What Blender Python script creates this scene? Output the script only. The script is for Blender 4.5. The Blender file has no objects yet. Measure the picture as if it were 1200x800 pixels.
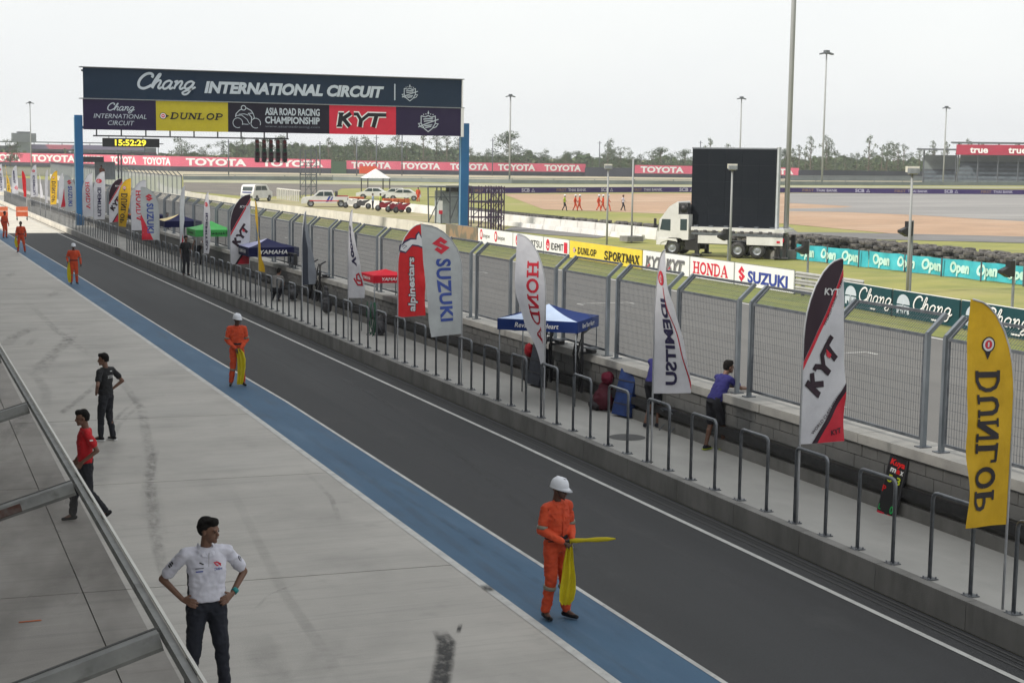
import bpy, bmesh, math, random
from mathutils import Vector, Matrix, noise
from mathutils.geometry import tessellate_polygon
random.seed(7)
SC = bpy.context.scene
COL = SC.collection
PI = math.pi
# ------------------------------------------------------------------ camera
HC = 5.6
YAW, PITCH, ROLL = math.radians(21.9), math.radians(6.84), math.radians(0.75)
FW = Vector((math.sin(YAW)*math.cos(PITCH), math.cos(YAW)*math.cos(PITCH), -math.sin(PITCH)))
RH = Vector((math.cos(YAW), -math.sin(YAW), 0))
UH = RH.cross(FW)
RV = RH*math.cos(ROLL)+UH*math.sin(ROLL)
UV = -RH*math.sin(ROLL)+UH*math.cos(ROLL)
cam_d = bpy.data.cameras.new('camera'); cam_d.lens = 54; cam_d.sensor_width = 36
cam_d.clip_start = 0.1; cam_d.clip_end = 6000
cam = bpy.data.objects.new('camera', cam_d); COL.objects.link(cam)
cam.matrix_world = Matrix(((RV.x, UV.x, -FW.x, 0), (RV.y, UV.y, -FW.y, 0), (RV.z, UV.z, -FW.z, HC), (0, 0, 0, 1)))
SC.camera = cam
# ------------------------------------------------------------------ light
SUN_EL, SUN_AZ = math.radians(40), math.radians(262)      # azimuth clockwise from +Y: the sun stands behind the pit building
world = bpy.data.worlds.new("World"); SC.world = world; world.use_nodes = True
nt = world.node_tree; nt.nodes.clear()
wo = nt.nodes.new('ShaderNodeOutputWorld'); bg = nt.nodes.new('ShaderNodeBackground')
sky = nt.nodes.new('ShaderNodeTexSky'); sky.sky_type = 'NISHITA'; sky.sun_disc = False
sky.sun_elevation = SUN_EL; sky.sun_rotation = SUN_AZ
sky.air_density = 1.2; sky.dust_density = 5.0; sky.ozone_density = 1.0
mixw = nt.nodes.new('ShaderNodeMix'); mixw.data_type = 'RGBA'
mixw.inputs[0].default_value = 0.88
# high thin overcast: a little cloud structure over the clear sky model
tc = nt.nodes.new('ShaderNodeTexCoord'); mp = nt.nodes.new('ShaderNodeMapping'); mp.inputs['Scale'].default_value = (1.2, 1.2, 4)
nz = nt.nodes.new('ShaderNodeTexNoise'); nz.inputs['Scale'].default_value = 1.6; nz.inputs['Detail'].default_value = 5
cr = nt.nodes.new('ShaderNodeValToRGB')
cr.color_ramp.elements[0].color = (7.9, 8.1, 8.2, 1); cr.color_ramp.elements[0].position = 0.3
cr.color_ramp.elements[1].color = (8.7, 8.85, 8.7, 1); cr.color_ramp.elements[1].position = 0.7
nt.links.new(tc.outputs['Generated'], mp.inputs[0]); nt.links.new(mp.outputs[0], nz.inputs[0]); nt.links.new(nz.outputs[0], cr.inputs[0])
nt.links.new(sky.outputs[0], mixw.inputs[6]); nt.links.new(cr.outputs[0], mixw.inputs[7])
nt.links.new(mixw.outputs[2], bg.inputs[0]); bg.inputs[1].default_value = 0.105
nt.links.new(bg.outputs[0], wo.inputs[0])
sd = bpy.data.lights.new('sun', 'SUN'); sd.energy = 2.9; sd.angle = math.radians(5); sd.color = (1, 0.94, 0.85)
so = bpy.data.objects.new('sun', sd); COL.objects.link(so)
sdir = Vector((math.sin(SUN_AZ)*math.cos(SUN_EL), math.cos(SUN_AZ)*math.cos(SUN_EL), math.sin(SUN_EL)))
so.rotation_euler = sdir.to_track_quat('Z', 'Y').to_euler(); so.location = (-30, 0, 60)
SC.view_settings.view_transform = 'Standard'; SC.view_settings.look = 'None'
SC.view_settings.exposure = 0.30; SC.view_settings.gamma = 1
SC.cycles.max_bounces = 6; SC.cycles.transparent_max_bounces = 24; SC.cycles.volume_bounces = 0

# ------------------------------------------------------------------ survey helpers: sight lines from the view point to places on real planes
def ray(px, py): return FW*1800+RV*(px-600)-UV*(py-400)
def G(px, py, z=0.0):
    d = ray(px, py); return Vector((0, 0, HC))+d*((z-HC)/d.z)
def AX(px, py, x):
    d = ray(px, py); return Vector((0, 0, HC))+d*(x/d.x)
def AY(px, py, y):
    d = ray(px, py); return Vector((0, 0, HC))+d*(y/d.y)
def bend(y): return -0.0105*max(0, y-28)

# ------------------------------------------------------------------ materials
def srgb(r, g, b):
    f = lambda c: (c/255/12.92 if c/255 <= 0.04045 else ((c/255+0.055)/1.055)**2.4)
    return (f(r), f(g), f(b))
MATS = {}
def mat(name, c1, c2=None, rough=0.8, scale=4, detail=4, metal=0, stretch=(1, 1, 1), bump=0, bscale=60, trans=0, lo=.35, hi=.65, emit=0, alpha=1, layers=(), spec=.5):
    """noise-mixed procedural material; layers = extra (colour, scale, stretch, lo, hi, amount) stains"""
    if name in MATS: return MATS[name]
    m = bpy.data.materials.new(name); m.use_nodes = True; n = m.node_tree; b = n.nodes['Principled BSDF']
    b.inputs['Roughness'].default_value = rough; b.inputs['Metallic'].default_value = metal
    b.inputs['Specular IOR Level'].default_value = spec
    c2 = c2 or tuple(x*0.85 for x in c1)
    geo = n.nodes.new('ShaderNodeTexCoord' if emit == -1 else 'ShaderNodeNewGeometry'); out = geo.outputs['Position'] if emit != -1 else geo.outputs['Object']
    def nzf(sc, st, lo, hi, det=4):
        mp = n.nodes.new('ShaderNodeMapping'); mp.inputs['Scale'].default_value = st
        t = n.nodes.new('ShaderNodeTexNoise'); t.inputs['Scale'].default_value = sc; t.inputs['Detail'].default_value = det; t.inputs['Roughness'].default_value = .6
        r = n.nodes.new('ShaderNodeMapRange'); r.inputs[1].default_value = lo; r.inputs[2].default_value = hi
        n.links.new(out, mp.inputs[0]); n.links.new(mp.outputs[0], t.inputs[0]); n.links.new(t.outputs[0], r.inputs[0])
        return r.outputs[0]
    mx = n.nodes.new('ShaderNodeMix'); mx.data_type = 'RGBA'
    mx.inputs[6].default_value = (*c1, 1); mx.inputs[7].default_value = (*c2, 1)
    n.links.new(nzf(scale, stretch, lo, hi, detail), mx.inputs[0]); last = mx.outputs[2]
    for (c, sc, st, l, h, amt) in layers:
        k = nzf(sc, st, l, h); mu = n.nodes.new('ShaderNodeMath'); mu.operation = 'MULTIPLY'; mu.inputs[1].default_value = amt
        n.links.new(k, mu.inputs[0]); m2 = n.nodes.new('ShaderNodeMix'); m2.data_type = 'RGBA'
        m2.inputs[7].default_value = (*c, 1); n.links.new(mu.outputs[0], m2.inputs[0]); n.links.new(last, m2.inputs[6]); last = m2.outputs[2]
    n.links.new(last, b.inputs['Base Color'])
    if bump:
        t = n.nodes.new('ShaderNodeTexNoise'); t.inputs['Scale'].default_value = bscale; t.inputs['Detail'].default_value = 3
        bp = n.nodes.new('ShaderNodeBump'); bp.inputs['Strength'].default_value = bump; bp.inputs['Distance'].default_value = 0.02
        n.links.new(out, t.inputs[0]); n.links.new(t.outputs[0], bp.inputs['Height']); n.links.new(bp.outputs[0], b.inputs['Normal'])
    if emit > 0:
        b.inputs['Emission Color'].default_value = (*c1, 1); b.inputs['Emission Strength'].default_value = emit
    if trans > 0:
        tr = n.nodes.new('ShaderNodeBsdfTranslucent'); ms = n.nodes.new('ShaderNodeMixShader'); ms.inputs[0].default_value = trans
        n.links.new(last, tr.inputs[0]); n.links.new(b.outputs[0], ms.inputs[1]); n.links.new(tr.outputs[0], ms.inputs[2])
        n.links.new(ms.outputs[0], n.nodes['Material Output'].inputs[0])
    MATS[name] = m
    return m
def flat(name, c, rough=.6, **k): return mat(name, c, tuple(x*.93 for x in c), rough=rough, scale=3, **k)

M_apron = mat('apron_concrete', (.45, .43, .40), (.38, .364, .34), .85, .8, 6, stretch=(.5, 1.0, 1), bump=.15, bscale=40,
    layers=[((.22, .212, .202), .45, (1.0, .7, 1), .50, .82, .55), ((.20, .195, .19), 1.7, (1, 1, 1), .60, .80, .35), ((.16, .155, .15), 30, (1, 1, 1), .68, .78, .5), ((.47, .455, .43), .3, (.5, 1.4, 1), .52, .75, .45), ((.27, .26, .25), 2.6, (.10, 2.6, 1), .53, .80, .5), ((.50, .48, .45), 4.5, (.12, 2.2, 1), .56, .8, .45), ((.22, .21, .20), 14, (.25, 1.5, 1), .58, .82, .4)])
M_joint = flat('joint_filler', (.10, .10, .10), .9)
M_lane = mat('pit_lane_asphalt', (.056, .057, .060), (.040, .041, .044), .9, 60, 3, bump=.5, bscale=180,
    layers=[((.075, .076, .078), .22, (1, .10, 1), .45, .70, .75), ((.034, .034, .036), .35, (2.2, .04, 1), .52, .75, .65), ((.09, .09, .088), 1.1, (1, .6, 1), .60, .78, .35), ((.14, .14, .135), 55, (1, 1, 1), .66, .74, .55), ((.022, .022, .024), 38, (1, 1, 1), .66, .74, .6)])
M_track = mat('track_asphalt', (.135, .132, .126), (.108, .106, .103), .9, 25, 3, bump=.2, bscale=120,
    layers=[((.175, .17, .16), .12, (1.2, .05, 1), .45, .7, .6), ((.075, .074, .073), .35, (1.0, .012, 1), .56, .78, .7)])
M_blue = mat('blue_lane_paint', (.048, .118, .205), (.038, .097, .175), .75, 1.2, 5, stretch=(1, .35, 1), bump=.3, bscale=150,
    layers=[((.12, .20, .30), .7, (2, .3, 1), .52, .8, .5), ((.045, .065, .09), 1.3, (2.5, .3, 1), .55, .8, .6), ((.035, .05, .07), 34, (1, 1, 1), .60, .72, .5), ((.16, .21, .26), 45, (1, 1, 1), .68, .76, .5)])
M_line = mat('white_line_paint', (.54, .54, .52), (.34, .34, .33), .7, 3, 6, lo=.4, hi=.8, layers=[((.2, .2, .2), 12, (1, 1, 1), .6, .75, .6), ((.25, .25, .24), .7, (1, 1, 1), .6, .75, .5)])
M_kerbc = mat('kerb_concrete', (.24, .235, .225), (.16, .158, .15), .9, 1.5, 5, stretch=(1, 1, .5), bump=.2, layers=[((.10, .10, .095), 2.5, (1, 1, .2), .55, .8, .6)])
M_plat = mat('platform_concrete', (.40, .395, .375), (.32, .315, .30), .85, .9, 6, stretch=(1, .5, 1), bump=.15, layers=[((.2, .2, .19), 1.4, (1, 1, 1), .6, .8, .5), ((.48, .47, .45), .5, (1, .4, 1), .55, .8, .5)])
M_cap = mat('wall_cap_concrete', (.40, .39, .365), (.30, .295, .28), .85, 2, 5, bump=.2, layers=[((.18, .175, .17), 3, (1, .5, 1), .6, .8, .5)])
M_block = mat('wall_block_concrete', (.185, .185, .18), (.155, .155, .152), .95, 3.5, 5, stretch=(1, .7, 1), bump=.4, layers=[((.09, .09, .09), 1.3, (1, 1, .3), .55, .8, .5), ((.27, .27, .26), 1, (1, .3, 1), .6, .8, .5)])
M_mortar = flat('wall_mortar', (.14, .14, .136), .95)
M_rubber = mat('black_rubber', (.018, .018, .019), (.03, .03, .031), .6, 10)
M_galv = mat('galvanised_steel', (.27, .29, .31), (.20, .215, .235), .45, 8, 4, metal=.35, stretch=(1, 1, .3))
M_galvd = mat('weathered_steel', (.14, .155, .175), (.085, .095, .11), .5, 8, 4, metal=.3)
M_hoop = mat('hoop_steel', (.20, .215, .235), (.13, .14, .155), .35, 6, 4, metal=.45)
M_grass = mat('verge_grass', (.20, .215, .055), (.135, .165, .042), 1, .9, 6, stretch=(1, .4, 1), bump=.6, bscale=30,
    layers=[((.30, .27, .10), .12, (1, .35, 1), .45, .65, .7), ((.10, .14, .04), .4, (1, .5, 1), .55, .75, .6), ((.34, .29, .15), 1.8, (1, .4, 1), .6, .75, .5)])
M_grass2 = mat('infield_grass', (.29, .28, .075), (.20, .215, .055), 1, .5, 6, stretch=(.5, 1, 1), bump=.6, bscale=20,
    layers=[((.36, .30, .14), .10, (.5, 1, 1), .5, .7, .7), ((.12, .15, .05), .25, (1, 1, 1), .55, .75, .5)])
M_gravel = mat('gravel', (.43, .28, .18), (.33, .22, .145), 1, .35, 6, stretch=(.6, 1, 1), bump=.5, bscale=15, layers=[((.52, .40, .30), .06, (.4, 1, 1), .5, .7, .6), ((.24, .19, .15), .13, (.4, 1, 1), .58, .75, .5), ((.3, .22, .16), 6, (1, 1, 1), .55, .7, .4)])
M_road = mat('service_road_asphalt', (.17, .165, .16), (.13, .128, .125), .9, .5, 4, layers=[((.22, .21, .2), .06, (1, 1, 1), .5, .7, .6)])
M_runoff = mat('runoff_asphalt', (.265, .255, .245), (.20, .195, .19), .9, .08, 6, stretch=(.3, 1, 1), layers=[((.36, .35, .33), .10, (.25, 1.5, 1), .5, .7, .6), ((.14, .135, .13), .12, (.2, 1.3, 1), .56, .75, .6)])
M_dry = mat('dry_soil', (.44, .38, .28), (.33, .30, .20), 1, .08, 6, layers=[((.25, .24, .12), .15, (1, 1, 1), .5, .7, .6)])
M_barr = mat('barrier_concrete', (.62, .585, .51), (.48, .455, .40), .85, .7, 5, bump=.1, layers=[((.30, .28, .25), 1.2, (1, 1, .3), .6, .8, .6), ((.24, .22, .2), 6, (1, 1, .3), .64, .8, .5)])
M_barrw = mat('barrier_white_paint', (.74, .73, .70), (.60, .59, .56), .7, 1, 5, layers=[((.32, .30, .27), 2, (1, 1, .4), .6, .8, .6)])
M_white = mat('white_paint', (.78, .78, .78), (.70, .70, .70), .4, 2)
M_black = flat('black_paint', (.015, .015, .017), .5)
M_dark = flat('dark_grey_paint', (.05, .05, .055), .6)
M_leg = M_galv

M_mast = mat('mast_grey', (.34, .35, .355), (.28, .29, .295), .6, 1.5, stretch=(1, 1, .2))
M_rail = mat('guard_rail_steel', (.46, .46, .45), (.36, .36, .35), .5, 3, metal=.2)
# ------------------------------------------------------------------ object helpers
def tag(o, label=None, cat=None, group=None, kind=None):
    if label: o['label'] = label
    if cat: o['category'] = cat
    if group: o['group'] = group
    if kind: o['kind'] = kind
    return o
def empty(name, loc, label, cat, group=None, rz=0):
    o = bpy.data.objects.new(name, None); COL.objects.link(o); o.location = loc; o.rotation_euler = (0, 0, rz); o.empty_display_size = .2
    return tag(o, label, cat, group)
def copy_tree(o, parent=None):
    c = o.copy(); COL.objects.link(c)
    if parent: c.parent = parent
    for ch in CH.get(o.name, []): CH.setdefault(c.name, []).append(copy_tree(ch, c))
    return c
CH = {}
def link(name, me, parent=None, kind=None):
    o = bpy.data.objects.new(name, me); COL.objects.link(o)
    if parent:
        o.parent = parent; CH.setdefault(parent.name, []).append(o)
    if kind: o['kind'] = kind
    return o
class MB:
    """collects shapes for ONE mesh"""
    def __init__(s): s.v = []; s.f = []; s.m = []; s.mats = []; s.sm = []
    def mi(s, m):
        if m not in s.mats: s.mats.append(m)
        return s.mats.index(m)
    def add(s, vs, fs, m, smooth=False):
        o = len(s.v); s.v += [tuple(v) for v in vs]; s.f += [tuple(i+o for i in f) for f in fs]; s.m += [s.mi(m)]*len(fs); s.sm += [smooth]*len(fs); return s
    def box(s, c, d, m, rz=0, mtx=None):
        x, y, z = d[0]/2, d[1]/2, d[2]/2
        vs = [Vector(p) for p in ((-x, -y, -z), (x, -y, -z), (x, y, -z), (-x, y, -z), (-x, -y, z), (x, -y, z), (x, y, z), (-x, y, z))]
        if rz: R_ = Matrix.Rotation(rz, 3, 'Z'); vs = [R_ @ v for v in vs]
        if mtx: vs = [mtx @ v for v in vs]
        vs = [v+Vector(c) for v in vs]
        return s.add(vs, [(0, 3, 2, 1), (4, 5, 6, 7), (0, 1, 5, 4), (1, 2, 6, 5), (2, 3, 7, 6), (3, 0, 4, 7)], m)
    def bar(s, p, q, w, h, m, up=(0, 0, 1)):
        p, q = Vector(p), Vector(q); d = (q-p); L = d.length
        if L < 1e-6: return s
        d.normalize(); u = Vector(up)
        if abs(d.dot(u)) > .98: u = Vector((1, 0, 0))
        r = d.cross(u).normalized(); u = r.cross(d).normalized()
        vs = []
        for e in (p, q):
            for a, b in ((-1, -1), (1, -1), (1, 1), (-1, 1)): vs.append(e+r*(a*w/2)+u*(b*h/2))
        return s.add(vs, [(0, 1, 2, 3), (7, 6, 5, 4), (0, 4, 5, 1), (1, 5, 6, 2), (2, 6, 7, 3), (3, 7, 4, 0)], m)
    def tube(s, path, r, m, n=8, caps=True, smooth=True):
        path = [Vector(p) for p in path]; rr = r if isinstance(r, (list, tuple)) else [r]*len(path)
        vs = []; prev = None
        for i, p in enumerate(path):
            d = (path[min(i+1, len(path)-1)]-path[max(i-1, 0)]).normalized()
            if prev is None:
                u = Vector((0, 0, 1)) if abs(d.z) < .9 else Vector((1, 0, 0)); a = d.cross(u).normalized()
            else: a = (prev-d*prev.dot(d)).normalized()
            prev = a; b = d.cross(a)
            for k in range(n):
                t = 2*PI*k/n; vs.append(p+a*(rr[i]*math.cos(t))+b*(rr[i]*math.sin(t)))
        fs = [(i*n+k, i*n+(k+1) % n, (i+1)*n+(k+1) % n, (i+1)*n+k) for i in range(len(path)-1) for k in range(n)]
        s.add(vs, fs, m, smooth)
        if caps: s.add([], [], m); s.cap(len(s.v)-len(vs), n, m, True); s.cap(len(s.v)-n, n, m, False)
        return s
    def cap(s, start, n, m, rev):
        f = tuple(range(start, start+n)); s.f.append(f[::-1] if rev else f); s.m.append(s.mi(m)); s.sm.append(False)
    def lathe(s, prof, m, n=16, axis='Z', c=(0, 0, 0), smooth=True):
        vs = []
        for r, h in prof:
            for k in range(n):
                t = 2*PI*k/n; a, b = r*math.cos(t), r*math.sin(t)
                vs.append({'Z': (a, b, h), 'Y': (a, h, b), 'X': (h, a, b)}[axis])
        vs = [Vector(v)+Vector(c) for v in vs]
        fs = [(i*n+k, i*n+(k+1) % n, (i+1)*n+(k+1) % n, (i+1)*n+k) for i in range(len(prof)-1) for k in range(n)]
        return s.add(vs, fs, m, smooth)
    def prism(s, pts, h0, h1, m, axis='Z', c=(0, 0, 0)):
        """2D outline pushed from h0 to h1 along an axis"""
        n = len(pts); f3 = {'Z': lambda a, b, h: (a, b, h), 'Y': lambda a, b, h: (a, h, b), 'X': lambda a, b, h: (h, a, b)}[axis]
        vs = [Vector(f3(a, b, h))+Vector(c) for h in (h0, h1) for a, b in pts]
        tri = tessellate_polygon([[Vector((a, b, 0)) for a, b in pts]])
        fs = [tuple(t) for t in tri]+[tuple(i+n for i in t)[::-1] for t in tri]+[(i, (i+1) % n, n+(i+1) % n, n+i) for i in range(n)]
        return s.add(vs, fs, m)
    def sheet(s, pts, m):
        return s.add(pts, [tuple(range(len(pts)))], m)
    def mesh(s, name):
        me = bpy.data.meshes.new(name); me.from_pydata(s.v, [], s.f)
        for m in s.mats: me.materials.append(m)
        me.polygons.foreach_set('material_index', s.m); me.polygons.foreach_set('use_smooth', s.sm); me.update(); return me
    def build(s, name, parent=None, kind=None, loc=None, rz=0):
        o = link(name, s.mesh(name), parent, kind)
        if loc is not None: o.location = loc
        if rz: o.rotation_euler = (0, 0, rz)
        return o

# ------------------------------------------------------------------ flat print: lettering and emblems as real thin shapes
TMP = bpy.data.scenes.new('tmp')
TXT = {}
def eval_mesh(o):
    TMP.collection.objects.link(o); TMP.view_layers[0].update(); dg = TMP.view_layers[0].depsgraph
    return bpy.data.meshes.new_from_object(o.evaluated_get(dg), depsgraph=dg)
def text2d(s, bold=.0, shear=0, space=1.0):
    """outline letters of the built-in font, normalised to cap height 1; returns verts, faces, width"""
    key = (s, bold, shear, space)
    if key in TXT: return TXT[key]
    cu = bpy.data.curves.new('t', 'FONT'); cu.body = s; cu.size = 1; cu.offset = bold; cu.shear = shear; cu.space_character = space; cu.resolution_u = 3
    o = bpy.data.objects.new('t', cu)
    me = eval_mesh(o)
    vs = [(v.co.x, v.co.y) for v in me.vertices]; fs = [tuple(p.vertices) for p in me.polygons]
    bpy.data.objects.remove(o); bpy.data.curves.remove(cu); bpy.data.meshes.remove(me)
    k = 1/.729
    vs = [(x*k, y*k) for x, y in vs]; x0 = min(v[0] for v in vs); x1 = max(v[0] for v in vs)
    vs = [(x-x0, y) for x, y in vs]
    TXT[key] = (vs, fs, x1-x0); return TXT[key]
SERIF = {  # heavy slab letters as strokes: (points, width); cell about 0.86 wide
 'H': [([(.17, 0), (.17, 1)], .2), ([(.69, 0), (.69, 1)], .2), ([(.2, .5), (.66, .5)], .12)]+[([(x-.19, y), (x+.19, y)], .1) for x in (.19, .67) for y in (.05, .95)],
 'O': [([(.43+.32*math.cos(t), .5+.43*math.sin(t)) for t in [k*PI/9 for k in range(19)]], .17)],
 'N': [([(.15, 0), (.15, 1)], .13), ([(.70, 0), (.70, 1)], .13), ([(.17, .95), (.68, .05)], .22), ([(0, .95), (.26, .95)], .1), ([(0, .05), (.32, .05)], .1), ([(.54, .95), (.86, .95)], .1)],
 'D': [([(.17, 0), (.17, 1)], .2), ([(.02, .95), (.4, .95), (.62, .84), (.72, .6), (.72, .4), (.62, .16), (.4, .05), (.02, .05)], .14)],
 'A': [([(.1, .03), (.42, .97)], .1), ([(.42, .97), (.74, .03)], .22), ([(.2, .32), (.62, .32)], .09), ([(0, .05), (.24, .05)], .1), ([(.58, .05), (.88, .05)], .1)],
 'U': [([(.17, .95), (.17, .3), (.24, .12), (.42, .05), (.6, .12), (.68, .3), (.68, .95)], .16), ([(0, .95), (.34, .95)], .1), ([(.54, .95), (.84, .95)], .1)],
 'L': [([(.2, 0), (.2, 1)], .2), ([(.03, .95), (.4, .95)], .1), ([(.03, .06), (.72, .06)], .12), ([(.7, .03), (.7, .3)], .1)],
 'P': [([(.2, 0), (.2, 1)], .2), ([(.03, .95), (.45, .95), (.66, .85), (.7, .7), (.64, .54), (.45, .46), (.2, .46)], .14), ([(.03, .05), (.4, .05)], .1)],
 'S': [([(.68, .72), (.62, .9), (.42, .96), (.2, .9), (.13, .74), (.2, .6), (.6, .42), (.7, .26), (.6, .08), (.4, .04), (.18, .1), (.12, .3)], .16)],
 'R': [([(.2, 0), (.2, 1)], .2), ([(.03, .95), (.45, .95), (.66, .85), (.7, .72), (.62, .56), (.45, .5), (.2, .5)], .13), ([(.4, .48), (.7, .04), (.84, .04)], .18), ([(.03, .05), (.4, .05)], .1)],
 'T': [([(.4, 0), (.4, 1)], .2), ([(.03, .94), (.77, .94)], .12), ([(.04, .95), (.04, .72)], .08), ([(.76, .95), (.76, .72)], .08), ([(.22, .05), (.58, .05)], .1)],
 'M': [([(.15, 0), (.15, 1)], .13), ([(.85, 0), (.85, 1)], .17), ([(.17, .95), (.5, .1)], .2), ([(.5, .1), (.82, .95)], .12), ([(0, .05), (.3, .05)], .1), ([(.66, .05), (1, .05)], .1), ([(0, .95), (.2, .95)], .1), ([(.8, .95), (1, .95)], .1)],
 'X': [([(.08, .95), (.72, .05)], .22), ([(.7, .95), (.1, .05)], .11), ([(0, .95), (.3, .95)], .1), ([(.52, .95), (.84, .95)], .1), ([(0, .05), (.26, .05)], .1), ([(.52, .05), (.84, .05)], .1)],
 ' ': []}
SCRIPT = {  # flowing brush letters, slanted when drawn
 'C': ([([(.72, .78), (.74, .95), (.58, 1.08), (.34, 1.0), (.14, .72), (.08, .38), (.18, .1), (.42, .0), (.66, .12), (.8, .26)], .15)], .80),
 'h': ([([(.0, .1), (.1, .55), (.24, 1.0), (.33, 1.06), (.34, .94), (.2, .5), (.1, .02)], .11), ([(.12, .25), (.28, .55), (.42, .6), (.46, .46), (.4, .14), (.48, .02), (.6, .14)], .12)], .58),
 'a': ([([(.48, .5), (.34, .6), (.14, .48), (.06, .22), (.14, .02), (.3, .06), (.44, .3), (.5, .56)], .12), ([(.5, .56), (.44, .16), (.5, .02), (.64, .14)], .12)], .62),
 'n': ([([(.02, .5), (.14, .58), (.12, .3), (.08, .02)], .12), ([(.1, .22), (.28, .54), (.4, .58), (.44, .44), (.38, .14), (.46, .02), (.6, .14)], .12)], .58),
 'g': ([([(.48, .5), (.34, .6), (.14, .48), (.06, .24), (.14, .06), (.3, .1), (.44, .3), (.52, .56)], .12), ([(.52, .56), (.44, .05), (.32, -.28), (.14, -.36), (.02, -.24), (.16, -.1), (.5, .06), (.66, .2)], .11)], .66)}
BLOCKY = {'K': [([(.14, 0), (.14, 1)], .24), ([(.2, .5), (.62, .97)], .22), ([(.3, .55), (.66, .03)], .22), ([(0, .95), (.28, .95)], .1), ([(0, .05), (.28, .05)], .1)],
 'Y': [([(.04, .92), (.22, .92), (.44, .5), (.44, .5)], .18), ([(.82, .96), (.44, .45)], .18), ([(.44, .5), (.44, .0)], .24)],
 'T': [([(.0, .9), (.95, .9)], .2), ([(.46, .9), (.38, 0)], .24)]}
class Print:
    def __init__(s, fmap, maxlen=None): s.fm = fmap; s.b = MB(); s.k = 0; s.maxlen = maxlen; s.T = [(1, 0, 0, 0, 1, 0)]
    def push(s, a=1, b=0, tx=0, c=0, d=1, ty=0): s.T.append((a, b, tx, c, d, ty)); return s      # x' = a x + b y + tx ; y' = c x + d y + ty
    def place(s, x, y, size=1, ang=0, mirror=False, sx=1, shear=0):
        co, si = math.cos(ang)*size, math.sin(ang)*size; mx = -1 if mirror else 1
        a, b, c, d = co*sx, -si*mx+co*sx*shear, si*sx, co*mx+si*sx*shear
        return s.push(a, b, x, c, d, y)
    def pop(s): s.T.pop(); return s
    def tf(s, p):
        x, y = p
        for (a, b, tx, c, d, ty) in reversed(s.T): x, y = a*x+b*y+tx, c*x+d*y+ty
        return x, y
    def faces(s, vs, fs, m, layer=None):
        s.k += 1; L = s.k if layer is None else layer
        pts = [s.tf(p) for p in vs]
        if s.maxlen:
            bm = bmesh.new(); bv = [bm.verts.new((x, y, 0)) for x, y in pts]
            for f in fs:
                try: bm.faces.new([bv[i] for i in f])
                except ValueError: pass
            bmesh.ops.triangulate(bm, faces=bm.faces[:])
            for _ in range(5):
                es = [e for e in bm.edges if e.calc_length() > s.maxlen]
                if not es: break
                bmesh.ops.subdivide_edges(bm, edges=es, cuts=1); bmesh.ops.triangulate(bm, faces=bm.faces[:])
            bm.verts.index_update(); pts = [(v.co.x, v.co.y) for v in bm.verts]; fs = [tuple(v.index for v in f.verts) for f in bm.faces]; bm.free()
        s.b.add([s.fm(x, y, L) for x, y in pts], fs, m); return s
    def poly(s, pts, m, layer=None):
        tri = tessellate_polygon([[Vector((a, b, 0)) for a, b in pts]]); return s.faces(pts, [tuple(t) for t in tri], m, layer)
    def circle(s, x, y, r, m, ry=None, n=20): return s.poly([(x+r*math.cos(2*PI*k/n), y+(ry or r)*math.sin(2*PI*k/n)) for k in range(n)], m)
    def stroke(s, pts, w, m, layer=None):
        P_ = [Vector((a, b)) for a, b in pts]; P_ = [p for i, p in enumerate(P_) if i == 0 or (p-P_[i-1]).length > 1e-5]; vs = []
        for i, p in enumerate(P_):
            d0 = (P_[i]-P_[i-1]).normalized() if i else (P_[1]-P_[0]).normalized(); d1 = (P_[i+1]-P_[i]).normalized() if i < len(P_)-1 else d0
            d = d0+d1
            if d.length < .2: d = d0.copy()
            d.normalize(); n = Vector((-d.y, d.x)); k = 1/max(.6, n.dot(Vector((-d0.y, d0.x))))
            vs += [p+n*(w/2*k), p-n*(w/2*k)]
        return s.faces([(v.x, v.y) for v in vs], [(2*i, 2*i+1, 2*i+3, 2*i+2) for i in range(len(P_)-1)], m, layer)
    def text(s, t, x, y, h, m, bold=.0, shear=0, w=None, space=1.0, center=False):
        vs, fs, W = text2d(t, bold, shear, space); sx = (w/W) if w else h
        if center: x -= W*sx/2
        return s.faces([(x+a*sx, y+b*h) for a, b in vs], fs, m)
    def glyphs(s, font, t, x, y, h, w, m, shear=0, extra=0, adv=.98, thick=1):
        """strokes letters; w = total width"""
        L = s.k+1; n = len(t); cell = w/n
        for i, ch in enumerate(t):
            for j, (pts, wd) in enumerate(font[ch]):
                fx = cell*adv/.86; asp = (fx+h)/2
                s.stroke([(x+i*cell+a*fx+shear*b*h, y+b*h) for a, b in pts], (wd*thick+extra)*asp, m, layer=L+j*.25)
        s.k = L+3; return s
    def script(s, t, x, y, h, m, shear=.25, thick=1, sx=1):
        for ch in t:
            st, adv = SCRIPT[ch]
            for pts, wd in st:
                q = []
                for i in range(len(pts)-1):     # smooth the brush line
                    p0, p1, p2, p3 = pts[max(i-1, 0)], pts[i], pts[i+1], pts[min(i+2, len(pts)-1)]
                    for k in range(3):
                        u = k/3; q.append(tuple(.5*((2*p1[a])+(-p0[a]+p2[a])*u+(2*p0[a]-5*p1[a]+4*p2[a]-p3[a])*u*u+(-p0[a]+3*p1[a]-3*p2[a]+p3[a])*u**3) for a in (0, 1)))
                q.append(pts[-1])
                s.stroke([(x+a*h*sx+shear*b*h, y+b*h) for a, b in q], wd*h*thick, m)
            x += adv*h*sx
        return x
    def suzuki_s(s, x, y, w, h, m):
        pts = [(0, .62), (.5, 1), (.88, .72), (.70, .58), (.5, .73), (.42, .66), (1, .38), (.5, 0), (.12, .28), (.30, .42), (.5, .27), (.58, .34)]
        return s.poly([(x+a*w, y+b*h) for a, b in pts], m)
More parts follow.
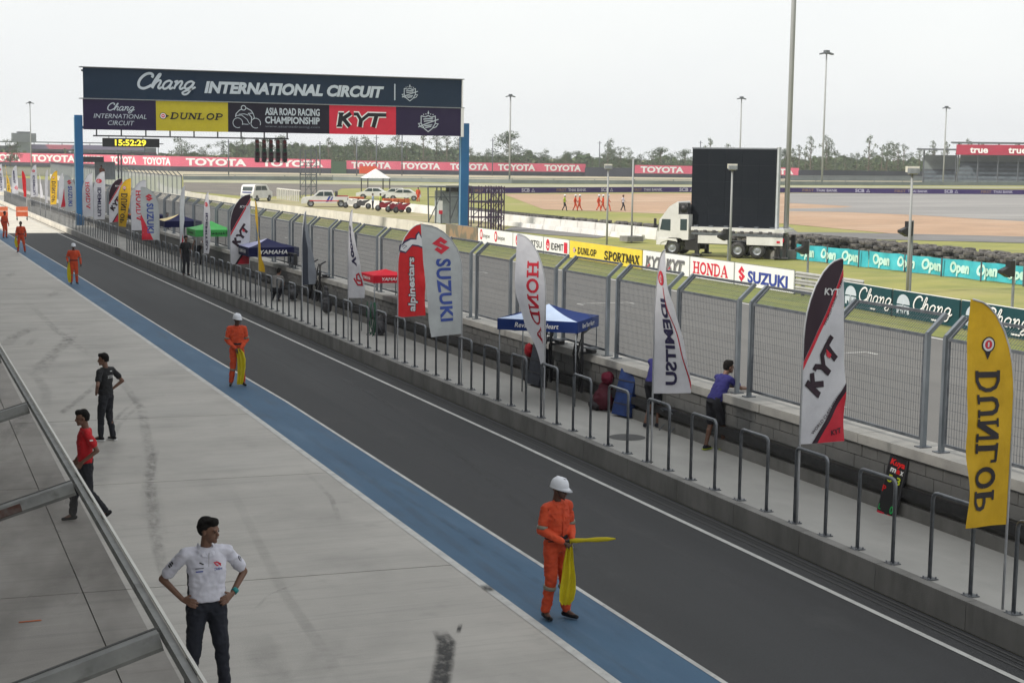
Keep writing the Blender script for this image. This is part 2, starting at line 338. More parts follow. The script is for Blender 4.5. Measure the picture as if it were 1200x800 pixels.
    def wing_drop(s, x, y, r, m, m2):   # round red emblem with a helmeted head cut in
        s.circle(x, y, r*.8, m, r); s.circle(x+r*.1, y-r*.15, r*.42, m2, r*.4); s.circle(x+r*.12, y-r*.1, r*.3, m, r*.3); s.stroke([(x-r*.5, y-r*.2), (x+r*.5, y-r*.3)], r*.12, m2); return s
    def arrow_d(s, x, y, r, m, mw, mr):
        s.poly([(x-r*.3, y-r), (x+r*1.9, y), (x-r*.3, y+r)], m); s.circle(x, y, r, m); s.circle(x, y, r*.82, mw); s.circle(x, y, r*.55, mr); s.stroke([(x-r*.3, y), (x+r*.3, y)], r*.25, mw); return s
    def kyt(s, x, y, h, w, m, mo, shear=.2, out=.12):
        """three blocky letters set tight, with an outline"""
        fx = w/2.42; asp = (fx+h)/2
        for mm, ex in ((mo, out), (m, 0)):
            if mm is None: continue
            L = s.k+1; j = 0
            for ch, ox in (('K', 0), ('Y', .74), ('T', 1.48)):
                for pts, wd in BLOCKY[ch]: s.stroke([(x+(ox+a)*fx+shear*b*h, y+b*h) for a, b in pts], (wd+ex)*asp, mm, layer=L+j*.25); j += 1
            s.k = L+3
        return s
    def crest(s, x, y, h, m):
        s.stroke([(x-.36*h, y+.25*h), (x-.36*h, y-.1*h), (x-.2*h, y-.35*h), (x, y-.5*h), (x+.2*h, y-.35*h), (x+.36*h, y-.1*h), (x+.36*h, y+.25*h), (x+.15*h, y+.2*h), (x, y+.27*h), (x-.15*h, y+.2*h), (x-.36*h, y+.25*h)], .045*h, m)
        s.stroke([(x-.5*h, y-.28*h), (x-.1*h, y-.12*h), (x+.52*h, y+.1*h)], .05*h, m)
        for k in range(-2, 3): s.circle(x+k*.12*h, y+(.36-.02*abs(k))*h, .03*h, m, n=6)
        s.poly([(x-.05*h, y+.36*h), (x, y+.52*h), (x+.05*h, y+.36*h)], m)
        for yy, ww in ((.12, .5), (.02, .44), (-.2, .4), (-.28, .3)): s.stroke([(x-ww*h/2, y+yy*h-.03*h), (x+ww*h/2, y+yy*h+.03*h)], .05*h, m)
        for sx in (-1, 1): s.stroke([(x+sx*.36*h, y-.1*h), (x+sx*.5*h, y-.12*h), (x+sx*.4*h, y-.26*h), (x+sx*.25*h, y-.32*h)], .04*h, m)
        return s
    def build(s, name, parent): return s.b.build(name, parent)
def plane_map(o, X, Y, off=.006, step=.002):
    o, X, Y = Vector(o), Vector(X), Vector(Y); N = X.normalized().cross(Y.normalized())
    return lambda x, y, L: o+X*x+Y*y+N*(off+step*L)
flat0 = flat
def flat(n, c, rough=.75, **k): return flat0(n, c, rough, spec=k.pop('spec', .2), **k)
C_ = lambda n, *a, **k: flat(n, srgb(*a), **k)
P_white = flat('print_white', (.80, .80, .80)); P_black = flat('print_black', (.016, .016, .02)); P_red = flat('print_red', (.62, .03, .06))
P_blue = flat('print_blue', (.045, .07, .30)); P_navy = flat('print_navy', (.010, .026, .052)); P_pink = mat('print_faded_red', (.66, .13, .20), (.60, .10, .165), .7, .12)
P_yel = flat('print_yellow', (.62, .50, .02)); P_yelb = flat('print_olive_yellow', (.50, .42, .03)); P_purple = flat('print_purple', (.05, .03, .13)); P_dkpurple = flat('print_dark_purple', (.022, .014, .05))
P_teal = mat('print_teal', (.03, .34, .42), (.06, .46, .52), .5, 1.2); P_green = flat('print_dark_green', (.012, .055, .065)); P_grey = flat('print_silver', (.50, .56, .62)); P_green2 = flat('print_green', (.03, .35, .10)); P_lteal = flat('print_pale_teal', (.50, .74, .66))
# ================================================================== THE SETTING
def zone(name, pts, z, m, kind='structure', parent=None, px=False):
    if px: pts = [tuple(G(a, b)[:2]) for a, b in pts]
    tri = tessellate_polygon([[Vector((a, b, 0)) for a, b in pts]])
    b = MB(); fs = []
    for t in tri:
        a, c, d = [Vector(pts[i]) for i in t]
        fs.append(tuple(t) if (c-a).cross(d-a) > 0 else tuple(t)[::-1])
    b.add([(x, y, z) for x, y in pts], fs, m); return b.build(name, parent, kind if not parent else None)
def strip(name, line, w0, w1, z, m):   # band along a bent lane line; line = [(x, y)]
    b = MB(); n = len(line)
    b.add([(x+w0, y, z) for x, y in line]+[(x+w1, y, z) for x, y in line], [(i, n+i, n+i+1, i+1) for i in range(n-1)], m); return b
zone('ground', [(-3000, -600), (3500, -600), (3500, 4500), (-3000, 4500)], -.06, M_grass2)
YS = [-12, 0, 12, 28, 40, 52, 64, 76, 88, 100, 112, 124, 140, 160, 190]
# --- apron of cast slabs with open joints
ap = zone('apron', [(-14, -12), (7.02, -12), (7.02, 40), (6.75, 55), (6.05, 101), (5.3, 140), (4.5, 190), (-14, 190)], -.03, M_joint)
yj = [0.1+6.56*k for k in range(-1, 29)]
xj = [-14, -10.6, -4.3, 2.08]
def lx(y): return 7.0 if y < 40 else 7.0-.0155*(y-40)
for i in range(len(yj)-1):
    y0, y1 = yj[i]+.013, yj[i+1]-.013; g = .16
    for j in range(4):
        x0 = xj[j]+.008; b = MB()
        sk0, sk1 = (lambda x: (x-2.08)*-.055), None
        if j < 3: q = [(x0, y0), (xj[j+1]-.008, y0), (xj[j+1]-.008, y1), (x0, y1)]
        else: q = [(x0, y0), (lx(y0)-.01, y0), (lx(y1)-.01, y1), (x0, y1)]
        q = [(x, y+sk0(x)) for x, y in q]
        h = random.uniform(-.0015, .0015)
        b.prism(q[::-1], -.028, h, M_apron); b.build('concrete_slab', ap)
# --- blue strip, lines, lane
BL = [(7.0, -12), (7.0, 20), (6.98, 34), (6.8, 50), (6.45, 75), (6.05, 101), (5.5, 140), (4.7, 190)]
BR = [(8.15, -12), (8.15, 34), (7.9, 46), (7.58, 77), (7.2, 101), (6.6, 140), (5.8, 190)]
def zp(name, A, Bp, z, m): return zone(name, list(A)+list(Bp)[::-1], z, m)
LR = [(11.82+bend(y), y) for y in YS]
zp('pit_lane', [(x-.02, y) for x, y in BL], LR, -.004, M_lane)
zp('blue_lane_strip', BL, BR, .0, M_blue)
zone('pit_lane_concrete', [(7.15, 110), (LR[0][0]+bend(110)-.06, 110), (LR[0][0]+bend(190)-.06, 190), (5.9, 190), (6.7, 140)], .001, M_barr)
ln = MB()
for A, w in ((BL, (-.02, .10)), (BR, (-.03, .035)), ([(11.2+bend(y), y) for y in YS], (0, .085))):
    n = len(A); ln.add([(x+w[0], y, .004) for x, y in A]+[(x+w[1], y, .004) for x, y in A], [(i, n+i, n+i+1, i+1) for i in range(n-1)], M_line)
ln.build('lane_lines', None, 'structure')
gt = MB()
M_gut = flat('gutter_grey', (.10, .10, .10), .9)
for a, w, m in ((11.50, .03, M_gut), (11.70, .035, M_joint), (11.62, .02, M_gut)):
    n = len(YS); gt.add([(a+bend(y), y, .004) for y in YS]+[(a+w+bend(y), y, .004) for y in YS], [(i, n+i, n+i+1, i+1) for i in range(n-1)], m)
gt.build('gutter', None, 'structure')
# tyre marks and stains worn into the apron (thin worn film with broken edges)
def worn(name, c, lo, hi, sc=(6, 6, 6), amt=.8):
    m = bpy.data.materials.new(name); m.use_nodes = True; n = m.node_tree; b = n.nodes['Principled BSDF']
    b.inputs['Base Color'].default_value = (*c, 1); b.inputs['Roughness'].default_value = .8
    g = n.nodes.new('ShaderNodeNewGeometry'); mp = n.nodes.new('ShaderNodeMapping'); mp.inputs['Scale'].default_value = sc
    t = n.nodes.new('ShaderNodeTexNoise'); t.inputs['Scale'].default_value = 1; t.inputs['Detail'].default_value = 6; t.inputs['Roughness'].default_value = .7
    r = n.nodes.new('ShaderNodeMapRange'); r.inputs[1].default_value = lo; r.inputs[2].default_value = hi; r.inputs[4].default_value = amt
    at = n.nodes.new('ShaderNodeAttribute'); at.attribute_name = 'edge'; mu = n.nodes.new('ShaderNodeMath'); mu.operation = 'MULTIPLY'
    n.links.new(g.outputs['Position'], mp.inputs[0]); n.links.new(mp.outputs[0], t.inputs[0]); n.links.new(t.outputs[0], r.inputs[0])
    n.links.new(r.outputs[0], mu.inputs[0]); n.links.new(at.outputs['Fac'], mu.inputs[1]); n.links.new(mu.outputs[0], b.inputs['Alpha']); return m
M_mark = worn('tyre_rubber_film', (.07, .07, .07), .40, .85, (5, 2, 1), .5); M_stain = worn('dark_stain', (.035, .035, .035), .3, .55, (9, 5, 1), .9)
M_smear = worn('grey_scuff', (.13, .13, .13), .3, .9, (1.5, 1.5, 1), .30)
def mark(pts, w, m, z=.003, name='tyre_mark', px=True):
    P_ = [Vector(G(*p)[:2]) for p in pts] if px else [Vector(p) for p in pts]; vs = []; fs = []; ed = []
    for i, p in enumerate(P_):
        d = (P_[min(i+1, len(P_)-1)]-P_[max(i-1, 0)]).normalized(); n = Vector((-d.y, d.x)); e = 0 if i in (0, len(P_)-1) else 1
        for k, a in ((-1, 0), (-.45, 1), (.45, 1), (1, 0)): vs.append((*(p+n*(w/2*k)), z)); ed.append(a*e)
    for i in range(len(P_)-1):
        for k in range(3): fs.append((4*i+k, 4*i+k+1, 4*i+k+5, 4*i+k+4))
    me = bpy.data.meshes.new(name); me.from_pydata(vs, [], fs); me.materials.append(m)
    at = me.attributes.new('edge', 'FLOAT', 'POINT'); at.data.foreach_set('value', ed)
    return link(name, me, ap)
for k, (pts, w, m) in enumerate([
    ([(49, 381), (30, 388), (14, 396), (0, 407)], .55, M_mark), ([(93, 386), (78, 400), (62, 415), (48, 431), (44, 440)], .5, M_mark), ([(45, 394), (36, 401), (30, 406)], .3, M_mark),
    ([(168, 473), (150, 486), (138, 500), (133, 512)], .14, M_mark), ([(160, 470), (143, 483), (131, 497), (126, 512)], .12, M_mark),
    ([(140, 512), (128, 520), (118, 535), (108, 560), (102, 590)], .7, M_smear), ([(128, 440), (108, 455), (90, 470), (72, 484), (40, 484)], .22, M_mark),
    ([(186, 520), (178, 545), (177, 575), (180, 610), (186, 650), (196, 690)], .22, M_mark), ([(181, 560), (179, 600), (184, 640)], .4, M_smear),
    ([(518, 738), (523, 752), (521, 772), (516, 800), (514, 815)], .26, M_stain), ([(541, 730), (538, 737), (536, 742)], .07, M_stain),
    ([(30, 432), (45, 444), (55, 460), (50, 480)], .3, M_smear), ([(302, 740), (308, 760), (318, 790), (325, 812)], .5, M_smear), ([(350, 800), (380, 770), (400, 735)], .5, M_smear),
    ([(20, 470), (45, 500), (20, 540)], .8, M_smear), ([(0, 520), (20, 500), (36, 470)], .4, M_mark), ([(0, 640), (30, 625), (66, 620)], .5, M_smear), ([(40, 720), (70, 690), (120, 665)], .6, M_smear),
    ([(0, 330), (12, 322), (20, 318)], .5, M_mark), ([(50, 350), (62, 345), (72, 338)], .4, M_mark), ([(568, 684), (572, 690), (575, 694)], .16, M_stain)]):
    mark(pts, w, m, .003+.0004*k)
om = MB(); a = G(23, 729); 
om.box((a.x+.12, a.y, .006), (.26, .035, .004), flat('orange_marking', (.7, .18, .06))); om.build('survey_mark', ap)
for k, (pts, w, m) in enumerate([([(9.7, 14), (9.68, 30), (9.6, 46), (9.4, 70), (9.1, 100)], .05, M_mark), ([(9.0, 16), (9.05, 26), (9.15, 40)], .22, M_smear), ([(10.4, 12), (10.3, 20), (10.35, 33), (10.2, 48)], .25, M_smear), ([(8.7, 18), (9.2, 22), (10.0, 29), (10.5, 38)], .16, M_mark),
    ([(7.3, 13), (7.35, 18), (7.5, 24), (7.6, 33)], .2, M_smear), ([(7.8, 15), (7.75, 21), (7.6, 27)], .14, M_mark), 
    ([(4.2, 14), (4.5, 19), (5.2, 26)], .2, M_smear), ([(3.4, 24), (4.2, 28), (4.9, 34), (5.2, 42)], .25, M_mark), ([(5.0, 40), (4.6, 50), (4.5, 62)], .3, M_mark), ([(3.9, 18.2), (4.3, 18.9), (4.9, 19.4)], .06, M_mark), ([(6.1, 22), (6.5, 24), (6.7, 27)], .12, M_mark)]): mark(pts, w, m, .0055+.0003*k, 'tyre_mark' if m is not M_stain else 'oil_stain', False)
# --- platform with precast kerb blocks
pf = MB(); n = len(YS); YP = [y for y in YS]
pf.add([(11.86+bend(y), y, z) for y in YP for z in (0, .352)], [(2*i, 2*i+2, 2*i+3, 2*i+1) for i in range(n-1)], M_joint)
pf.build('kerb_backing', None, 'structure')
PLAT = MB(); PLAT.add([(11.98+bend(y), y, .352) for y in YP]+[(13.9+bend(y), y, .352) for y in YP], [(i, n+i, n+i+1, i+1) for i in range(n-1)], M_plat)
plat = PLAT.build('platform', None, 'structure')
y = -2.0; k = 0
while y < 186:
    L = 1.85
    if not 83.5 < y < 86.5:
        b = MB(); x0, x1 = bend(y), bend(y+L); e = random.uniform(-.003, .003)
        b.prism([(11.83+x0+e, y+.006), (11.83+x1+e, y+L-.006), (12.0+x1, y+L-.006), (12.0+x0, y+.006)][::-1], 0, .36, M_kerbc if y < 106 else M_barr)  # paler blocks past the building's shadow: sunlight put into the kerb colour
        b.build('kerb_block', plat)
    y += L; k += 1
b = MB(); mh = G(735, 512, .356); b.lathe([(.0, .354), (.33, .357), (.35, .352)], M_joint, 24, c=(mh.x, mh.y, .003)); b.build('manhole_cover', plat)
# --- pit wall: block courses, footing, black buffer rail, cast cap
wall = empty('pit_wall', (14.1, 60, 0), 'long grey concrete block pit wall with pale cap along the pit platform', 'wall')
def wp(b, name, kind=None):
    o = b.build(name, None, kind); o.parent = wall; o.matrix_parent_inverse = wall.matrix_world.inverted(); return o
bpy.context.view_layer.update()
WX = 13.86
wb = MB(); n = len(YS)
wb.add([(WX+.02+bend(y), y, z) for y in YS for z in (.0, 1.26)], [(2*i, 2*i+2, 2*i+3, 2*i+1) for i in range(n-1)], M_mortar)
wb.add([(14.4+bend(y), y, z) for y in YS for z in (0, 1.26)], [(2*i, 2*i+1, 2*i+3, 2*i+2) for i in range(n-1)], M_mortar)
wp(wb, 'wall_core')
y = 12.0; k = 0; far = MB()
meB = {}
while y < 64:
    for r, z in enumerate((.845, 1.055)):
        yy = y+(.2 if r else 0)
        key = random.randrange(4)
        if k < 280:
            if key not in meB:
                t = MB(); t.box((0, 0, 0), (.04+.004*key, .388, .198), M_block); meB[key] = t.mesh('block')
            o = link('block', meB[key]); o.parent = wall; o.location = (WX+.015+bend(yy)-14.1, yy+.2-60, z+.1); CH.setdefault(wall.name, []).append(o)
        else: far.box((WX+.015+bend(yy)-14.1, yy+.2-60, z+.1), (.04, .388, .198), M_block)
        k += 1
    y += .4
o = far.build('block_courses', wall, 'stuff')
for a, z0, z1, dx, m, nm in ((WX-.05, .352, .56, .07, M_kerbc, 'footing'), (WX-.085, .66, .80, .09, M_rubber, 'buffer_rail')):
    b = MB(); ys = [12+6*i for i in range(30)]
    for i in range(len(ys)-1): b.prism([(a+bend(ys[i]), ys[i]), (a+dx+bend(ys[i]), ys[i]), (a+dx+bend(ys[i+1]), ys[i+1]), (a+bend(ys[i+1]), ys[i+1])], z0, z1, m)
    wp(b, nm)
for i in range(60):
    y0 = 11+2.95*i; y1 = y0+2.93; b = MB(); e = random.uniform(-.006, .006)
    xa, xb, xc, xd = WX-.07+bend(y0)+e, 14.46+bend(y0), 14.46+bend(y1), WX-.07+bend(y1)+e
    b.prism([(xa, y0), (xb, y0), (xc, y1), (xd, y1)], 1.262, 1.41, M_cap)
    wp(b, 'cap_stone')
# --- track, verge, infield
zone('track', [(14.4, -20), (31.2, -20), (31.2, 60), (31.0, 150), (32, 185), (34, 215), (30, 300), (10, 420), (-60, 470), (-120, 400), (-20, 330), (9, 250), (12.6, 190), (13.2, 100), (14.4, 28)], .0, M_track)
tl = MB()
for (a, b_, w) in ((31.0, (0, 150), .15), (14.9, (0, 110), .12)): tl.box((a-w/2, (b_[0]+b_[1])/2, .004), (w, b_[1]-b_[0], .002), M_line)
for i, y in enumerate([22, 30, 38, 46, 54, 62, 70, 78, 86, 94, 102]):   # grid slot brackets
    xx = 19.0 if i % 2 else 25.5
    for dx in (0,): tl.box((xx, y, .004), (2.2, .10, .002), M_line)
    tl.box((xx-1.1, y-.3, .004), (.1, .5, .002), M_line); tl.box((xx+1.1, y-.3, .004), (.1, .5, .002), M_line)
tl.build('track_markings', None, 'structure')
zone('verge', [(31.2, -20), (36, -20), (36, 100), (35.2, 140), (34.2, 160), (36, 215), (34, 215), (32, 185), (31.0, 150), (31.2, 60)], .01, M_grass)
zone('infield_lawn', [(35.4, -20), (120, -20), (230, 120), (230, 260), (100, 330), (60, 330), (34, 240), (34, 160), (35.6, 120)], -.02, M_grass2)
zone('gravel_trap', [(590, 227.5), (925, 226.3), (1360, 229), (1360, 284), (1200, 277), (1070, 276), (940, 264), (780, 250.5), (700, 247.5), (637, 245.5)], 0.0, M_gravel, px=True)
zone('gravel_trap', [(925, 265.5), (935, 272), (860, 271), (860, 268)], -.006, M_road, px=True)
zone('runoff', [(925, 226.3), (1360, 229), (1360, 270), (1200, 259.5), (1070, 252), (985, 248.5), (925, 247.5), (925, 244.5), (985, 243.5), (1000, 242), (925, 238)], .012, M_runoff, px=True)
zone('service_road', [(860, 273), (925, 272), (1010, 272.8), (1200, 277.2), (1360, 282), (1360, 292), (1200, 284.8), (1070, 281.5), (1000, 280), (925, 280.5), (860, 281)], .006, M_road, px=True)
zone('service_road', [(600, 266), (650, 268), (720, 275), (700, 279), (640, 275), (590, 270)], .008, M_road, px=True)
zone('dirt_lot', [(215, 214), (390, 214), (560, 217), (560, 219.5), (470, 220), (400, 221), (390, 227), (300, 231), (215, 224)], .0, mat('dirt', (.17, .15, .125), (.11, .10, .09), 1, .12, 6, layers=[((.30, .27, .18), .2, (1, 1, 1), .55, .75, .6)]), px=True)
zone('dirt_path', [(300, 232), (400, 238), (520, 250), (600, 262), (590, 268), (520, 262), (380, 250), (300, 240)], .004, mat('worn_grass', (.36, .30, .19), (.24, .235, .10), 1, .3, 6), px=True)
zone('far_track', [(-60, 195.2), (200, 200.5), (600, 205.9), (1300, 214), (1300, 218), (600, 211), (200, 207), (-60, 204)], .0, M_dry, px=True)
zone('far_verge', [(215, 209.5), (390, 213), (600, 216), (1300, 219.6), (1300, 221), (600, 219.6), (390, 216), (215, 214)], .03, mat('pale_verge', (.38, .36, .25), (.27, .28, .17), 1, .1, 5), px=True)

# --- pit building the view is taken from (outside the frame; its roof shades the pit lane) and its glazed canopy
pb = empty('pit_building', (-8, 45, 0), 'long pale pit building beside the apron, seen only by its shade on the pit lane', 'building')
M_render = mat('grey_render', (.42, .42, .41), (.36, .36, .35), .9, .5)
def rel(b, name, par, kind=None):
    L_ = par.location; b.v = [(v[0]-L_.x, v[1]-L_.y, v[2]-L_.z) for v in b.v]; return b.build(name, par, kind)
b = MB(); b.box((-9, 45, 1.6), (12, 124, 3.2), M_render); rel(b, 'ground_floor', pb)
b = MB(); b.box((-10.5, 45, 6.9), (12, 124, 7.2), M_render); rel(b, 'upper_floor', pb)
b = MB(); b.box((-8.3, 45, 3.3), (14.6, 124, .22), M_render); rel(b, 'balcony', pb)
b = MB(); b.box((-7.6, 45, 12.2), (17, 126, .7), M_render); rel(b, 'roof', pb)
for i in range(14):
    b = MB(); b.box((-2.93, -10+8.6*i, 1.6), (.1, 5.6, 2.9), mat('roller_shutter', (.3, .31, .32), (.25, .26, .27), .5, 2)); rel(b, 'garage_door', pb)
cn = empty('glass_canopy', (1.1, 9, 3.4), 'low glazed canopy with grey steel frame over the apron at lower left', 'canopy')
M_cst = mat('canopy_steel', (.30, .305, .305), (.23, .235, .235), .75, 7, 5, layers=[((.10, .095, .09), 5, (1, 1, 1), .60, .75, .7)])
M_rust = mat('flaking_rust', (.10, .045, .035), (.16, .15, .15), .8, 14, 6)
gm = bpy.data.materials.new('tinted_glass'); gm.use_nodes = True; g = gm.node_tree; g.nodes.clear()
go = g.nodes.new('ShaderNodeOutputMaterial'); gt_ = g.nodes.new('ShaderNodeBsdfTransparent'); gg = g.nodes.new('ShaderNodeBsdfGlossy'); gd = g.nodes.new('ShaderNodeBsdfDiffuse'); gx = g.nodes.new('ShaderNodeMixShader'); gy = g.nodes.new('ShaderNodeMixShader')
gt_.inputs[0].default_value = (.76, .75, .75, 1); gg.inputs['Roughness'].default_value = .08; gd.inputs[0].default_value = (.10, .095, .09, 1)
gn = g.nodes.new('ShaderNodeTexNoise'); gn.inputs['Scale'].default_value = 1.6; gn.inputs['Detail'].default_value = 7; gr = g.nodes.new('ShaderNodeMapRange'); gr.inputs[1].default_value = .44; gr.inputs[2].default_value = .8; gr.inputs[4].default_value = .8
gc = g.nodes.new('ShaderNodeTexCoord'); gmp = g.nodes.new('ShaderNodeMapping'); gmp.inputs['Scale'].default_value = (1, .35, 1); gmp.inputs['Rotation'].default_value = (0, 0, .6)
g.links.new(gc.outputs['Object'], gmp.inputs[0]); g.links.new(gmp.outputs[0], gn.inputs[0]); g.links.new(gn.outputs[0], gr.inputs[0]); g.links.new(gr.outputs[0], gx.inputs[0]); g.links.new(gt_.outputs[0], gx.inputs[1]); g.links.new(gd.outputs[0], gx.inputs[2])
gy.inputs[0].default_value = .04; g.links.new(gx.outputs[0], gy.inputs[1]); g.links.new(gg.outputs[0], gy.inputs[2]); g.links.new(gy.outputs[0], go.inputs[0])
SL = math.tan(math.radians(15.5))
cb = MB(); cb.bar((1.13, 1, 3.4), (.985, 24, 3.4), .036, .042, M_cst); cb.bar((1.158, 1, 3.43), (1.013, 24, 3.43), .016, .014, M_barrw); rel(cb, 'edge_beam', cn)
ybs = [10.33+3.42*k for k in (-2, -1, 0, 1, 2, 3)]
for i, yb in enumerate(ybs):
    b = MB(); xe = 1.10-.0063*(yb-1); b.bar((xe, yb, 3.39), (xe-2.2, yb-.12, 3.39-2.2*SL), .06, .088, M_cst); b.bar((xe, yb+.04, 3.43), (xe-2.2, yb-.08, 3.43-2.2*SL), .02, .02, M_joint)
    if i == 2: b.bar((xe-.34, yb-.018, 3.39-.34*SL), (xe-.64, yb-.034, 3.39-.64*SL), .066, .055, M_rust)
    rel(b, 'cross_beam', cn)
for i in range(len(ybs)-1):
    b = MB(); xe = 1.08-.0063*(ybs[i]-1); y0, y1 = ybs[i]+.056, ybs[i+1]-.056
    b.sheet([(xe, y0, 3.372), (xe, y1, 3.372), (xe-2.2, y1-.12, 3.372-2.2*SL), (xe-2.2, y0-.12, 3.372-2.2*SL)], gm); rel(b, 'glass_pane', cn)
# ================================================================== GANTRY
GY = 113.5
ga = empty('start_gantry', (12.3, GY, 0), 'blue posted start gantry spanning the track with navy circuit name board', 'gantry')
M_post = mat('blue_post_paint', (.012, .135, .33), (.010, .11, .27), .5, .6); M_postd = M_post
for x0, x1 in ((12.07, 12.6), (41.25, 41.9)):
    b = MB(); b.box(((x0+x1)/2, GY+.5, 4.08), (x1-x0, .5, 8.16), M_post); b.box((x0-.03, GY+.35, 4.0), (.05, .12, 8.0), mat('pale_blue_trim', (.25, .42, .55))); b.box(((x0+x1)/2, GY+.5, .1), (x1-x0+.4, .9, .2), M_kerbc); rel(b, 'post', ga)
def board_slab(x0, x1, z0, z1, m, name, y=GY): b = MB(); b.box(((x0+x1)/2, y+.03, (z0+z1)/2), (x1-x0, .06, z1-z0), m); return rel(b, name, ga)
def gmap(x0, z0, y=GY-.004): return plane_map((x0-12.3, y-GY, z0), (1, 0, 0), (0, 0, 1), .006, .002)
b = MB(); b.box((26.9, GY+.25, 11.53), (28.9, .7, .05), M_galvd); b.box((26.9, GY+.25, 9.33), (29.0, .6, .06), M_galv); b.box((41.2, GY+.2, 10.4), (.08, .5, 2.2), M_white); b.box((41.22, GY+.2, 8.2), (.22, .5, 2.2), M_white)
for k in range(13): b.bar((13.5+2.25*k, GY+.4, 7.2), (13.5+2.25*k, GY+.4, 11.4), .1, .1, M_galvd)
b.bar((12.6, GY+.45, 7.3), (41.2, GY+.45, 7.3), .18, .18, M_galvd); b.bar((12.6, GY+.45, 11.3), (41.2, GY+.45, 11.3), .14, .14, M_galvd)
rel(b, 'truss', ga)
top = board_slab(12.66, 41.14, 9.36, 11.48, P_navy, 'name_board')
p = Print(gmap(12.66, 9.36))
xe = p.script('Chang', 3.65, .78, 1.0, P_grey, .28, 1.2, 1.30)
p.text('INTERNATIONAL CIRCUIT', 8.55, .62, .80, P_grey, .05, .22, w=13.65)
p.stroke([(23.05, .42), (23.05, 1.65)], .09, P_grey); p.crest(24.25, 1.02, 1.25, P_grey); p.build('lettering', top)
segs = [(12.62, 17.72, P_dkpurple), (17.72, 22.93, P_yelb), (22.93, 30.58, flat('print_near_black', (.014, .012, .024))), (30.58, 35.82, P_red), (35.82, 41.12, P_dkpurple)]
nms = ['purple panel reading Chang International Circuit', 'yellow tyre brand panel with black slanted lettering', 'black championship panel with motorcycle outline', 'red panel with black outlined KYT letters', 'dark purple panel with a silver crest']
for (x0, x1, m), nm in zip(segs, nms):
    o = board_slab(x0, x1, 7.15, 9.29, m, 'sponsor_panel'); o['label'] = nm
    p = Print(gmap(x0, 7.15)); W = x1-x0
    if x0 < 13: p.script('Chang', 1.62, 1.38, .48, P_grey, .28, .95, 1.25); p.text('INTERNATIONAL', .72, .82, .33, P_grey, .0, .22, w=3.7); p.text('CIRCUIT', 1.7, .34, .33, P_grey, .0, .22, w=1.85)
    elif x0 < 18: p.arrow_d(.5, 1.07, .24, P_black, P_white, P_red); p.glyphs(SERIF, 'DUNLOP', .98, .86, .46, 3.85, P_black, .25)
    elif x0 < 23:
        g_ = P_grey; w = .045
        for cx, cy in ((.72, .68), (2.05, .68)): p.stroke([(cx+.36*math.cos(t), cy+.36*math.sin(t)) for t in [k*PI/9-.4 for k in range(17)]], w, g_)
        p.stroke([(.55, 1.1), (.6, 1.35), (.85, 1.6), (1.0, 1.68)], w*1.3, g_); p.stroke([(1.15+.17*math.cos(t), 1.78+.17*math.sin(t)) for t in [k*PI/6 for k in range(13)]], w*1.3, g_)
        p.stroke([(1.35, 1.78), (1.7, 1.6), (1.85, 1.4), (1.5, 1.38), (1.75, 1.1), (1.72, .7)], w*1.4, g_); p.stroke([(.55, 1.2), (1.0, 1.25), (1.4, .95), (1.6, .6)], w, g_); p.stroke([(.8, 1.3), (1.2, 1.34), (1.5, 1.25)], w, g_); p.stroke([(1.85, 1.4), (1.95, 1.1), (1.85, .95)], w, g_); p.stroke([(1.05, .6), (1.5, .58)], w, g_)
        p.text('ASIA ROAD RACING', 2.75, 1.32, .52, P_grey, .03, 0, w=4.15); p.text('CHAMPIONSHIP', 2.75, .7, .5, P_grey, .03, 0, w=4.15); p.text('www.asiaroadracing.com', 2.75, .4, .17, flat('print_dim', (.18, .2, .24)), 0, 0, w=4.15)
    elif x0 < 31: p.kyt(.55, .55, 1.05, 3.75, P_black, P_white, .15, .14)
    else: p.crest(2.6, 1.1, 1.6, P_grey)
    p.build('lettering', o)
b = MB(); b.bar((13.3, GY+.2, 6.72), (27.5, GY+.2, 6.72), .1, .1, M_dark)
for k in range(9): b.bar((13.55+1.73*k, GY+.2, 6.7), (13.55+1.73*k, GY+.2, 7.2), .09, .09, M_dark)
for xx in (14.4, 15.6, 16.8): b.bar((xx, GY+.2, 6.7), (xx, GY+.2, 6.4), .05, .05, M_dark)
rel(b, 'hanger_rail', ga)
M_led = mat('led_yellow', (.85, .72, .05), emit=1.0)
ck = MB(); ck.box((0, 0, .3), (4.0, .25, .62), M_black)
clk = ck.build('clock_display', None, None, (15.95, GY+.2, 5.96)); tag(clk, 'black digital clock with yellow time digits hung under the gantry', 'clock')
p = Print(plane_map((-2.0, -.13, 0), (1, 0, 0), (0, 0, 1), .004, .001)); p.text('15:52:29', .85, .1, .42, M_led, .03, 0, w=2.2); p.build('digits', clk)
sl = empty('start_lights', (26.15, GY+.2, 4.95), 'five black columns of unlit start lights under the gantry', 'start lights')
for k in range(5):
    x = -1.04+.52*k; b = MB(); b.box((x, 0, 1.2), (.27, .16, 1.0), M_black); b.box((x, -.02, .45), (.35, .22, .75), M_black); b.bar((x, 0, 1.7), (x, 0, 1.78), .05, .05, M_dark); b.lathe([(.0, 0), (.17, 0), (.17, .03)], M_black, 12, 'Y', (x, -.16, .2)); col = b.build('light_column', sl)
    for z, cc in ((1.52, (.10, .02, .02)), (1.2, (.05, .02, .02)), (.9, (.01, .05, .03)), (.62, (.04, .01, .02)), (.28, (.04, .01, .02))):
        l = MB(); l.lathe([(0, 0), (.1, 0), (.12, -.05), (.13, -.05), (.13, .0)], flat('lens_%d' % int(cc[0]*1000+cc[1]*100), cc, .2), 12, 'Y', (x, -.10 if z > .8 else -.15, z)); l.build('lens', col)
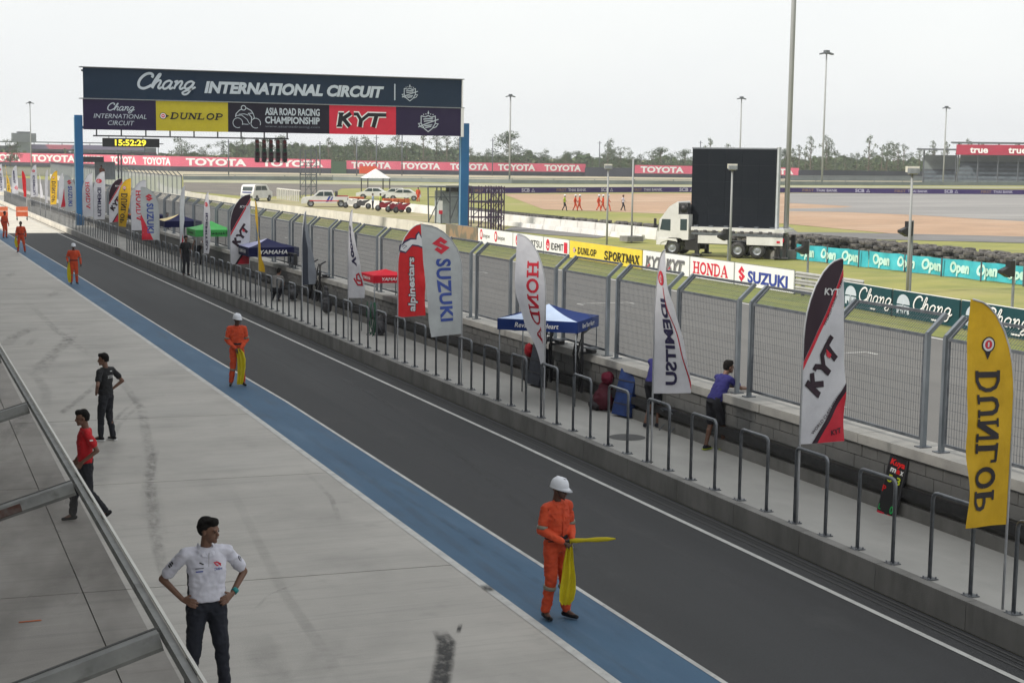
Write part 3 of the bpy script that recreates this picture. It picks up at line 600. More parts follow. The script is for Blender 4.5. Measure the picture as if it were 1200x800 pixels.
b = MB(); b.bar((-1.3, 0, 1.78), (1.3, 0, 1.78), .1, .1, M_dark); b.bar((-1.2, .0, .03), (1.25, 0, .03), .06, .06, M_galvd); b.build('rail', sl)
for k in range(4): b = MB(); b.bar((-.78+.52*k, 0, .03), (-.78+.52*k, 0, 1.1), .03, .03, M_galv); b.build('spacer', sl)

# ================================================================== RAILING HOOPS
hy = [14.25+1.586*k for k in range(0, 100)]       # first leg of each hoop
def hoop_mesh(w=.80):
    b = MB(); r = .085; H = 1.12; p = [(0, 0, 0)]
    p += [(0, 0, H-r)]+[(0, r-r*math.cos(t), H-r+r*math.sin(t)) for t in (PI/6, PI/3, PI/2)]
    p += [(0, w-r+r*math.sin(t), H-r+r*math.cos(t)) for t in (0, PI/6, PI/3)]+[(0, w, H-r), (0, w, 0)]
    b.tube(p, .026, M_hoop, 8); return b.mesh('rail')
def plate_mesh():
    b = MB(); b.box((0, 0, .006), (.16, .16, .012), M_hoop)
    for a in (-1, 1):
        for c in (-1, 1): b.lathe([(.012, 0), (.012, .035), (0, .035)], M_hoop, 6, c=(a*.055, c*.055, 0))
    return b.mesh('base_plate')
ME_h, ME_p = hoop_mesh(), plate_mesh()
ORD = ['first', 'second', 'third', 'fourth', 'fifth', 'sixth', 'seventh', 'eighth', 'ninth', 'tenth', 'eleventh', 'twelfth', 'thirteenth', 'fourteenth', 'fifteenth', 'sixteenth', 'seventeenth', 'eighteenth', 'nineteenth', 'twentieth', 'twenty-first', 'twenty-second', 'twenty-third', 'twenty-fourth', 'twenty-fifth']
hl = {0: 'steel railing hoop cut by the right edge, behind the foot of the yellow DUNLOP flag', 1: 'steel railing hoop between the leaning pit board and the yellow DUNLOP flag', 2: 'steel railing hoop standing in front of the leaning pit board', 3: 'steel railing hoop that carries the pole of the nearest KYT flag'}
for _k in range(4, 25): hl[_k] = 'steel railing hoop, %s from the right edge of the picture' % ORD[_k]
for k in range(-1, 98):
    y = 13.27+1.586*k
    if 83.6 < y < 86.6 or y > 168: continue
    i = k
    o = empty('railing_hoop', (12.05+bend(y), y, .354), hl.get(i, 'grey steel railing hoop bolted along the platform edge'), 'railing', 'railing hoops along the pit platform', rz=.0105 if y > 28 else 0)
    link('rail', ME_h, o)
    if y < 75:
        for yy in (0, .80): q = link('base_plate', ME_p, o); q.location = (0, yy, 0)
# ================================================================== DEBRIS FENCE ON THE WALL
PITCHF = 2.727
M_fpost = mat('fence_post_steel', (.20, .225, .25), (.13, .15, .17), .5, 5, 4, metal=.3, stretch=(1, 1, .3))
def post_mesh():
    b = MB(); b.bar((0, 0, -.01), (0, 0, 1.70), .065, .07, M_fpost); b.bar((0, 0, 1.69), (.31, 0, 1.975), .06, .065, M_fpost); b.box((0, 0, .008), (.2, .16, .016), M_galvd); return b.mesh('fence_post')
def frame_mesh():
    W = 2.30; b = MB(); y0, y1 = .06, W-.06
    for z in (.12, 1.66): b.bar((.0, y0, z), (0, y1, z), .035, .045, M_galvd)
    b.bar((.31, y0, 1.96), (.31, y1, 1.96), .035, .045, M_galvd)
    for y in (y0+.02, y1-.02): b.bar((0, y, .12), (0, y, 1.66), .03, .03, M_galvd); b.bar((0, y, 1.66), (.31, y, 1.96), .03, .03, M_galvd)
    return b.mesh('panel_frame')
def wire_mesh(full=True):
    W = 2.30; b = MB(); y0, y1 = .1, W-.1; n = 36 if full else 26; t = .0045 if full else .006
    for k in range(n+1):
        y = y0+(y1-y0)*k/n; b.bar((.0, y, .13), (0, y, 1.66), t, t, M_galvd); b.bar((0, y, 1.66), (.31, y, 1.96), t, t, M_galvd)
    for k in range(1, 12): z = .13+1.53*k/12; b.bar((.004, y0, z), (.004, y1, z), t, t, M_galvd)
    for k in range(1, 4): b.bar((.004+.31*k/4, y0, 1.66+.3*k/4), (.004+.31*k/4, y1, 1.66+.3*k/4), t, t, M_galvd)
    return b.mesh('wire_mesh')
ME_post, ME_fr, ME_w1, ME_w2 = post_mesh(), frame_mesh(), wire_mesh(), wire_mesh(False)
fl = {0: 'rightmost mesh fence panel on the wall, partly behind the yellow DUNLOP flag', 1: 'mesh fence panel on the wall between the KYT and yellow DUNLOP flags', 2: 'mesh fence panel on the wall partly behind the KYT flag', 3: 'mesh fence panel on the wall just right of the leaning man', 4: 'mesh fence panel on the wall left of the leaning man'}
for _k in range(5, 25): fl[_k] = 'mesh fence panel on the pit wall, %s from the right edge of the picture' % ORD[_k]
for k in range(-1, 46):
    y = 18.33-PITCHF+.22+PITCHF*k
    if y > 125: break
    o = empty('fence_panel', (14.05+bend(y), y, 1.41), fl.get(k, 'grey welded mesh fence panel with bent top standing on the pit wall'), 'fence panel', 'mesh fence panels along the pit wall', rz=.0105 if y > 28 else 0)
    for yy in (0, 2.30): q = link('fence_post', ME_post, o); q.location = (0, yy, 0)
    link('panel_frame', ME_fr, o); link('wire_mesh', ME_w1 if y < 45 else ME_w2, o, 'stuff')

# ================================================================== FEATHER FLAGS
F_white = mat('flag_white_cloth', (.66, .66, .70), (.58, .58, .62), .7, 3, bump=.9, bscale=5, trans=.35); F_yel = mat('flag_yellow_cloth', (.70, .43, .02), (.60, .36, .015), .7, 3, bump=.9, bscale=5, trans=.35); F_red = mat('flag_red_cloth', (.70, .025, .03), (.60, .02, .025), .7, 3, bump=.9, bscale=5, trans=.3)
F_dark = mat('flag_plum_cloth', (.035, .015, .028), (.03, .012, .024), .7, 3, trans=.1); F_grey = mat('flag_grey_cloth', (.20, .22, .25), (.16, .17, .2), .7, 3, trans=.3); F_sil = mat('flag_silver_cloth', (.50, .53, .53), (.45, .47, .48), .7, 3, bump=.9, bscale=5, trans=.3); F_navy = mat('flag_navy_cloth', (.02, .028, .045), (.016, .02, .035), .7, 3, trans=.1)
FP = {'black': mat('flag_print_black', (.02, .016, .022), rough=.7), 'red': mat('flag_print_red', (.62, .02, .045), rough=.7), 'blue': mat('flag_print_blue', (.04, .08, .34), rough=.7), 'navy': mat('flag_print_navy', (.035, .03, .09), rough=.7), 'white': mat('flag_print_white', (.7, .7, .72), rough=.7), 'plum': F_dark}
M_fpole = mat('flag_pole', (.42, .43, .45), (.34, .35, .37), .4, 5)
FLAGS = [
('dunlop',12.05,14.26,1.38,4.06,0.72,-179,-169), ('kyt',12.05,18.76,1.53,4.20,0.80,14,4), ('idemitsu',12.05,23.43,1.58,4.10,0.66,-104,-49), ('honda',12.05,28.20,1.39,4.07,0.66,132,78),
('suzuki',12.00,32.95,1.56,4.07,0.98,-182,-158), ('alpinestars',11.95,37.65,1.46,3.86,0.75,11,3), ('voodoo',11.90,42.15,1.56,4.08,0.62,-94,-64), ('grey',11.85,47.28,1.51,3.82,0.62,63,31),
('yellowthin',11.78,53.24,1.53,4.01,0.6,-113,-88), ('kyt',11.74,57.89,1.42,4.07,0.75,-1,3), ('idemitsu',11.68,62.96,1.52,4.03,0.5,-76,-68), ('white',11.63,68.30,1.53,4.15,0.26,20,40),
('suzuki',11.57,73.59,1.50,3.99,0.85,-184,-166), ('honda',11.48,82.23,1.53,4.16,0.8,-3,5), ('dunlop',11.43,86.81,1.54,4.17,0.75,-22,-68), ('kyt',11.39,90.48,1.56,4.10,0.8,-22,26),
('idemitsu',11.32,97.19,1.48,4.40,0.7,-22,-22), ('honda',11.27,102.65,1.41,4.22,0.7,-22,-22), ('suzuki',11.23,106.25,1.66,4.04,0.8,-164,-152), ('whitered',11.12,116.58,1.53,4.01,0.5,39,8),
('dunlop',11.06,122.47,1.52,4.12,0.6,-22,-51), ('white',11.02,126.29,1.53,4.13,0.3,28,42), ('white',10.98,130.28,1.81,3.81,0.4,-95,-52), ('idemitsu',10.89,138.43,1.64,4.42,0.6,22,-10),
('red',10.85,142.48,1.53,3.85,0.45,-145,-131), ('voodoo',10.68,158.04,1.41,4.15,0.6,26,-22), ('dunlop',10.62,164.35,1.33,4.17,0.55,-104,-41), ('idemitsu',10.50,176.06,1.11,4.15,0.6,42,-22)]
FLAB = ['large yellow feather flag with black mirrored DUNLOP letters at the right edge', 'white feather flag with plum tip and diagonal KYT letters, nearest of the KYT flags', 'white triangular-looking feather flag reading mirrored USTIM beside the folded chair', 'white feather flag with red HONDA letters in front of the blue Revs Your Heart canopy',
 'wide silver feather flag with blue SUZUKI letters beside the red flag', 'red feather flag with white alpinestars lettering beside the SUZUKI flag', 'narrow white feather flag with dark letters and a red emblem at its foot', 'edge-on grey and navy feather flag between the white lettered flag and the yellow one',
 'narrow yellow feather flag in front of the navy canopy', 'white feather flag with plum tip between the green canopy and the navy canopy', 'narrow white feather flag with a red emblem in front of the green canopy', 'thin edge-on white feather flag beside the two people in black',
 'silver and red feather flag with blue SUZUKI letters right of the blue gantry post', 'white feather flag with red HONDA letters between the yellow flag and the SUZUKI flag', 'yellow feather flag with black letters, first yellow one right of the blue gantry post', 'white feather flag with plum tip behind the yellow flag near the gantry post',
 'white feather flag with a round red emblem, second right of the blue gantry post', 'white feather flag with red HONDA letters touching the right side of the blue gantry post', 'grey feather flag with a red emblem touching the left side of the blue gantry post', 'white and red feather flag beside the grey flag left of the gantry post',
 'yellow feather flag nearest the left side of the blue gantry post', 'bare-looking edge-on white feather flag left of the yellow one', 'thin white feather flag leaning next to the edge-on white one, far left', 'white pointed feather flag with small letters right of the twisted red flag',
 'thin twisted red feather flag at far left', 'white rounded feather flag with small lettering right of the leftmost yellow flag', 'leftmost yellow feather flag in the row', 'white feather flag cut by the left edge of the picture']
for fi, (des, bx_, by_, zb, zt, W, at_, ab_) in enumerate(FLAGS):
    aT, aB = math.radians(at_), math.radians(ab_); Hh = zt-zb; rnd = random.Random(fi)
    sgn = 1 if math.cos((aT+aB)/2+YAW) >= 0 else -1            # free edge to the right or to the left as seen from the pit building
    root = empty('feather_flag', (bx_, by_, .356), FLAB[fi], 'flag', 'feather flags tied along the platform railing')
    vk = .55; slant = rnd.uniform(-.03, .05)*1.2
    def ulo(v): return 0 if v < vk else 1-math.sqrt(max(0, 1-((v-vk)/(1-vk))**2)) if v < 1 else 1
    ph = rnd.uniform(0, 6)
    def surf(u, v, off=0):
        """u across the cloth from pole to free edge, v up the cloth"""
        t = min(1, v/(.7 if fi in (3,) else 1)); t = t*t*(3-2*t); a = aB+(aT-aB)*t; z = zb+Hh*v-.356+slant*u*(1-v)
        wv = (.045*math.sin(5.5*v+ph+2*u)+.028*math.sin(12*v-4*u+ph)+.012*math.sin(23*v+7*u+2*ph))*u*min(1, 1.6*(1-v)+.1)
        d = Vector((math.cos(a), math.sin(a), 0)); nn = Vector((-d.y, d.x, 0))
        return d*(W*u*(1-.04*math.sin(3*v+ph)))+nn*(wv+off)+Vector((0, 0, z))
    nu, nv = (10, 40) if fi < 8 else (6, 22)
    base = {'dunlop': F_yel, 'yellowthin': F_yel, 'alpinestars': F_red, 'red': F_red, 'grey': F_grey, 'suzuki': F_sil}.get(des, F_white)
    def cm(u, v):
        if des == 'grey' and u < .5: return F_navy
        return base
    b = MB(); ids = {}
    for j in range(nv+1):
        v = j/nv
        v = 1-(1-v)**1.25*.999 if v < 1 else .9995
        lo = ulo(v)
        for i in range(nu+1):
            u = lo+(1-lo)*i/nu; ids[(i, j)] = len(b.v); b.v.append(tuple(surf(u, v))); 
            ids[('uv', i, j)] = (u, v)
    for j in range(nv):
        for i in range(nu):
            (u0, v0), (u1, v1) = ids[('uv', i, j)], ids[('uv', i+1, j+1)]
            b.f.append((ids[(i, j)], ids[(i+1, j)], ids[(i+1, j+1)], ids[(i, j+1)])); b.m.append(b.mi(cm((u0+u1)/2, (v0+v1)/2))); b.sm.append(True)
    cl = b.build('flag_cloth', root)
    pp = [Vector((0, 0, .0)), Vector((0, 0, .6))]+[surf(ulo(v), v) for v in [k/14 for k in range(14)]+[.965, .985, .9995]]
    b = MB(); b.tube(pp, [.016]*8+[.012]*(len(pp)-8), M_fpole, 6); b.build('pole', root)
    # print: local print plane x = across as seen from the building, y = up; both faces of the cloth carry it
    for side in ((1, -1) if fi < 19 else (-1 if sgn > 0 else 1,)):
        def fm(x, y, L, side=side): return surf((x if sgn > 0 else W-x)/W, y/Hh, side*(.006+.0006*L))
        p = Print(fm, .07 if fi < 8 else .14); dn = -PI/2; mir = True
        X_ = (lambda u: W*u) if sgn > 0 else (lambda u: W*(1-u))
        def area(pts, m): p.poly([(X_(u), Hh*v) for u, v in pts], m)
        edge = [(ulo(v)+.004, v) for v in [.42+.58*k/24 for k in range(24)]]+[(ulo(.995)+.0, .995)]
        if des == 'kyt':
            if fi != 1: p.maxlen = .1
            ln1 = lambda u, o=0: .44+o+.50*u
            top_ = [(u, v) for u, v in edge if v > ln1(u)]
            area([(0.0, .445)]+top_+[(1, .995), (1, .95)], F_dark)
            area([(0, .44), (1, .945), (1, .905), (0, .40)], FP['red'])
            area([(.36, .003), (1, .28), (1, .003)], FP['red']); area([(.36, .003), (1, .28), (1, .325), (.24, .003)], F_dark)
        if des == 'whitered': area([(.25, .003), (1, .6), (1, .003)], FP['red'])
        if des == 'suzuki' and fi == 12: area([(.35, .003), (1, .5), (1, .003)], FP['red'])
        if des == 'idemitsu' and fi == 2: area([(1, .02), (1, .08), (.62, .74), (.58, .74)], FP['red'])
        if des == 'dunlop' and W > .5:
            cx = W*(.42 if sgn < 0 else .5)
            p.arrow_d(0, 0, 0, FP['black'], FP['white'], FP['red']) if 0 else None
            p.place(cx+.0, Hh*.80, 1, dn); p.arrow_d(0, 0, W*.13, FP['black'], FP['white'], FP['red']); p.pop()
            p.place(cx-W*.24, Hh*.69, 1, dn, False, shear=0); p.push(1, 0, 0, 0, -1, W*.48); p.glyphs(SERIF, 'DUNLOP', 0, 0, W*.48, Hh*.63, FP['black']); p.pop(); p.pop()
        elif des == 'kyt':
            p.place(W*.29, Hh*.265, 1, math.radians(57)); p.kyt(0, -W*.10, W*.38, Hh*.32, F_dark, FP['black'], .1, .06); p.poly([(Hh*.225, W*.04), (Hh*.25, W*.04), (Hh*.255, W*.22), (Hh*.225, W*.14)], FP['red']); p.pop()
            if fi == 1:
                p.place(W*.26, Hh*.05, 1, math.radians(47)); p.text('WORLD CLASS HELMET', 0, 0, .05, FP['plum'], .01, w=.78); p.pop()
                p.place(W*.68, Hh*.04, 1, math.radians(10)); p.text('KYT', 0, 0, .08, F_dark, .02, w=.2); p.pop()
                p.place(W*.50, Hh*.64, 1, math.radians(60)); p.text('WORLD CLASS HELMET', 0, 0, .045, FP['plum'], .01, w=.8); p.pop()
            p.place(W*.48, Hh*.81, 1, math.radians(-4)); p.text('KYT', 0, 0, W*.12, FP['white'], .03, .1, w=W*.40); p.pop()
        elif des == 'idemitsu':
            if sgn > 0: cx, tw = (W*.5, W*.3)
            else: cx, tw = (W*.5, W*.3)
            p.place(cx, Hh*.80, 1, dn); p.wing_drop(0, 0, W*.24, FP['red'], FP['white']); p.pop()
            p.place(cx-tw/2, Hh*.66, 1, dn); p.push(1, 0, 0, 0, -1, tw); p.text('IDEMITSU', 0, 0, tw, FP['navy'], .035, w=Hh*.60); p.pop(); p.pop()
        elif des == 'honda':
            tw = W*.36; cx = W*(.5); 
            p.place(cx-tw/2+(.05 if fi == 3 else 0), Hh*.80, 1, dn); p.push(1, 0, 0, 0, -1, tw); p.glyphs(SERIF, 'HONDA', 0, 0, tw, Hh*.62, FP['red']); p.pop(); p.pop()
        elif des == 'suzuki':
            p.suzuki_s(W*.24, Hh*.73, W*.44, W*.40, FP['red']); p.place(W*.34, Hh*.69, 1, dn); p.text('SUZUKI', 0, 0, W*.36, FP['blue'], .035, 0, w=Hh*.56, space=1.08); p.pop()
        elif des == 'alpinestars':
            p.place(W*.62, Hh*.05, 1, PI/2); p.text('alpinestars', 0, 0, W*.27, FP['black'], .07, .1, w=Hh*.60); p.text('alpinestars', .01, .005, W*.25, FP['white'], .03, .1, w=Hh*.585); p.pop()
            st = [(.1, .72), (.3, .70), (.55, .78), (.78, .77), (.98, .745), (.98, .83), (.9, .85), (.82, .90), (.74, .87), (.72, .83), (.5, .83), (.28, .80), (.12, .76)]
            p.poly([(W*(x+.0), Hh*y) for x, y in [(.04, .705), (.3, .685), (.55, .765), (.78, .755), (1, .725), (1, .85), (.92, .87), (.82, .92), (.70, .885), (.68, .845), (.5, .85), (.25, .82), (.06, .77)]], FP['navy']); p.poly([(W*x, Hh*y) for x, y in st], FP['white']); p.stroke([(W*.2, Hh*.735), (W*.34, Hh*.76), (W*.24, Hh*.775), (W*.16, Hh*.75)], .015, FP['navy'])
        elif des == 'voodoo':
            p.place(W*.30, Hh*.36, 1, PI/2); p.push(1, 0, 0, 0, -1, 0); p.text('Voocse', 0, 0, W*.36, FP['navy'], .05, w=Hh*.46); p.pop(); p.pop()
            p.place(W*.66, Hh*.20, 1, .25); p.stroke([(-.13, .1), (-.02, -.12), (.1, -.16), (.14, 0), (.12, .17), (0, .16), (-.02, .02), (.1, -.04)], .055, FP['red']); p.pop()
        elif des == 'white' and fi == 11: p.poly([(W*.3, .1), (W*.9, .2), (W*.6, .5)], FP['red'])
        if p.b.v: p.build('lettering', cl)
# ================================================================== PEOPLE
def mk(n, *c, rough=.85, **k): return mat(n, srgb(*c), tuple(x*.8 for x in srgb(*c)), rough, 9, **k)
S_skin = mat('skin', (.17, .085, .055), (.14, .07, .045), .55, 8); S_skin2 = mat('tanned_skin', (.10, .05, .034), (.085, .042, .03), .5, 8)
S_or = mat('orange_coverall_cloth', (.62, .075, .022), (.50, .055, .018), .85, 7, bump=.2, bscale=30); S_hair = mat('black_hair', (.010, .009, .009), (.015, .013, .012), .85, 60, 3, bump=.6, bscale=150, spec=.15)
S_navy = mk('navy_trousers', 26, 30, 42); S_blk = mk('black_trousers', 30, 31, 38); S_wht = mat('white_polo_cloth', (.62, .62, .70), (.54, .54, .62), .85, 7, bump=.15, bscale=25); S_red = mk('red_tshirt_cloth', 190, 24, 34); S_bt = mk('black_tshirt_cloth', 22, 23, 26)
S_pur = mk('violet_blue_shirt', 44, 42, 112); S_shoe = flat('black_shoe', (.012, .012, .014), .4); S_helm = flat('helmet_white', (.72, .74, .80), .25); S_refl = flat('grey_reflective_tape', (.22, .21, .17), .4); S_yel = mat('yellow_flag_cloth', (.66, .56, .015), (.56, .46, .01), .8, 6, trans=.2)
S_gry = mk('grey_cloth', 120, 118, 116); S_grn = mk('lime_vest', 170, 190, 60); S_eye = flat('eye_dark', (.01, .008, .008), .2); S_lip = flat('lips', (.10, .035, .03), .5); S_jean = mk('blue_jeans', 40, 55, 95)
def cap_shape(b, p, q, r1, r2, n=12, fl=1.0):
    p, q = Vector(p), Vector(q); d = q-p; L = d.length or 1e-5; d = d/L if L > 1e-4 else Vector((0, 0, 1))
    u = Vector((1, 0, 0)) if abs(d.x) < .9 else Vector((0, 1, 0)); a = (u-d*u.dot(d)).normalized(); c = d.cross(a); rings = []
    for k in range(5): t = PI/2*k/4-PI/2; rings.append((p+d*(r1*math.sin(t)), r1*math.cos(t)))
    for k in range(5): t = PI/2*k/4; rings.append((q+d*(r2*math.sin(t)), r2*math.cos(t)))
    vs = [o+a*(max(r, .0005)*math.cos(2*PI*j/n))+c*(max(r, .0005)*fl*math.sin(2*PI*j/n)) for o, r in rings for j in range(n)]
    m = len(rings); fs = [(i*n+j, i*n+(j+1) % n, (i+1)*n+(j+1) % n, (i+1)*n+j) for i in range(m-1) for j in range(n)]+[tuple(range(n))[::-1], tuple(range((m-1)*n, m*n))]
    b.add(vs, fs, None)
def ell_shape(b, c, r, M=None, n=14):
    vs = []; m = 9
    for i in range(m+1):
        t = PI*i/m
        for j in range(n):
            f = 2*PI*j/n; v = Vector((r[0]*max(math.sin(t), .01)*math.cos(f), r[1]*max(math.sin(t), .01)*math.sin(f), -r[2]*math.cos(t)))
            vs.append((M @ v if M else v)+Vector(c))
    b.add(vs, [(i*n+j, i*n+(j+1) % n, (i+1)*n+(j+1) % n, (i+1)*n+j) for i in range(m) for j in range(n)]+[tuple(range(n))[::-1], tuple(range(m*n, m*n+n))], None)
def loft_shape(b, secs, n=18):
    """secs: (centre, rx, ry, X axis, Y axis); superellipse sections"""
    vs = []
    for c, rx, ry, X, Y in secs:
        for j in range(n):
            t = 2*PI*j/n; ct, st = math.cos(t), math.sin(t); e = .85
            vs.append(Vector(c)+X*(rx*math.copysign(abs(ct)**e, ct))+Y*(ry*math.copysign(abs(st)**e, st)))
    m = len(secs); b.add(vs, [(i*n+j, i*n+(j+1) % n, (i+1)*n+(j+1) % n, (i+1)*n+j) for i in range(m-1) for j in range(n)]+[tuple(range(n))[::-1], tuple(range((m-1)*n, m*n))], None)
def fuse(b, name, m, vox, parent, smooth=2, wrinkle=0, seed=0, mfun=None, mats=None):
    """melts overlapping shapes into one continuous skin"""
    me = bpy.data.meshes.new(name); me.from_pydata(b.v, [], b.f); o = bpy.data.objects.new(name, me)
    r = o.modifiers.new('r', 'REMESH'); r.mode = 'VOXEL'; r.voxel_size = vox
    if smooth: s = o.modifiers.new('s', 'SMOOTH'); s.iterations = smooth; s.factor = .5
    m2 = eval_mesh(o); m2.name = name
    bpy.data.objects.remove(o); bpy.data.meshes.remove(me)
    for x in (mats or [m]): m2.materials.append(x)
    if wrinkle:
        for v in m2.vertices:
            q = v.co; k = noise.noise(Vector((q.x*7+seed, q.y*7, q.z*13+q.x*6)))+.6*(1-2*abs(noise.noise(Vector((q.x*12+q.z*5, q.y*12+seed, q.z*20-q.x*8)))))-.3; v.co = q+v.normal*(wrinkle*k)
    for p in m2.polygons: p.use_smooth = True
    if mfun:
        for p in m2.polygons: p.material_index = mfun(p.center)
    return link(name, m2, parent)
def person(label, loc, rz, o, hgt=1.75, vox=.012, group=None):
    """o: pose and outfit; local frame: faces +Y, own right hand +X"""
    S = hgt/1.75; root = empty('person', loc, label, 'person', group, rz); root.scale = (S, S, S); V = Vector
    near = vox < .02
    lean = o.get('lean', 0); tw = o.get('twist', 0); pz = o.get('pelvis', .93); px_, py_ = o.get('shift', (0, 0))
    base = V((px_, py_, pz)); RL = Matrix.Rotation(-lean, 3, 'X') @ Matrix.Rotation(tw, 3, 'Z') if 1 else None
    T = lambda x, y, z: base+RL @ V((x, y, z-.93)); X, Y, Z = RL @ V((1, 0, 0)), RL @ V((0, 1, 0)), RL @ V((0, 0, 1))
    fat = o.get('build', 1)
    hip = {1: base+V((.085, 0, -.03)), -1: base+V((-.085, 0, -.03))}
    kn = {s: V(o.get('knee', {}).get(s, (s*.10, .03, .49))) for s in (1, -1)}; an = {s: V(o.get('ankle', {}).get(s, (s*.12, -.02, .085))) for s in (1, -1)}
    td = {s: V(o.get('toe', {}).get(s, (s*.25, 1, 0))).normalized() for s in (1, -1)}
    sh = {s: T(s*.185*fat, -.005, 1.40) for s in (1, -1)}; el = {s: V(o.get('elbow', {}).get(s, (s*.25, -.04, 1.13))) for s in (1, -1)}; wr = {s: V(o.get('wrist', {}).get(s, (s*.27, .06, .88))) for s in (1, -1)}
    hd = {s: V(o.get('hand', {}).get(s, (0, .1, -1))).normalized() for s in (1, -1)}; pal = {s: V(o.get('palm', {}).get(s, (-s, 0, 0))).normalized() for s in (1, -1)}
    curl = o.get('curl', .5)
    nk = T(0, -.005, 1.46); hy_, ht_ = o.get('head', (0, 0))
    HR = RL @ Matrix.Rotation(lean*.7, 3, 'X') @ Matrix.Rotation(hy_, 3, 'Z') @ Matrix.Rotation(ht_, 3, 'X'); hc = nk+Z*.06+HR @ V((0, .035, .095)); Hd = lambda x, y, z: hc+HR @ V((x, y, z))
    # body: one continuous skin
    b = MB()
    loft_shape(b, [(T(0, 0, .86), .13, .085, X, Y), (T(0, 0, .95), .15*fat, .095, X, Y), (T(0, .005, 1.08), .13*fat, .088*fat, X, Y), (T(0, .01, 1.25), .15*fat, .10, X, Y), (T(0, 0, 1.38), .155*fat, .088, X, Y), (T(0, -.005, 1.45), .075, .06, X, Y)])
    cap_shape(b, T(0, -.01, 1.42), hc-HR @ V((0, .02, .05)), .056, .052)
    ell_shape(b, hc+HR @ V((0, -.008, .035)), (.078, .098, .095), HR); ell_shape(b, hc+HR @ V((0, .028, -.045)), (.055, .066, .062), HR); ell_shape(b, hc+HR @ V((0, .07, -.088)), (.026, .022, .02), HR)
    cap_shape(b, Hd(0, .085, .015), Hd(0, .104, -.022), .009, .014); 
    for s in (1, -1): ell_shape(b, Hd(s*.076, -.004, -.002), (.012, .018, .03), HR, 8)
    if near:
        cap_shape(b, Hd(-.035, .082, .028), Hd(.035, .082, .028), .011, .011); ell_shape(b, Hd(0, .082, -.052), (.024, .014, .012), HR, 8)
    for s in (1, -1):
        cap_shape(b, T(s*.10, -.005, 1.415), sh[s], .05, .052); cap_shape(b, sh[s], el[s], .047*fat, .036); cap_shape(b, el[s], wr[s], .037, .025)
        cap_shape(b, hip[s], kn[s], .078*fat, .052); cap_shape(b, kn[s], an[s], .052, .036); m = kn[s].lerp(an[s], .3); cap_shape(b, m-td[s]*.012, m-td[s]*.008+(an[s]-kn[s])*.12, .05, .045)
        cap_shape(b, an[s], an[s]+td[s]*.11+V((0, 0, -.045)), .035, .028)
        # hand: palm, four fingers of different length, thumb from the side of the palm
        d, n = hd[s], pal[s]; n = (n-d*n.dot(d)).normalized(); e = d.cross(n).normalized()*(1 if s > 0 else -1); w0 = wr[s]
        if near:
            for k in (-1, 0, 1): cap_shape(b, w0+d*.015+e*(k*.012), w0+d*.085+e*(k*.026), .016, .0125, 8)
            for k, L in ((-1.5, .062), (-.5, .076), (.5, .080), (1.5, .068)):
                p0 = w0+d*.09+e*(k*.0235); c1 = curl*(1+.12*k); d1 = (d*math.cos(c1)+n*math.sin(c1)); d2 = (d*math.cos(2.1*c1)+n*math.sin(2.1*c1)); p1 = p0+d1*(L*.52); p2 = p1+d2*(L*.5)
                cap_shape(b, p0, p1, .0098, .009, 7); cap_shape(b, p1, p2, .009, .0075, 7)
            t0 = w0+d*.03+e*.026; t1 = t0+(d*.6+e*.7+n*.35).normalized()*.042; t2 = t1+(d*.85+e*.25+n*.45).normalized()*.032
            cap_shape(b, t0, t1, .0135, .0105, 8); cap_shape(b, t1, t2, .0105, .0085, 8)
        else: cap_shape(b, w0, w0+d*.10, .032, .026, 8); cap_shape(b, w0+d*.1, w0+(d+n*.5)*.14, .024, .016, 8); cap_shape(b, w0+d*.03, w0+d*.07+e*.05, .016, .012, 6)
    body = fuse(b, 'body', o.get('skin', S_skin), min(vox, .0075) if near else vox, root, 1)
    # face details
    if vox < .025:
        for s in (1, -1):
            q = MB(); q.lathe([(.0, .004), (.010, .002), (.011, 0)], S_eye, 8, 'Y'); e_ = q.build('eye', body); e_.matrix_local = Matrix.Translation(Hd(s*.031, .088, .008)) @ HR.to_4x4()
        q = MB(); q.box((0, 0, 0), (.042, .006, .007), S_lip); e_ = q.build('mouth', body); e_.matrix_local = Matrix.Translation(Hd(0, .095, -.052)) @ HR.to_4x4()
    # clothes
    low, up, slv = o.get('lower', S_blk), o.get('upper', S_wht), o.get('sleeve', 'short'); bag = o.get('bag', 1.0); cv = max(vox, .012)
    def legs(b, r=1.0):
        loft_shape(b, [(T(0, 0, .85), .145*r, .10*r, X, Y), (T(0, 0, .95), .168*r*fat, .112*r, X, Y), (T(0, .005, 1.03), .152*fat, .103*fat, X, Y)])
        for s in (1, -1):
            cap_shape(b, hip[s]+V((0, 0, -.02)), kn[s], .098*r*fat, .072*r); hem = kn[s].lerp(an[s], o.get('hem', .93)); cap_shape(b, kn[s], hem, .07*r, .058*r*o.get('flare', 1))
    def top(b, r=1.0, z0=.93):
        loft_shape(b, [(T(0, 0, z0), .172*r*fat, .118*r*fat, X, Y), (T(0, .008, 1.06), .158*r*fat, .11*r*fat, X, Y), (T(0, .012, 1.24), .172*r*fat, .118*r, X, Y), (T(0, 0, 1.37), .17*r*fat, .10*r, X, Y), (T(0, -.008, 1.462), .098, .082, X, Y)])
        for s in (1, -1):
            cap_shape(b, T(s*.09, -.005, 1.408), sh[s], .066, .064)
            if slv == 'long': cap_shape(b, sh[s], el[s], .066*r, .056*r); cap_shape(b, el[s], el[s].lerp(wr[s], .95), .055*r, .043*r)
            else: cap_shape(b, sh[s], sh[s].lerp(el[s], o.get('slen', .62)), .061*r, .062*r)
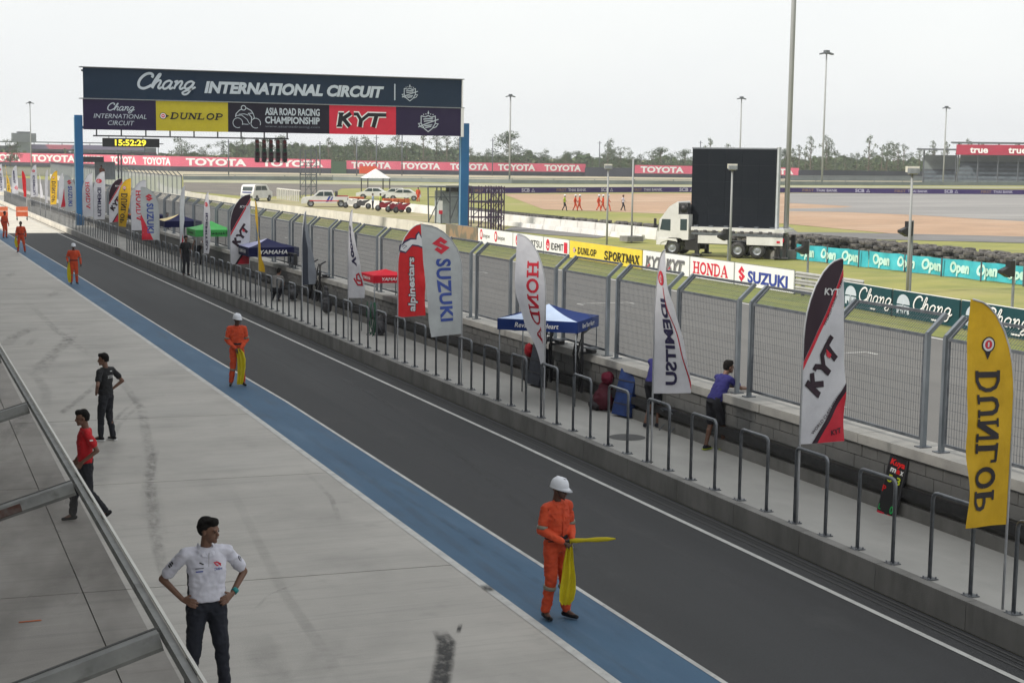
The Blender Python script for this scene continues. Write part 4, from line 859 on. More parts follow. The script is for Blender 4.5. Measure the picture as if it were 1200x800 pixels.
    if o.get('coverall'):
        b = MB(); legs(b, 1.02); top(b, 1.01); cov = fuse(b, 'coverall', up, cv, root, 2, .016 if near else .008, hgt*50+loc[1])
        if near or vox < .03:
            for s in (1, -1):
                for (p_, q_, t, r_) in ((sh[s], el[s], .86, .0635), (kn[s], an[s], .2, .077)):
                    c_ = p_.lerp(q_, t); d_ = (q_-p_).normalized()*.022; q = MB(); q.tube([c_-d_, c_+d_], [r_*1.05, r_*1.04], S_refl, 14); q.build('reflective_band', cov)
            q = MB()
            for j in range(22): pass
            loft = [T(.165*math.cos(2*PI*j/20)*fat*1.02, .008+.118*math.sin(2*PI*j/20), 1.035) for j in range(21)]
            for a_, b_ in zip(loft[:-1], loft[1:]): q.bar(a_, b_, .012, .045, S_blk, up=Z)
            q.build('belt', root)
            q = MB(); cp = [T(x*.105, .02-.095*math.cos(x*1.6)+.155*abs(math.cos(x*1.6))**2*0, 1.455) for x in (-1, -.5, 0, .5, 1)]
            for s in (1, -1):
                q.add([T(s*.015, .105, 1.34), T(s*.075, .09, 1.425), T(s*.085, .0, 1.47), T(s*.06, .01, 1.49), T(s*.05, .072, 1.45)], [(0, 1, 4), (1, 2, 3, 4)], up)
                q.box(T(s*.085, .125, 1.27), (.10, .012, .03), up, mtx=RL)
            q.box(T(0, .134, 1.22), (.02, .008, .34), up, mtx=RL); q.build('collar_and_pockets', cov)
    else:
        b = MB(); legs(b, bag); tr = fuse(b, 'shorts' if o.get('hem', .93) < 0 or o.get('shorts') else 'trousers', low, cv, root, 2, .013 if near else .006, loc[0]*9) if not o.get('shorts') else None
        if o.get('shorts'):
            b = MB(); loft_shape(b, [(T(0, 0, .85), .145, .10, X, Y), (T(0, 0, .95), .168, .112, X, Y), (T(0, .005, 1.03), .152, .103, X, Y)])
            for s in (1, -1): cap_shape(b, hip[s]+V((0, 0, -.02)), hip[s].lerp(kn[s], .85), .098, .088)
            fuse(b, 'shorts', low, cv, root, 2, .005)
        b = MB(); top(b, 1.0, o.get('hemz', .93))
        shirt = fuse(b, 'shirt', up, cv, root, 2, .012 if near else .005, loc[0]*5, o.get('mfun') and (lambda c: o['mfun'](RL.inverted() @ (c-base))), o.get('mats'))
        if o.get('print'): o['print'](shirt, T, X, Y, Z, sh, el)
    for s in (1, -1):
        b = MB(); d = td[s]; r_ = d.cross(V((0, 0, 1))).normalized(); u = r_.cross(d); a = an[s]
        cap_shape(b, a-d*.035-u*.035, a+d*.02-u*.035, .038, .042, 10); cap_shape(b, a+d*.02-u*.04, a+d*.145-u*.052, .042, .030, 10, .9); cap_shape(b, a-u*.0, a-u*.03, .038, .042, 10)
        fuse(b, 'shoe', o.get('shoes', S_shoe), max(vox, .010), root, 1)
        if o.get('trim'): q = MB(); q.box(a+d*.05-u*.07, (.075, .25, .018), o['trim'], mtx=Matrix((r_, d, u)).transposed()); q.build('sole', CH[root.name][-1])
    # head wear
    if o.get('helmet'):
        q = MB(); n = 20; rs = []
        for (r, z) in ((1.0, .030), (1.03, .055), (.98, .088), (.84, .122), (.6, .146), (.3, .158), (.02, .162)): rs += [Hd(.098*r*math.cos(2*PI*j/n), .118*r*math.sin(2*PI*j/n)-.006, z) for j in range(n)]
        q.add(rs, [(i*n+j, i*n+(j+1) % n, (i+1)*n+(j+1) % n, (i+1)*n+j) for i in range(6) for j in range(n)], S_helm, True)
        br = []
        for j in range(n):
            t = 2*PI*j/n; f = max(0, math.sin(t)); br += [Hd(.096*math.cos(t), .116*math.sin(t)-.006, .045), Hd((.115)*math.cos(t), (.128+.06*f**1.5)*math.sin(t)-.006, .028-.018*f), Hd(.094*math.cos(t), .112*math.sin(t)-.006, .026)]
        q.add(br, [(3*j+k, 3*((j+1) % n)+k, 3*((j+1) % n)+k+1, 3*j+k+1) for j in range(n) for k in (0, 1)], S_helm, True)
        q.bar(Hd(0, -.06, .154), Hd(0, .07, .15), .03, .014, S_helm); q.build('helmet', root)
        if near: q = MB(); q.tube([Hd(.08, .02, .03), Hd(.07, .05, -.05), Hd(0, .085, -.108), Hd(-.07, .05, -.05), Hd(-.08, .02, .03)], .005, S_shoe, 6); q.build('chin_strap', root)
        if near: 
            q = MB(); q.box((0, 0, 0), (.125, .02, .032), S_eye); e_ = q.build('sunglasses', root); e_.matrix_local = Matrix.Translation(Hd(0, .096, .012)) @ HR.to_4x4()
    else:
        b = MB(); hz = o.get('hairz', .0)
        ell_shape(b, hc+HR @ V((0, -.026, .048)), (.086, .094, .096), HR); ell_shape(b, hc+HR @ V((0, .035, .105)), (.062, .062, .034), HR); ell_shape(b, hc+HR @ V((0, -.055, -.005)), (.07, .055, .05), HR); ell_shape(b, hc+HR @ V((.0, .06, .085)), (.055, .035, .028), HR)
        fuse(b, 'hair', S_hair, max(vox*.8, .010), root, 1, .012, loc[0])
    return root
def face_dir(loc, phi):
    """heading for someone at loc turned phi degrees from facing the viewer towards the picture's right"""
    c = Vector((-loc[0], -loc[1])).normalized(); r = Vector((-c.y, c.x)); p = math.radians(phi); f = c*math.cos(p)+r*math.sin(p); return math.atan2(-f.x, f.y)
def cloth_strip(path, widths, across, m, name, parent, fold=.03, n=8, seed=0):
    """hanging or rolled cloth along a path"""
    b = MB(); P_ = [Vector(p) for p in path]; A = Vector(across).normalized(); Nn = None; vs = []
    for i, p in enumerate(P_):
        d = (P_[min(i+1, len(P_)-1)]-P_[max(i-1, 0)]).normalized(); nn = d.cross(A).normalized()
        for k in range(n+1):
            s = k/n-.5; vs.append(p+A*(s*widths[i])+nn*(fold*math.sin(s*14+i*.5+seed)*min(1, widths[i]/.1)))
    m_ = n+1; b.add(vs, [(i*m_+k, i*m_+k+1, (i+1)*m_+k+1, (i+1)*m_+k) for i in range(len(P_)-1) for k in range(n)], m, True); return b.build(name, parent)
cov = dict(coverall=True, upper=S_or, skin=S_skin2, sleeve='long', helmet=True)
hands_front = dict(build=.94, elbow={1: (.235, .0, 1.13), -1: (-.235, .0, 1.13)}, wrist={1: (.075, .20, 1.0), -1: (-.075, .21, 1.0)}, hand={1: (-.9, .35, -.1), -1: (.9, .35, -.1)}, palm={1: (0, -.6, -.8), -1: (0, -.6, -.8)}, curl=.9)
L1 = G(650, 724); rz = face_dir(L1, 42)
p1 = person('nearest marshal in orange coverall and white helmet, holding two yellow flags at waist height', (L1.x, L1.y, .004), rz, dict(cov, **hands_front, head=(.25, -.12), toe={1: (.25, 1, 0), -1: (-.3, 1, 0)}, knee={1: (.10, .03, .49), -1: (-.10, .05, .49)}, ankle={1: (.11, -.05, .085), -1: (-.13, .07, .085)}), 1.745, .011)
def world_dir_local(v, rz): return Matrix.Rotation(-rz, 3, 'Z') @ Vector(v)
ir = world_dir_local((RH.x, RH.y, .06), rz).normalized()
fl1 = empty('signal_flag', (L1.x, L1.y, 1.02), 'yellow flag rolled on a stick held level, pointing right, by the nearest marshal', 'flag', None, rz)
b = MB(); o_ = Vector((0, .245, .0)); b.tube([o_-ir*.26, o_+ir*.56], .008, M_black, 6); b.build('stick', fl1)
b = MB(); b.tube([o_+ir*.0, o_+ir*.08, o_+ir*.2, o_+ir*.32, o_+ir*.45, o_+ir*.555], [.022, .030, .022, .030, .026, .008], S_yel, 9); b.build('rolled_cloth', fl1)
fl2 = empty('signal_flag', (L1.x, L1.y, 1.0), 'yellow flag cloth hanging down in front of the nearest marshal\'s legs', 'flag', None, rz)
cloth_strip([(.0, .25, 0), (.005, .25, -.1), (.015, .25, -.25), (.02, .26, -.42), (.03, .26, -.58), (.045, .26, -.70), (.05, .26, -.76)], [.05, .09, .13, .17, .20, .18, .10], ir, S_yel, 'hanging_cloth', fl2, .028, 12)
b = MB(); b.tube([(-.02, .22, -.02), (.03, .25, .03)], .012, M_black, 6); b.build('stick', fl2)
L2 = G(278, 452); rz2 = face_dir(L2, 8)
person('second nearest marshal in orange, hands clasped over a hanging yellow flag', (L2.x, L2.y, .004), rz2, dict(cov, build=.95, elbow={1: (.245, -.02, 1.13), -1: (-.245, -.02, 1.13)}, wrist={1: (.06, .17, .93), -1: (-.06, .18, .92)}, hand={1: (-.6, .2, -.7), -1: (.6, .2, -.7)}, palm={1: (0, -1, 0), -1: (0, -1, 0)}, head=(.3, -.05), ankle={1: (.15, -.02, .085), -1: (-.15, 0, .085)}), 1.75, .014)
f3 = empty('signal_flag', (L2.x, L2.y, .92), 'yellow flag hanging down to the shoes of the second marshal', 'flag', None, rz2)
cloth_strip([(-.02, .2, 0.02), (-.05, .21, -.08), (-.08, .2, -.25), (-.08, .19, -.45), (-.06, .18, -.65), (-.04, .18, -.8), (-.03, .18, -.86)], [.06, .18, .21, .20, .17, .16, .12], (1, 0, 0), S_yel, 'hanging_cloth', f3, .03, 10, 2)
b = MB(); b.tube([(-.02, .2, .05), (-.05, .17, -.5)], .01, M_black, 6); b.build('stick', f3)
L3 = G(87, 333); rz3 = face_dir(L3, 5)
person('marshal in orange coverall and white helmet, third from the front on the blue strip', (L3.x, L3.y, .004), rz3, dict(cov, elbow={1: (.28, -.05, 1.14), -1: (-.27, -.02, 1.13)}, wrist={1: (.26, .16, 1.0), -1: (-.29, .05, .88)}, head=(-.1, 0)), 1.72, .022)
f4 = empty('signal_flag', (L3.x, L3.y, .95), 'furled yellow flag hanging at the side of the third marshal', 'flag', None, rz3)
cloth_strip([(.22, .2, 0), (.23, .2, -.3), (.22, .19, -.6), (.2, .18, -.85)], [.05, .14, .16, .1], (1, 0, 0), S_yel, 'hanging_cloth', f4, .02, 6)
L4 = G(25, 296); rz4 = face_dir(L4, -10)
person('marshal in orange coverall and dark cap with feet apart, fourth from the front', (L4.x, L4.y, .004), rz4, dict(cov, helmet=False, ankle={1: (.18, 0, .085), -1: (-.2, 0, .085)}, knee={1: (.15, .03, .49), -1: (-.16, .03, .49)}, wrist={1: (.24, .14, .95), -1: (-.27, .05, .88)}), 1.72, .026)
f5 = empty('signal_flag', (L4.x, L4.y, .9), 'furled yellow flag held by the fourth marshal', 'flag', None, rz4)
cloth_strip([(.24, .2, 0), (.25, .2, -.3), (.2, .19, -.6)], [.05, .16, .12], (1, 0, 0), S_yel, 'hanging_cloth', f5, .02, 6)
L5 = G(6, 279); person('marshal in orange coverall nearest the left edge of the picture', (L5.x, L5.y, .004), face_dir(L5, 40), dict(cov, helmet=False), 1.72, .028)
# people on the apron
hips = dict(elbow={1: (.39, -.11, 1.155), -1: (-.39, -.11, 1.155)}, wrist={1: (.235, .045, .985), -1: (-.235, .045, .985)}, hand={1: (-.72, .65, -.25), -1: (.72, .65, -.25)}, palm={1: (-.5, -.8, -.2), -1: (.5, -.8, -.2)}, curl=.35)
def polo_print(shirt, T, X, Y, Z, sh, el):
    def mp_(x, y, L): return T(x, .135+.0008*L-.18*x*x, y)
    p = Print(mp_, .05)
    p.stroke([(-.115, 1.315), (-.085, 1.335), (-.05, 1.335), (-.07, 1.31), (-.09, 1.30)], .012, P_red); p.stroke([(-.115, 1.30), (-.07, 1.345)], .01, P_red)
    p.text('HRC', -.125, 1.262, .022, P_blue, .03, w=.075); p.stroke([(.05, 1.325), (.09, 1.345)], .012, P_black); p.stroke([(.05, 1.29), (.13, 1.29)], .008, P_black); p.stroke([(.055, 1.26), (.125, 1.26)], .012, P_blue)
    p.stroke([(0, 1.435), (.003, 1.30)], .004, S_gry); p.build('emblems', shirt)
    q = MB(); 
    for s in (1, -1):
        q.add([T(s*.006, .108, 1.385), T(s*.055, .108, 1.395), T(s*.088, .045, 1.45), T(s*.08, -.03, 1.475), T(s*.066, -.03, 1.50), T(s*.062, .045, 1.475), T(s*.03, .085, 1.435)], [(0, 1, 6), (1, 2, 5, 6), (2, 3, 4, 5)], S_wht)
    q.build('collar', shirt)
    for s in (1, -1):
        c = sh[s].lerp(el[s], .42); q = MB(); n_ = Vector((s*.75, .6, .25)).normalized(); a_ = (el[s]-sh[s]).normalized(); t_ = n_.cross(a_).normalized()
        for k, w_ in enumerate((.03, .04, .03)): q.box(c+n_*.063+a_*(.022*(k-1)), (w_, .012, .004), P_black, mtx=Matrix((t_, a_, n_)).transposed())
        q.build('sleeve_badge', shirt)
Lw = G(243, 815)
pw = person('man in white polo shirt and dark trousers with hands on hips', (Lw.x, Lw.y, .004), face_dir(Lw, 12), dict(hips, upper=S_wht, lower=S_navy, mats=[S_wht, S_navy], mfun=lambda c: 1 if .15 < abs(c.x) < .20 and c.z < .30 and -.07 < c.y < .05 else 0, head=(.75, -.05), print=polo_print, build=1.10, slen=.74, hemz=.95, ankle={1: (.17, -.02, .085), -1: (-.16, .05, .085)}, knee={1: (.13, .03, .49), -1: (-.13, .06, .49)}), 1.90, .011)
q = MB(); q.tube([(-.255, .03, 1.0), (-.285, .012, 1.022)], [.034, .034], flat('teal_watch', (.02, .22, .22), .3), 12); q.build('wristwatch', pw)
def back_print(shirt, T, X, Y, Z, sh, el):
    def mp_(x, y, L): return T(-x, -.132-.0008*L+.2*x*x, y)
    p = Print(mp_, .05); [p.stroke([(x_, 1.285), (x_+.022, 1.32)], .009, P_white) for x_ in (-.09, -.05, -.01, .03, .07)]; p.stroke([(-.1, 1.27), (.1, 1.27)], .006, P_white); p.stroke([(-.03, 1.40), (.03, 1.40)], .012, P_white); p.build('lettering', shirt)
Lb = G(125, 516)
person('man dressed in black seen from behind with hands on his hips', (Lb.x, Lb.y, .004), face_dir(Lb, -128), dict(hips, upper=S_bt, lower=S_blk, head=(.6, -.05), print=back_print, ankle={1: (.09, -.10, .085), -1: (-.10, .06, .085)}, knee={1: (.09, 0, .49), -1: (-.10, .05, .49)}, build=1.02, trim=P_white), 1.72, .013)
Lr = G(102, 610)
def slv_print(shirt, T, X, Y, Z, sh, el):
    c = sh[-1].lerp(el[-1], .35); q = MB(); q.box(c+Vector((-.066, .0, .0)), (.004, .05, .02), P_white); q.build('sleeve_print', shirt)
person('man in red t-shirt and dark trousers striding left behind the canopy beam', (Lr.x, Lr.y, .004), face_dir(Lr, -82), dict(upper=S_red, lower=S_blk, print=slv_print, elbow={1: (.28, -.08, 1.13), -1: (-.27, -.13, 1.13)}, wrist={1: (.25, .1, .93), -1: (-.22, .08, .96)}, hand={1: (0, .2, -1), -1: (.3, .5, -.7)}, ankle={1: (.09, .20, .085), -1: (-.09, -.28, .14)}, knee={1: (.09, .16, .49), -1: (-.09, -.02, .47)}, toe={1: (0, 1, 0), -1: (0, 1, -.65)}, head=(0, -.1), pelvis=.915), 1.74, .013)
# people at the wall
Lg = G(842, 526, .36)
person('man in violet shirt and black shorts leaning his arms on the pit wall cap', (Lg.x-.02, Lg.y, .358), math.radians(-78), dict(upper=S_pur, lower=S_blk, shorts=True, lean=.52, shift=(0, -.12), elbow={1: (.20, .36, 1.16), -1: (-.24, .34, 1.15)}, wrist={1: (.12, .58, 1.13), -1: (-.08, .60, 1.13)}, hand={1: (-.2, 1, 0), -1: (.3, 1, 0)}, palm={1: (0, 0, -1), -1: (0, 0, -1)}, curl=.4, head=(-.25, .1), ankle={1: (.09, .06, .085), -1: (-.09, -.22, .085)}, knee={1: (.1, .03, .48), -1: (-.1, -.1, .48)}, shoes=S_navy, trim=flat('lime_trim', (.4, .5, .05))), 1.70, .014)
Lp = G(765, 500, .36)
person('person in violet shirt mostly hidden behind the white USTIM flag', (Lp.x+.02, Lp.y, .358), math.radians(-60), dict(upper=S_pur, lower=S_blk, shorts=True, lean=.45, shift=(0, -.1), elbow={1: (.24, .32, 1.18), -1: (-.24, .34, 1.15)}, wrist={1: (.12, .5, 1.2), -1: (-.1, .5, 1.2)}, hand={1: (0, 1, 0), -1: (0, 1, 0)}, ankle={1: (.09, .0, .085), -1: (-.09, -.2, .085)}, shoes=S_navy), 1.65, .02)
for (px_, py_, phi, up, lo_, lab, st) in ((218, 323, 30, S_bt, S_blk, 'person dressed all in black standing outside the railing hoops', False), (232, 311, -140, S_gry, S_blk, 'person in grey shirt standing on the platform behind the one in black', True), (196, 283, 60, S_bt, S_blk, 'person in dark clothes on the platform under the navy canopy left of the green one', True), (148, 268, 20, S_bt, S_blk, 'person in black on the platform below the yellow flag near the gantry', True), (74, 247, 0, S_bt, S_gry, 'person in black left of the gantry post behind the hoops', True), (322, 353, 150, S_gry, S_blk, 'person crouching beside the navy canopy leg under the grey flag', True)):
    L = G(px_, py_, .36 if st else .36); crouch = 'crouch' in lab
    ps = dict(upper=up, lower=lo_)
    if crouch: ps.update(pelvis=.45, lean=.5, knee={1: (.14, .34, .45), -1: (-.14, .34, .42)}, ankle={1: (.12, 0, .085), -1: (-.12, .02, .085)}, elbow={1: (.22, .3, .62), -1: (-.22, .3, .6)}, wrist={1: (.1, .45, .5), -1: (-.1, .45, .5)})
    person(lab, (L.x, L.y, .358), face_dir(L, phi), ps, 1.72, .03)
# people walking on the far gravel
walk = lambda s: dict(ankle={1: (.08, .25*s, .085), -1: (-.08, -.25*s, .12)}, knee={1: (.09, .15*s+.03, .49), -1: (-.09, -.06*s, .48)}, elbow={1: (.25, -.12*s, 1.13), -1: (-.25, .06*s, 1.13)}, wrist={1: (.25, -.08*s, .9), -1: (-.25, .25*s, .95)}, pelvis=.91)
for (px_, s, orn, phi, lab) in ((661.5, 1, 'v', 80, 'walker in dark trousers and lime vest, leftmost on the gravel trap'), (674, 1, 'o', 85, 'marshal in orange walking on the gravel trap, left of the front pair'), (679, -1, 'o', 85, 'marshal in orange with an arm swung right, second of the front pair on the gravel'), (701.5, 1, 'o', 80, 'marshal in orange, leftmost of the group of three on the gravel'), (706.5, -1, 'o', 80, 'marshal in orange in the middle of the group of three on the gravel'), (712.5, 1, 'o', 85, 'marshal in orange, rightmost of the group of three on the gravel by the lamp post'), (730, 1, 'n', 75, 'walker in navy with white chest, rightmost on the gravel trap')):
    L = G(px_, 247.3); ps = walk(s)
    if orn == 'o': ps.update(cov)
    elif orn == 'v': ps.update(upper=S_grn, lower=S_navy, helmet=True)
    else: ps.update(upper=S_wht, lower=S_navy)
    person(lab, (L.x, L.y, .01), face_dir(L, phi), ps, 1.74, .04)
# ================================================================== THINGS ALONG THE PIT WALL
def canopy(label, lx_, ly, z, w, l, rise, m_roof, m_val, val=.22, rz=0, text=None, roof2=None, tcol=None, legs=True):
    """pop-up canopy: four sloping panels, valances, legs"""
    t = empty('canopy', (lx_, ly, .356), label, 'canopy', 'small canopies over the pit wall stands', rz); h = z-.356; W, L = w/2, l/2; ap_ = (0, 0, h+rise)
    cs = [(-W, -L, h), (W, -L, h), (W, L, h), (-W, L, h)]
    for i in range(4):
        a, c = Vector(cs[i]), Vector(cs[(i+1) % 4]); A = Vector(ap_); n = 6; vs = []
        for r in range(n+1):
            for k in range(n+1):
                e = a.lerp(c, k/n); q = e.lerp(A, r/n); q.z -= .07*rise/.5*math.sin(PI*r/n)*(1) + .02*math.sin(PI*k/n)*(1-r/n); vs.append(q)
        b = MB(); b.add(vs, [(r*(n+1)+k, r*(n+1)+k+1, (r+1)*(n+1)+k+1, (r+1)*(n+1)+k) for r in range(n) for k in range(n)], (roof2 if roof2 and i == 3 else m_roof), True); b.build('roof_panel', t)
        b = MB(); b.add([a, c, c-Vector((0, 0, val)), a-Vector((0, 0, val))], [(0, 1, 2, 3)], m_val); v = b.build('valance', t)
        if text and i in (0, 3):
            d = (c-a); out = Vector((0, -1, 0)) if i == 0 else Vector((-1, 0, 0)); X_ = d.normalized() if i == 0 else -d.normalized()
            X_ = Vector((1, 0, 0)) if i == 0 else Vector((0, -1, 0)); o0 = Vector((-W, -L, h-val)) if i == 0 else Vector((-W, L, h-val))
            p = Print(plane_map(o0, X_, (0, 0, 1), .004, .001)); ln_ = w if i == 0 else l; p.text(text, ln_*.22, val*.3, val*.45, tcol or P_white, .01, .2, w=ln_*.55); p.build('lettering', v)
    if legs:
        for x, y in ((-W+.04, -L+.04), (W-.04, -L+.04), (W-.04, L-.04), (-W+.04, L-.04)):
            zb = 1.055 if lx_+x*math.cos(rz)-y*math.sin(rz) > 13.8+bend(ly) else 0
            b = MB(); b.tube([(x, y, zb), (x, y, h)], .016, M_galv, 6); b.build('leg', t)
    return t
CB = flat('canopy_blue', srgb(28, 52, 112)); CW = mat('canopy_blue_sky_sheen', srgb(196, 212, 236), srgb(178, 196, 226), .6, 2); CN = flat('canopy_navy', srgb(22, 26, 66)); CR = flat('canopy_red', srgb(190, 26, 46)); CG = mat('canopy_green', srgb(60, 160, 78), srgb(44, 140, 60), .6, 2); CY = flat('canopy_cream', srgb(214, 196, 150)); CO = flat('canopy_orange', srgb(206, 90, 50))
canopy('blue canopy with painted sky sheen on one roof panel, reading Revs Your Heart, behind the HONDA flag', 13.16, 30.6, 2.16, 1.62, 1.8, .28, CB, CB, .24, .85, 'Revs Your Heart', CW)  # pale roof panel: sky reflection put into the blue cloth's colour
canopy('small red canopy left of the red and silver flags', 13.45, 43.6, 2.12, 1.15, 1.4, .14, CR, CR, .22, 0, 'YAMAHA')
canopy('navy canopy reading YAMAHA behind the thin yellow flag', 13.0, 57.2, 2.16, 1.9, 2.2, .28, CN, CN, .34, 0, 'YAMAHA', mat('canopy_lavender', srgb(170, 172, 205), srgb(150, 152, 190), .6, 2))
canopy('green canopy behind the white flag with the red emblem', 13.1, 68.8, 2.25, 1.8, 2.2, .34, CG, CG, .3, 0, 'Kawasaki', None, P_black)
canopy('cream and navy canopy left of the green one', 13.0, 76.5, 2.3, 1.8, 2.2, .3, CN, CN, .3, 0, None, CY)
canopy('dark canopy with orange edge beside the SUZUKI flag near the gantry', 12.8, 85.5, 2.2, 1.8, 2.2, .3, CN, CN, .25, 0, None, CO)
# pit board leaning on the wall
a0, a1 = G(1029, 598, .37), G(1050, 604, .37)
pbd = empty('pit_board', (a0.x, a0.y, .37), 'black pit board with red, white, yellow and green letters leaning on the pit wall', 'pit board')
Xd = Vector((.12, -.35, -.0)).normalized(); t0 = AX(1045, 532, 13.80); o0 = Vector((a0.x, a0.y, .37)); 
Xd = (a1-a0); Wb = .36; Xd.normalize(); up_ = (t0-o0); Hb = up_.length; up_.normalize(); Xd = (Xd-up_*Xd.dot(up_)).normalized(); Nb = Xd.cross(up_)
b = MB(); M3 = Matrix((Xd, up_, Nb)).transposed(); b.box(M3 @ Vector((Wb/2, Hb/2, 0)), (Wb, Hb, .03), M_black, mtx=M3); bd = b.build('panel', pbd)
b = MB()
for x in (0, Wb): b.bar(M3 @ Vector((x, 0, 0)), M3 @ Vector((x, Hb, 0)), .02, .035, M_dark)
b.bar(M3 @ Vector((0, .0, 0)), M3 @ Vector((Wb*.4, 0, 0)), .03, .045, P_red, up=Nb); b.bar(M3 @ Vector((Wb*.6, .0, 0)), M3 @ Vector((Wb, 0, 0)), .03, .045, P_red, up=Nb); b.build('edge_strip', pbd)
PR2 = flat('board_red', (.8, .03, .03)); PYL = flat('board_lime', (.62, .72, .04)); PGN = flat('board_green', (.03, .50, .12))
p = Print(lambda x, y, L: M3 @ Vector((x, y, .018+.001*L)))
p.text('Kuya', .03, Hb*.85, Hb*.10, PR2, .04, .15, w=Wb*.85); p.text('m', .06, Hb*.73, Hb*.10, P_white, .04, .1, w=Wb*.34); p.text('a', .19, Hb*.73, Hb*.10, PR2, .04, .1, w=Wb*.22); p.text('x', .27, Hb*.73, Hb*.10, P_white, .04, .1, w=Wb*.2)
p.text('5-3', .06, Hb*.55, Hb*.13, PYL, .02, 0, w=Wb*.72); p.text('P', .0, Hb*.36, Hb*.11, PR2, .02, 0, w=Wb*.2); p.text('L', .01, Hb*.05, Hb*.09, PGN, .02, 0, w=Wb*.14); p.text('0', Wb*.68, Hb*.05, Hb*.13, PGN, .02, 0, w=Wb*.2)
p.build('lettering', bd)
# folded padded sheets, chairs, bags
def slab_lean(name, label, cat, px, py, w, h, th, m, rz=0, tilt=.22, grp=None, mod=None):
    L = G(px, py, .36); t = empty(name, (L.x, L.y, .358), label, cat, grp, rz); b = MB(); Mx = Matrix.Rotation(tilt, 3, 'Y'); b.box(Mx @ Vector((0, 0, h/2))+Vector((0, 0, .02)), (th, w, h), m, mtx=Mx)
    b.build('panel', t); b = MB()
    for k in (.25, .5, .75): b.box(Mx @ Vector((-th/2-.006, 0, h*k))+Vector((0, 0, .02)), (.012, w*.96, .02), M_dark, mtx=Mx)
    b.build('strap', t); return t
B_blue = mat('blue_tarp', srgb(36, 66, 126), srgb(26, 48, 98), .7, 6, bump=.3); B_slate = mat('slate_foam', srgb(58, 62, 72), srgb(46, 50, 58), .9, 5)
slab_lean('folded_mat', 'folded blue mat leaning on the wall behind the hoops beside the red bag', 'mat', 729, 488, .50, .95, .16, B_blue, .25, .25)
slab_lean('folded_mat', 'dark slate mat leaning on the wall below the HONDA flag', 'mat', 628, 452, .62, 1.15, .20, B_slate, .1, .2)
slab_lean('folded_mat', 'dark panel leaning on the wall behind the grey and navy flag', 'mat', 352, 347, .7, 1.0, .15, B_slate, .2, .3)
def tube_chair(label, px, py, rz, grp=None):
    L = G(px, py, .36); t = empty('folding_chair', (L.x, L.y, .358), label, 'chair', grp, rz); st = M_galv
    for s in (-1, 1): b = MB(); b.tube([(-.22, s*.21, 0), (.18, s*.20, .42), (.26, s*.20, .90), (.24, s*.14, .96)], .012, st, 6); b.tube([(.24, s*.19, 0), (-.2, s*.19, .43)], .012, st, 6); b.build('leg', t)
    b = MB(); b.box((0, 0, .43), (.40, .40, .025), flat('chair_vinyl', (.06, .065, .08), .5)); b.build('seat', t); b = MB(); b.box((.245, 0, .74), (.03, .37, .22), flat('chair_vinyl', (.06, .065, .08), .5)); b.tube([(.24, -.14, .96), (.24, .14, .96)], .012, st, 6); b.build('backrest', t)
    b = MB(); b.tube([(.18, -.2, .14), (.18, .2, .14)], .01, st, 6); b.build('stretcher', t); return t
tube_chair('steel tube folding chair against the wall right of the white USTIM flag', 790, 505, 0)
tube_chair('folding chair against the wall under the Revs Your Heart canopy', 655, 452, .2)
def bundle(name, label, cat, px, py, items, z=.358):
    """small pile: lumps of cloth fused, sat on the platform"""
    L = G(px, py, .36); t = empty(name, (L.x, L.y, z), label, cat); k = 0
    for (nm, m, shapes) in items:
        b = MB()
        for (c, r) in shapes: ell_shape(b, c, r)
        fuse(b, nm, m, .03, t, 2, .02, px+k); k += 1
    return t
bundle('kit_bag', 'red and grey kit bag slumped beside the folded blue mat', 'bag', 707, 480, [('bag_body', flat('bag_maroon', srgb(86, 40, 50)), [((0, 0, .22), (.22, .28, .24)), ((.1, .1, .42), (.16, .2, .18))]), ('bag_flap', flat('bag_pink', srgb(120, 40, 60)), [((.08, 0, .68), (.12, .2, .14)), ((.1, .12, .55), (.08, .1, .2))]), ('cover', flat('bag_grey', srgb(70, 66, 70)), [((-.12, .1, .12), (.16, .22, .13))])])
bundle('kit_bag', 'red backpack behind the slate mat near the HONDA flag', 'bag', 618, 448, [('bag_body', flat('bag_red', srgb(160, 36, 46)), [((.1, .15, .75), (.12, .14, .18))]), ('strap_bundle', M_dark, [((.0, .1, .3), (.12, .16, .3))])])
bundle('kit_bag', 'dark bags piled against the wall beside the green cords', 'bag', 445, 392, [('bag_body', M_dark, [((.0, 0, .2), (.2, .3, .2)), ((.1, .2, .4), (.15, .2, .15))])])
bundle('tool_bag', 'dark bag on the platform under the navy YAMAHA canopy', 'bag', 343, 352, [('bag_body', M_dark, [((.0, 0, .22), (.18, .3, .2)), ((0, .1, .45), (.1, .15, .1))])])
bundle('tool_bag', 'dark heap of gear against the wall right of the grey and navy flag', 'bag', 383, 368, [('bag_body', M_dark, [((.0, 0, .3), (.18, .22, .28)), ((0, .05, .6), (.1, .15, .2)), ((.0, .1, .85), (.07, .12, .1))])])
L = G(465, 400, .36); cords = empty('cord_bundle', (12.4, L.y, 1.0), 'green cords hung over a railing hoop beside the red flag', 'cord'); rr = random.Random(3)
for k in range(9): b = MB(); x, y = rr.uniform(-.1, .1), rr.uniform(-.25, .25); b.tube([(x, y, .5), (x+rr.uniform(-.1, .1), y+rr.uniform(-.15, .15), .1), (x+rr.uniform(-.15, .15), y+rr.uniform(-.2, .2), -.35), (x, y+.1, -.45)], .012, flat('cord_green', srgb(40, 92, 66)) if k % 3 else M_galvd, 5); b.build('cord', cords)
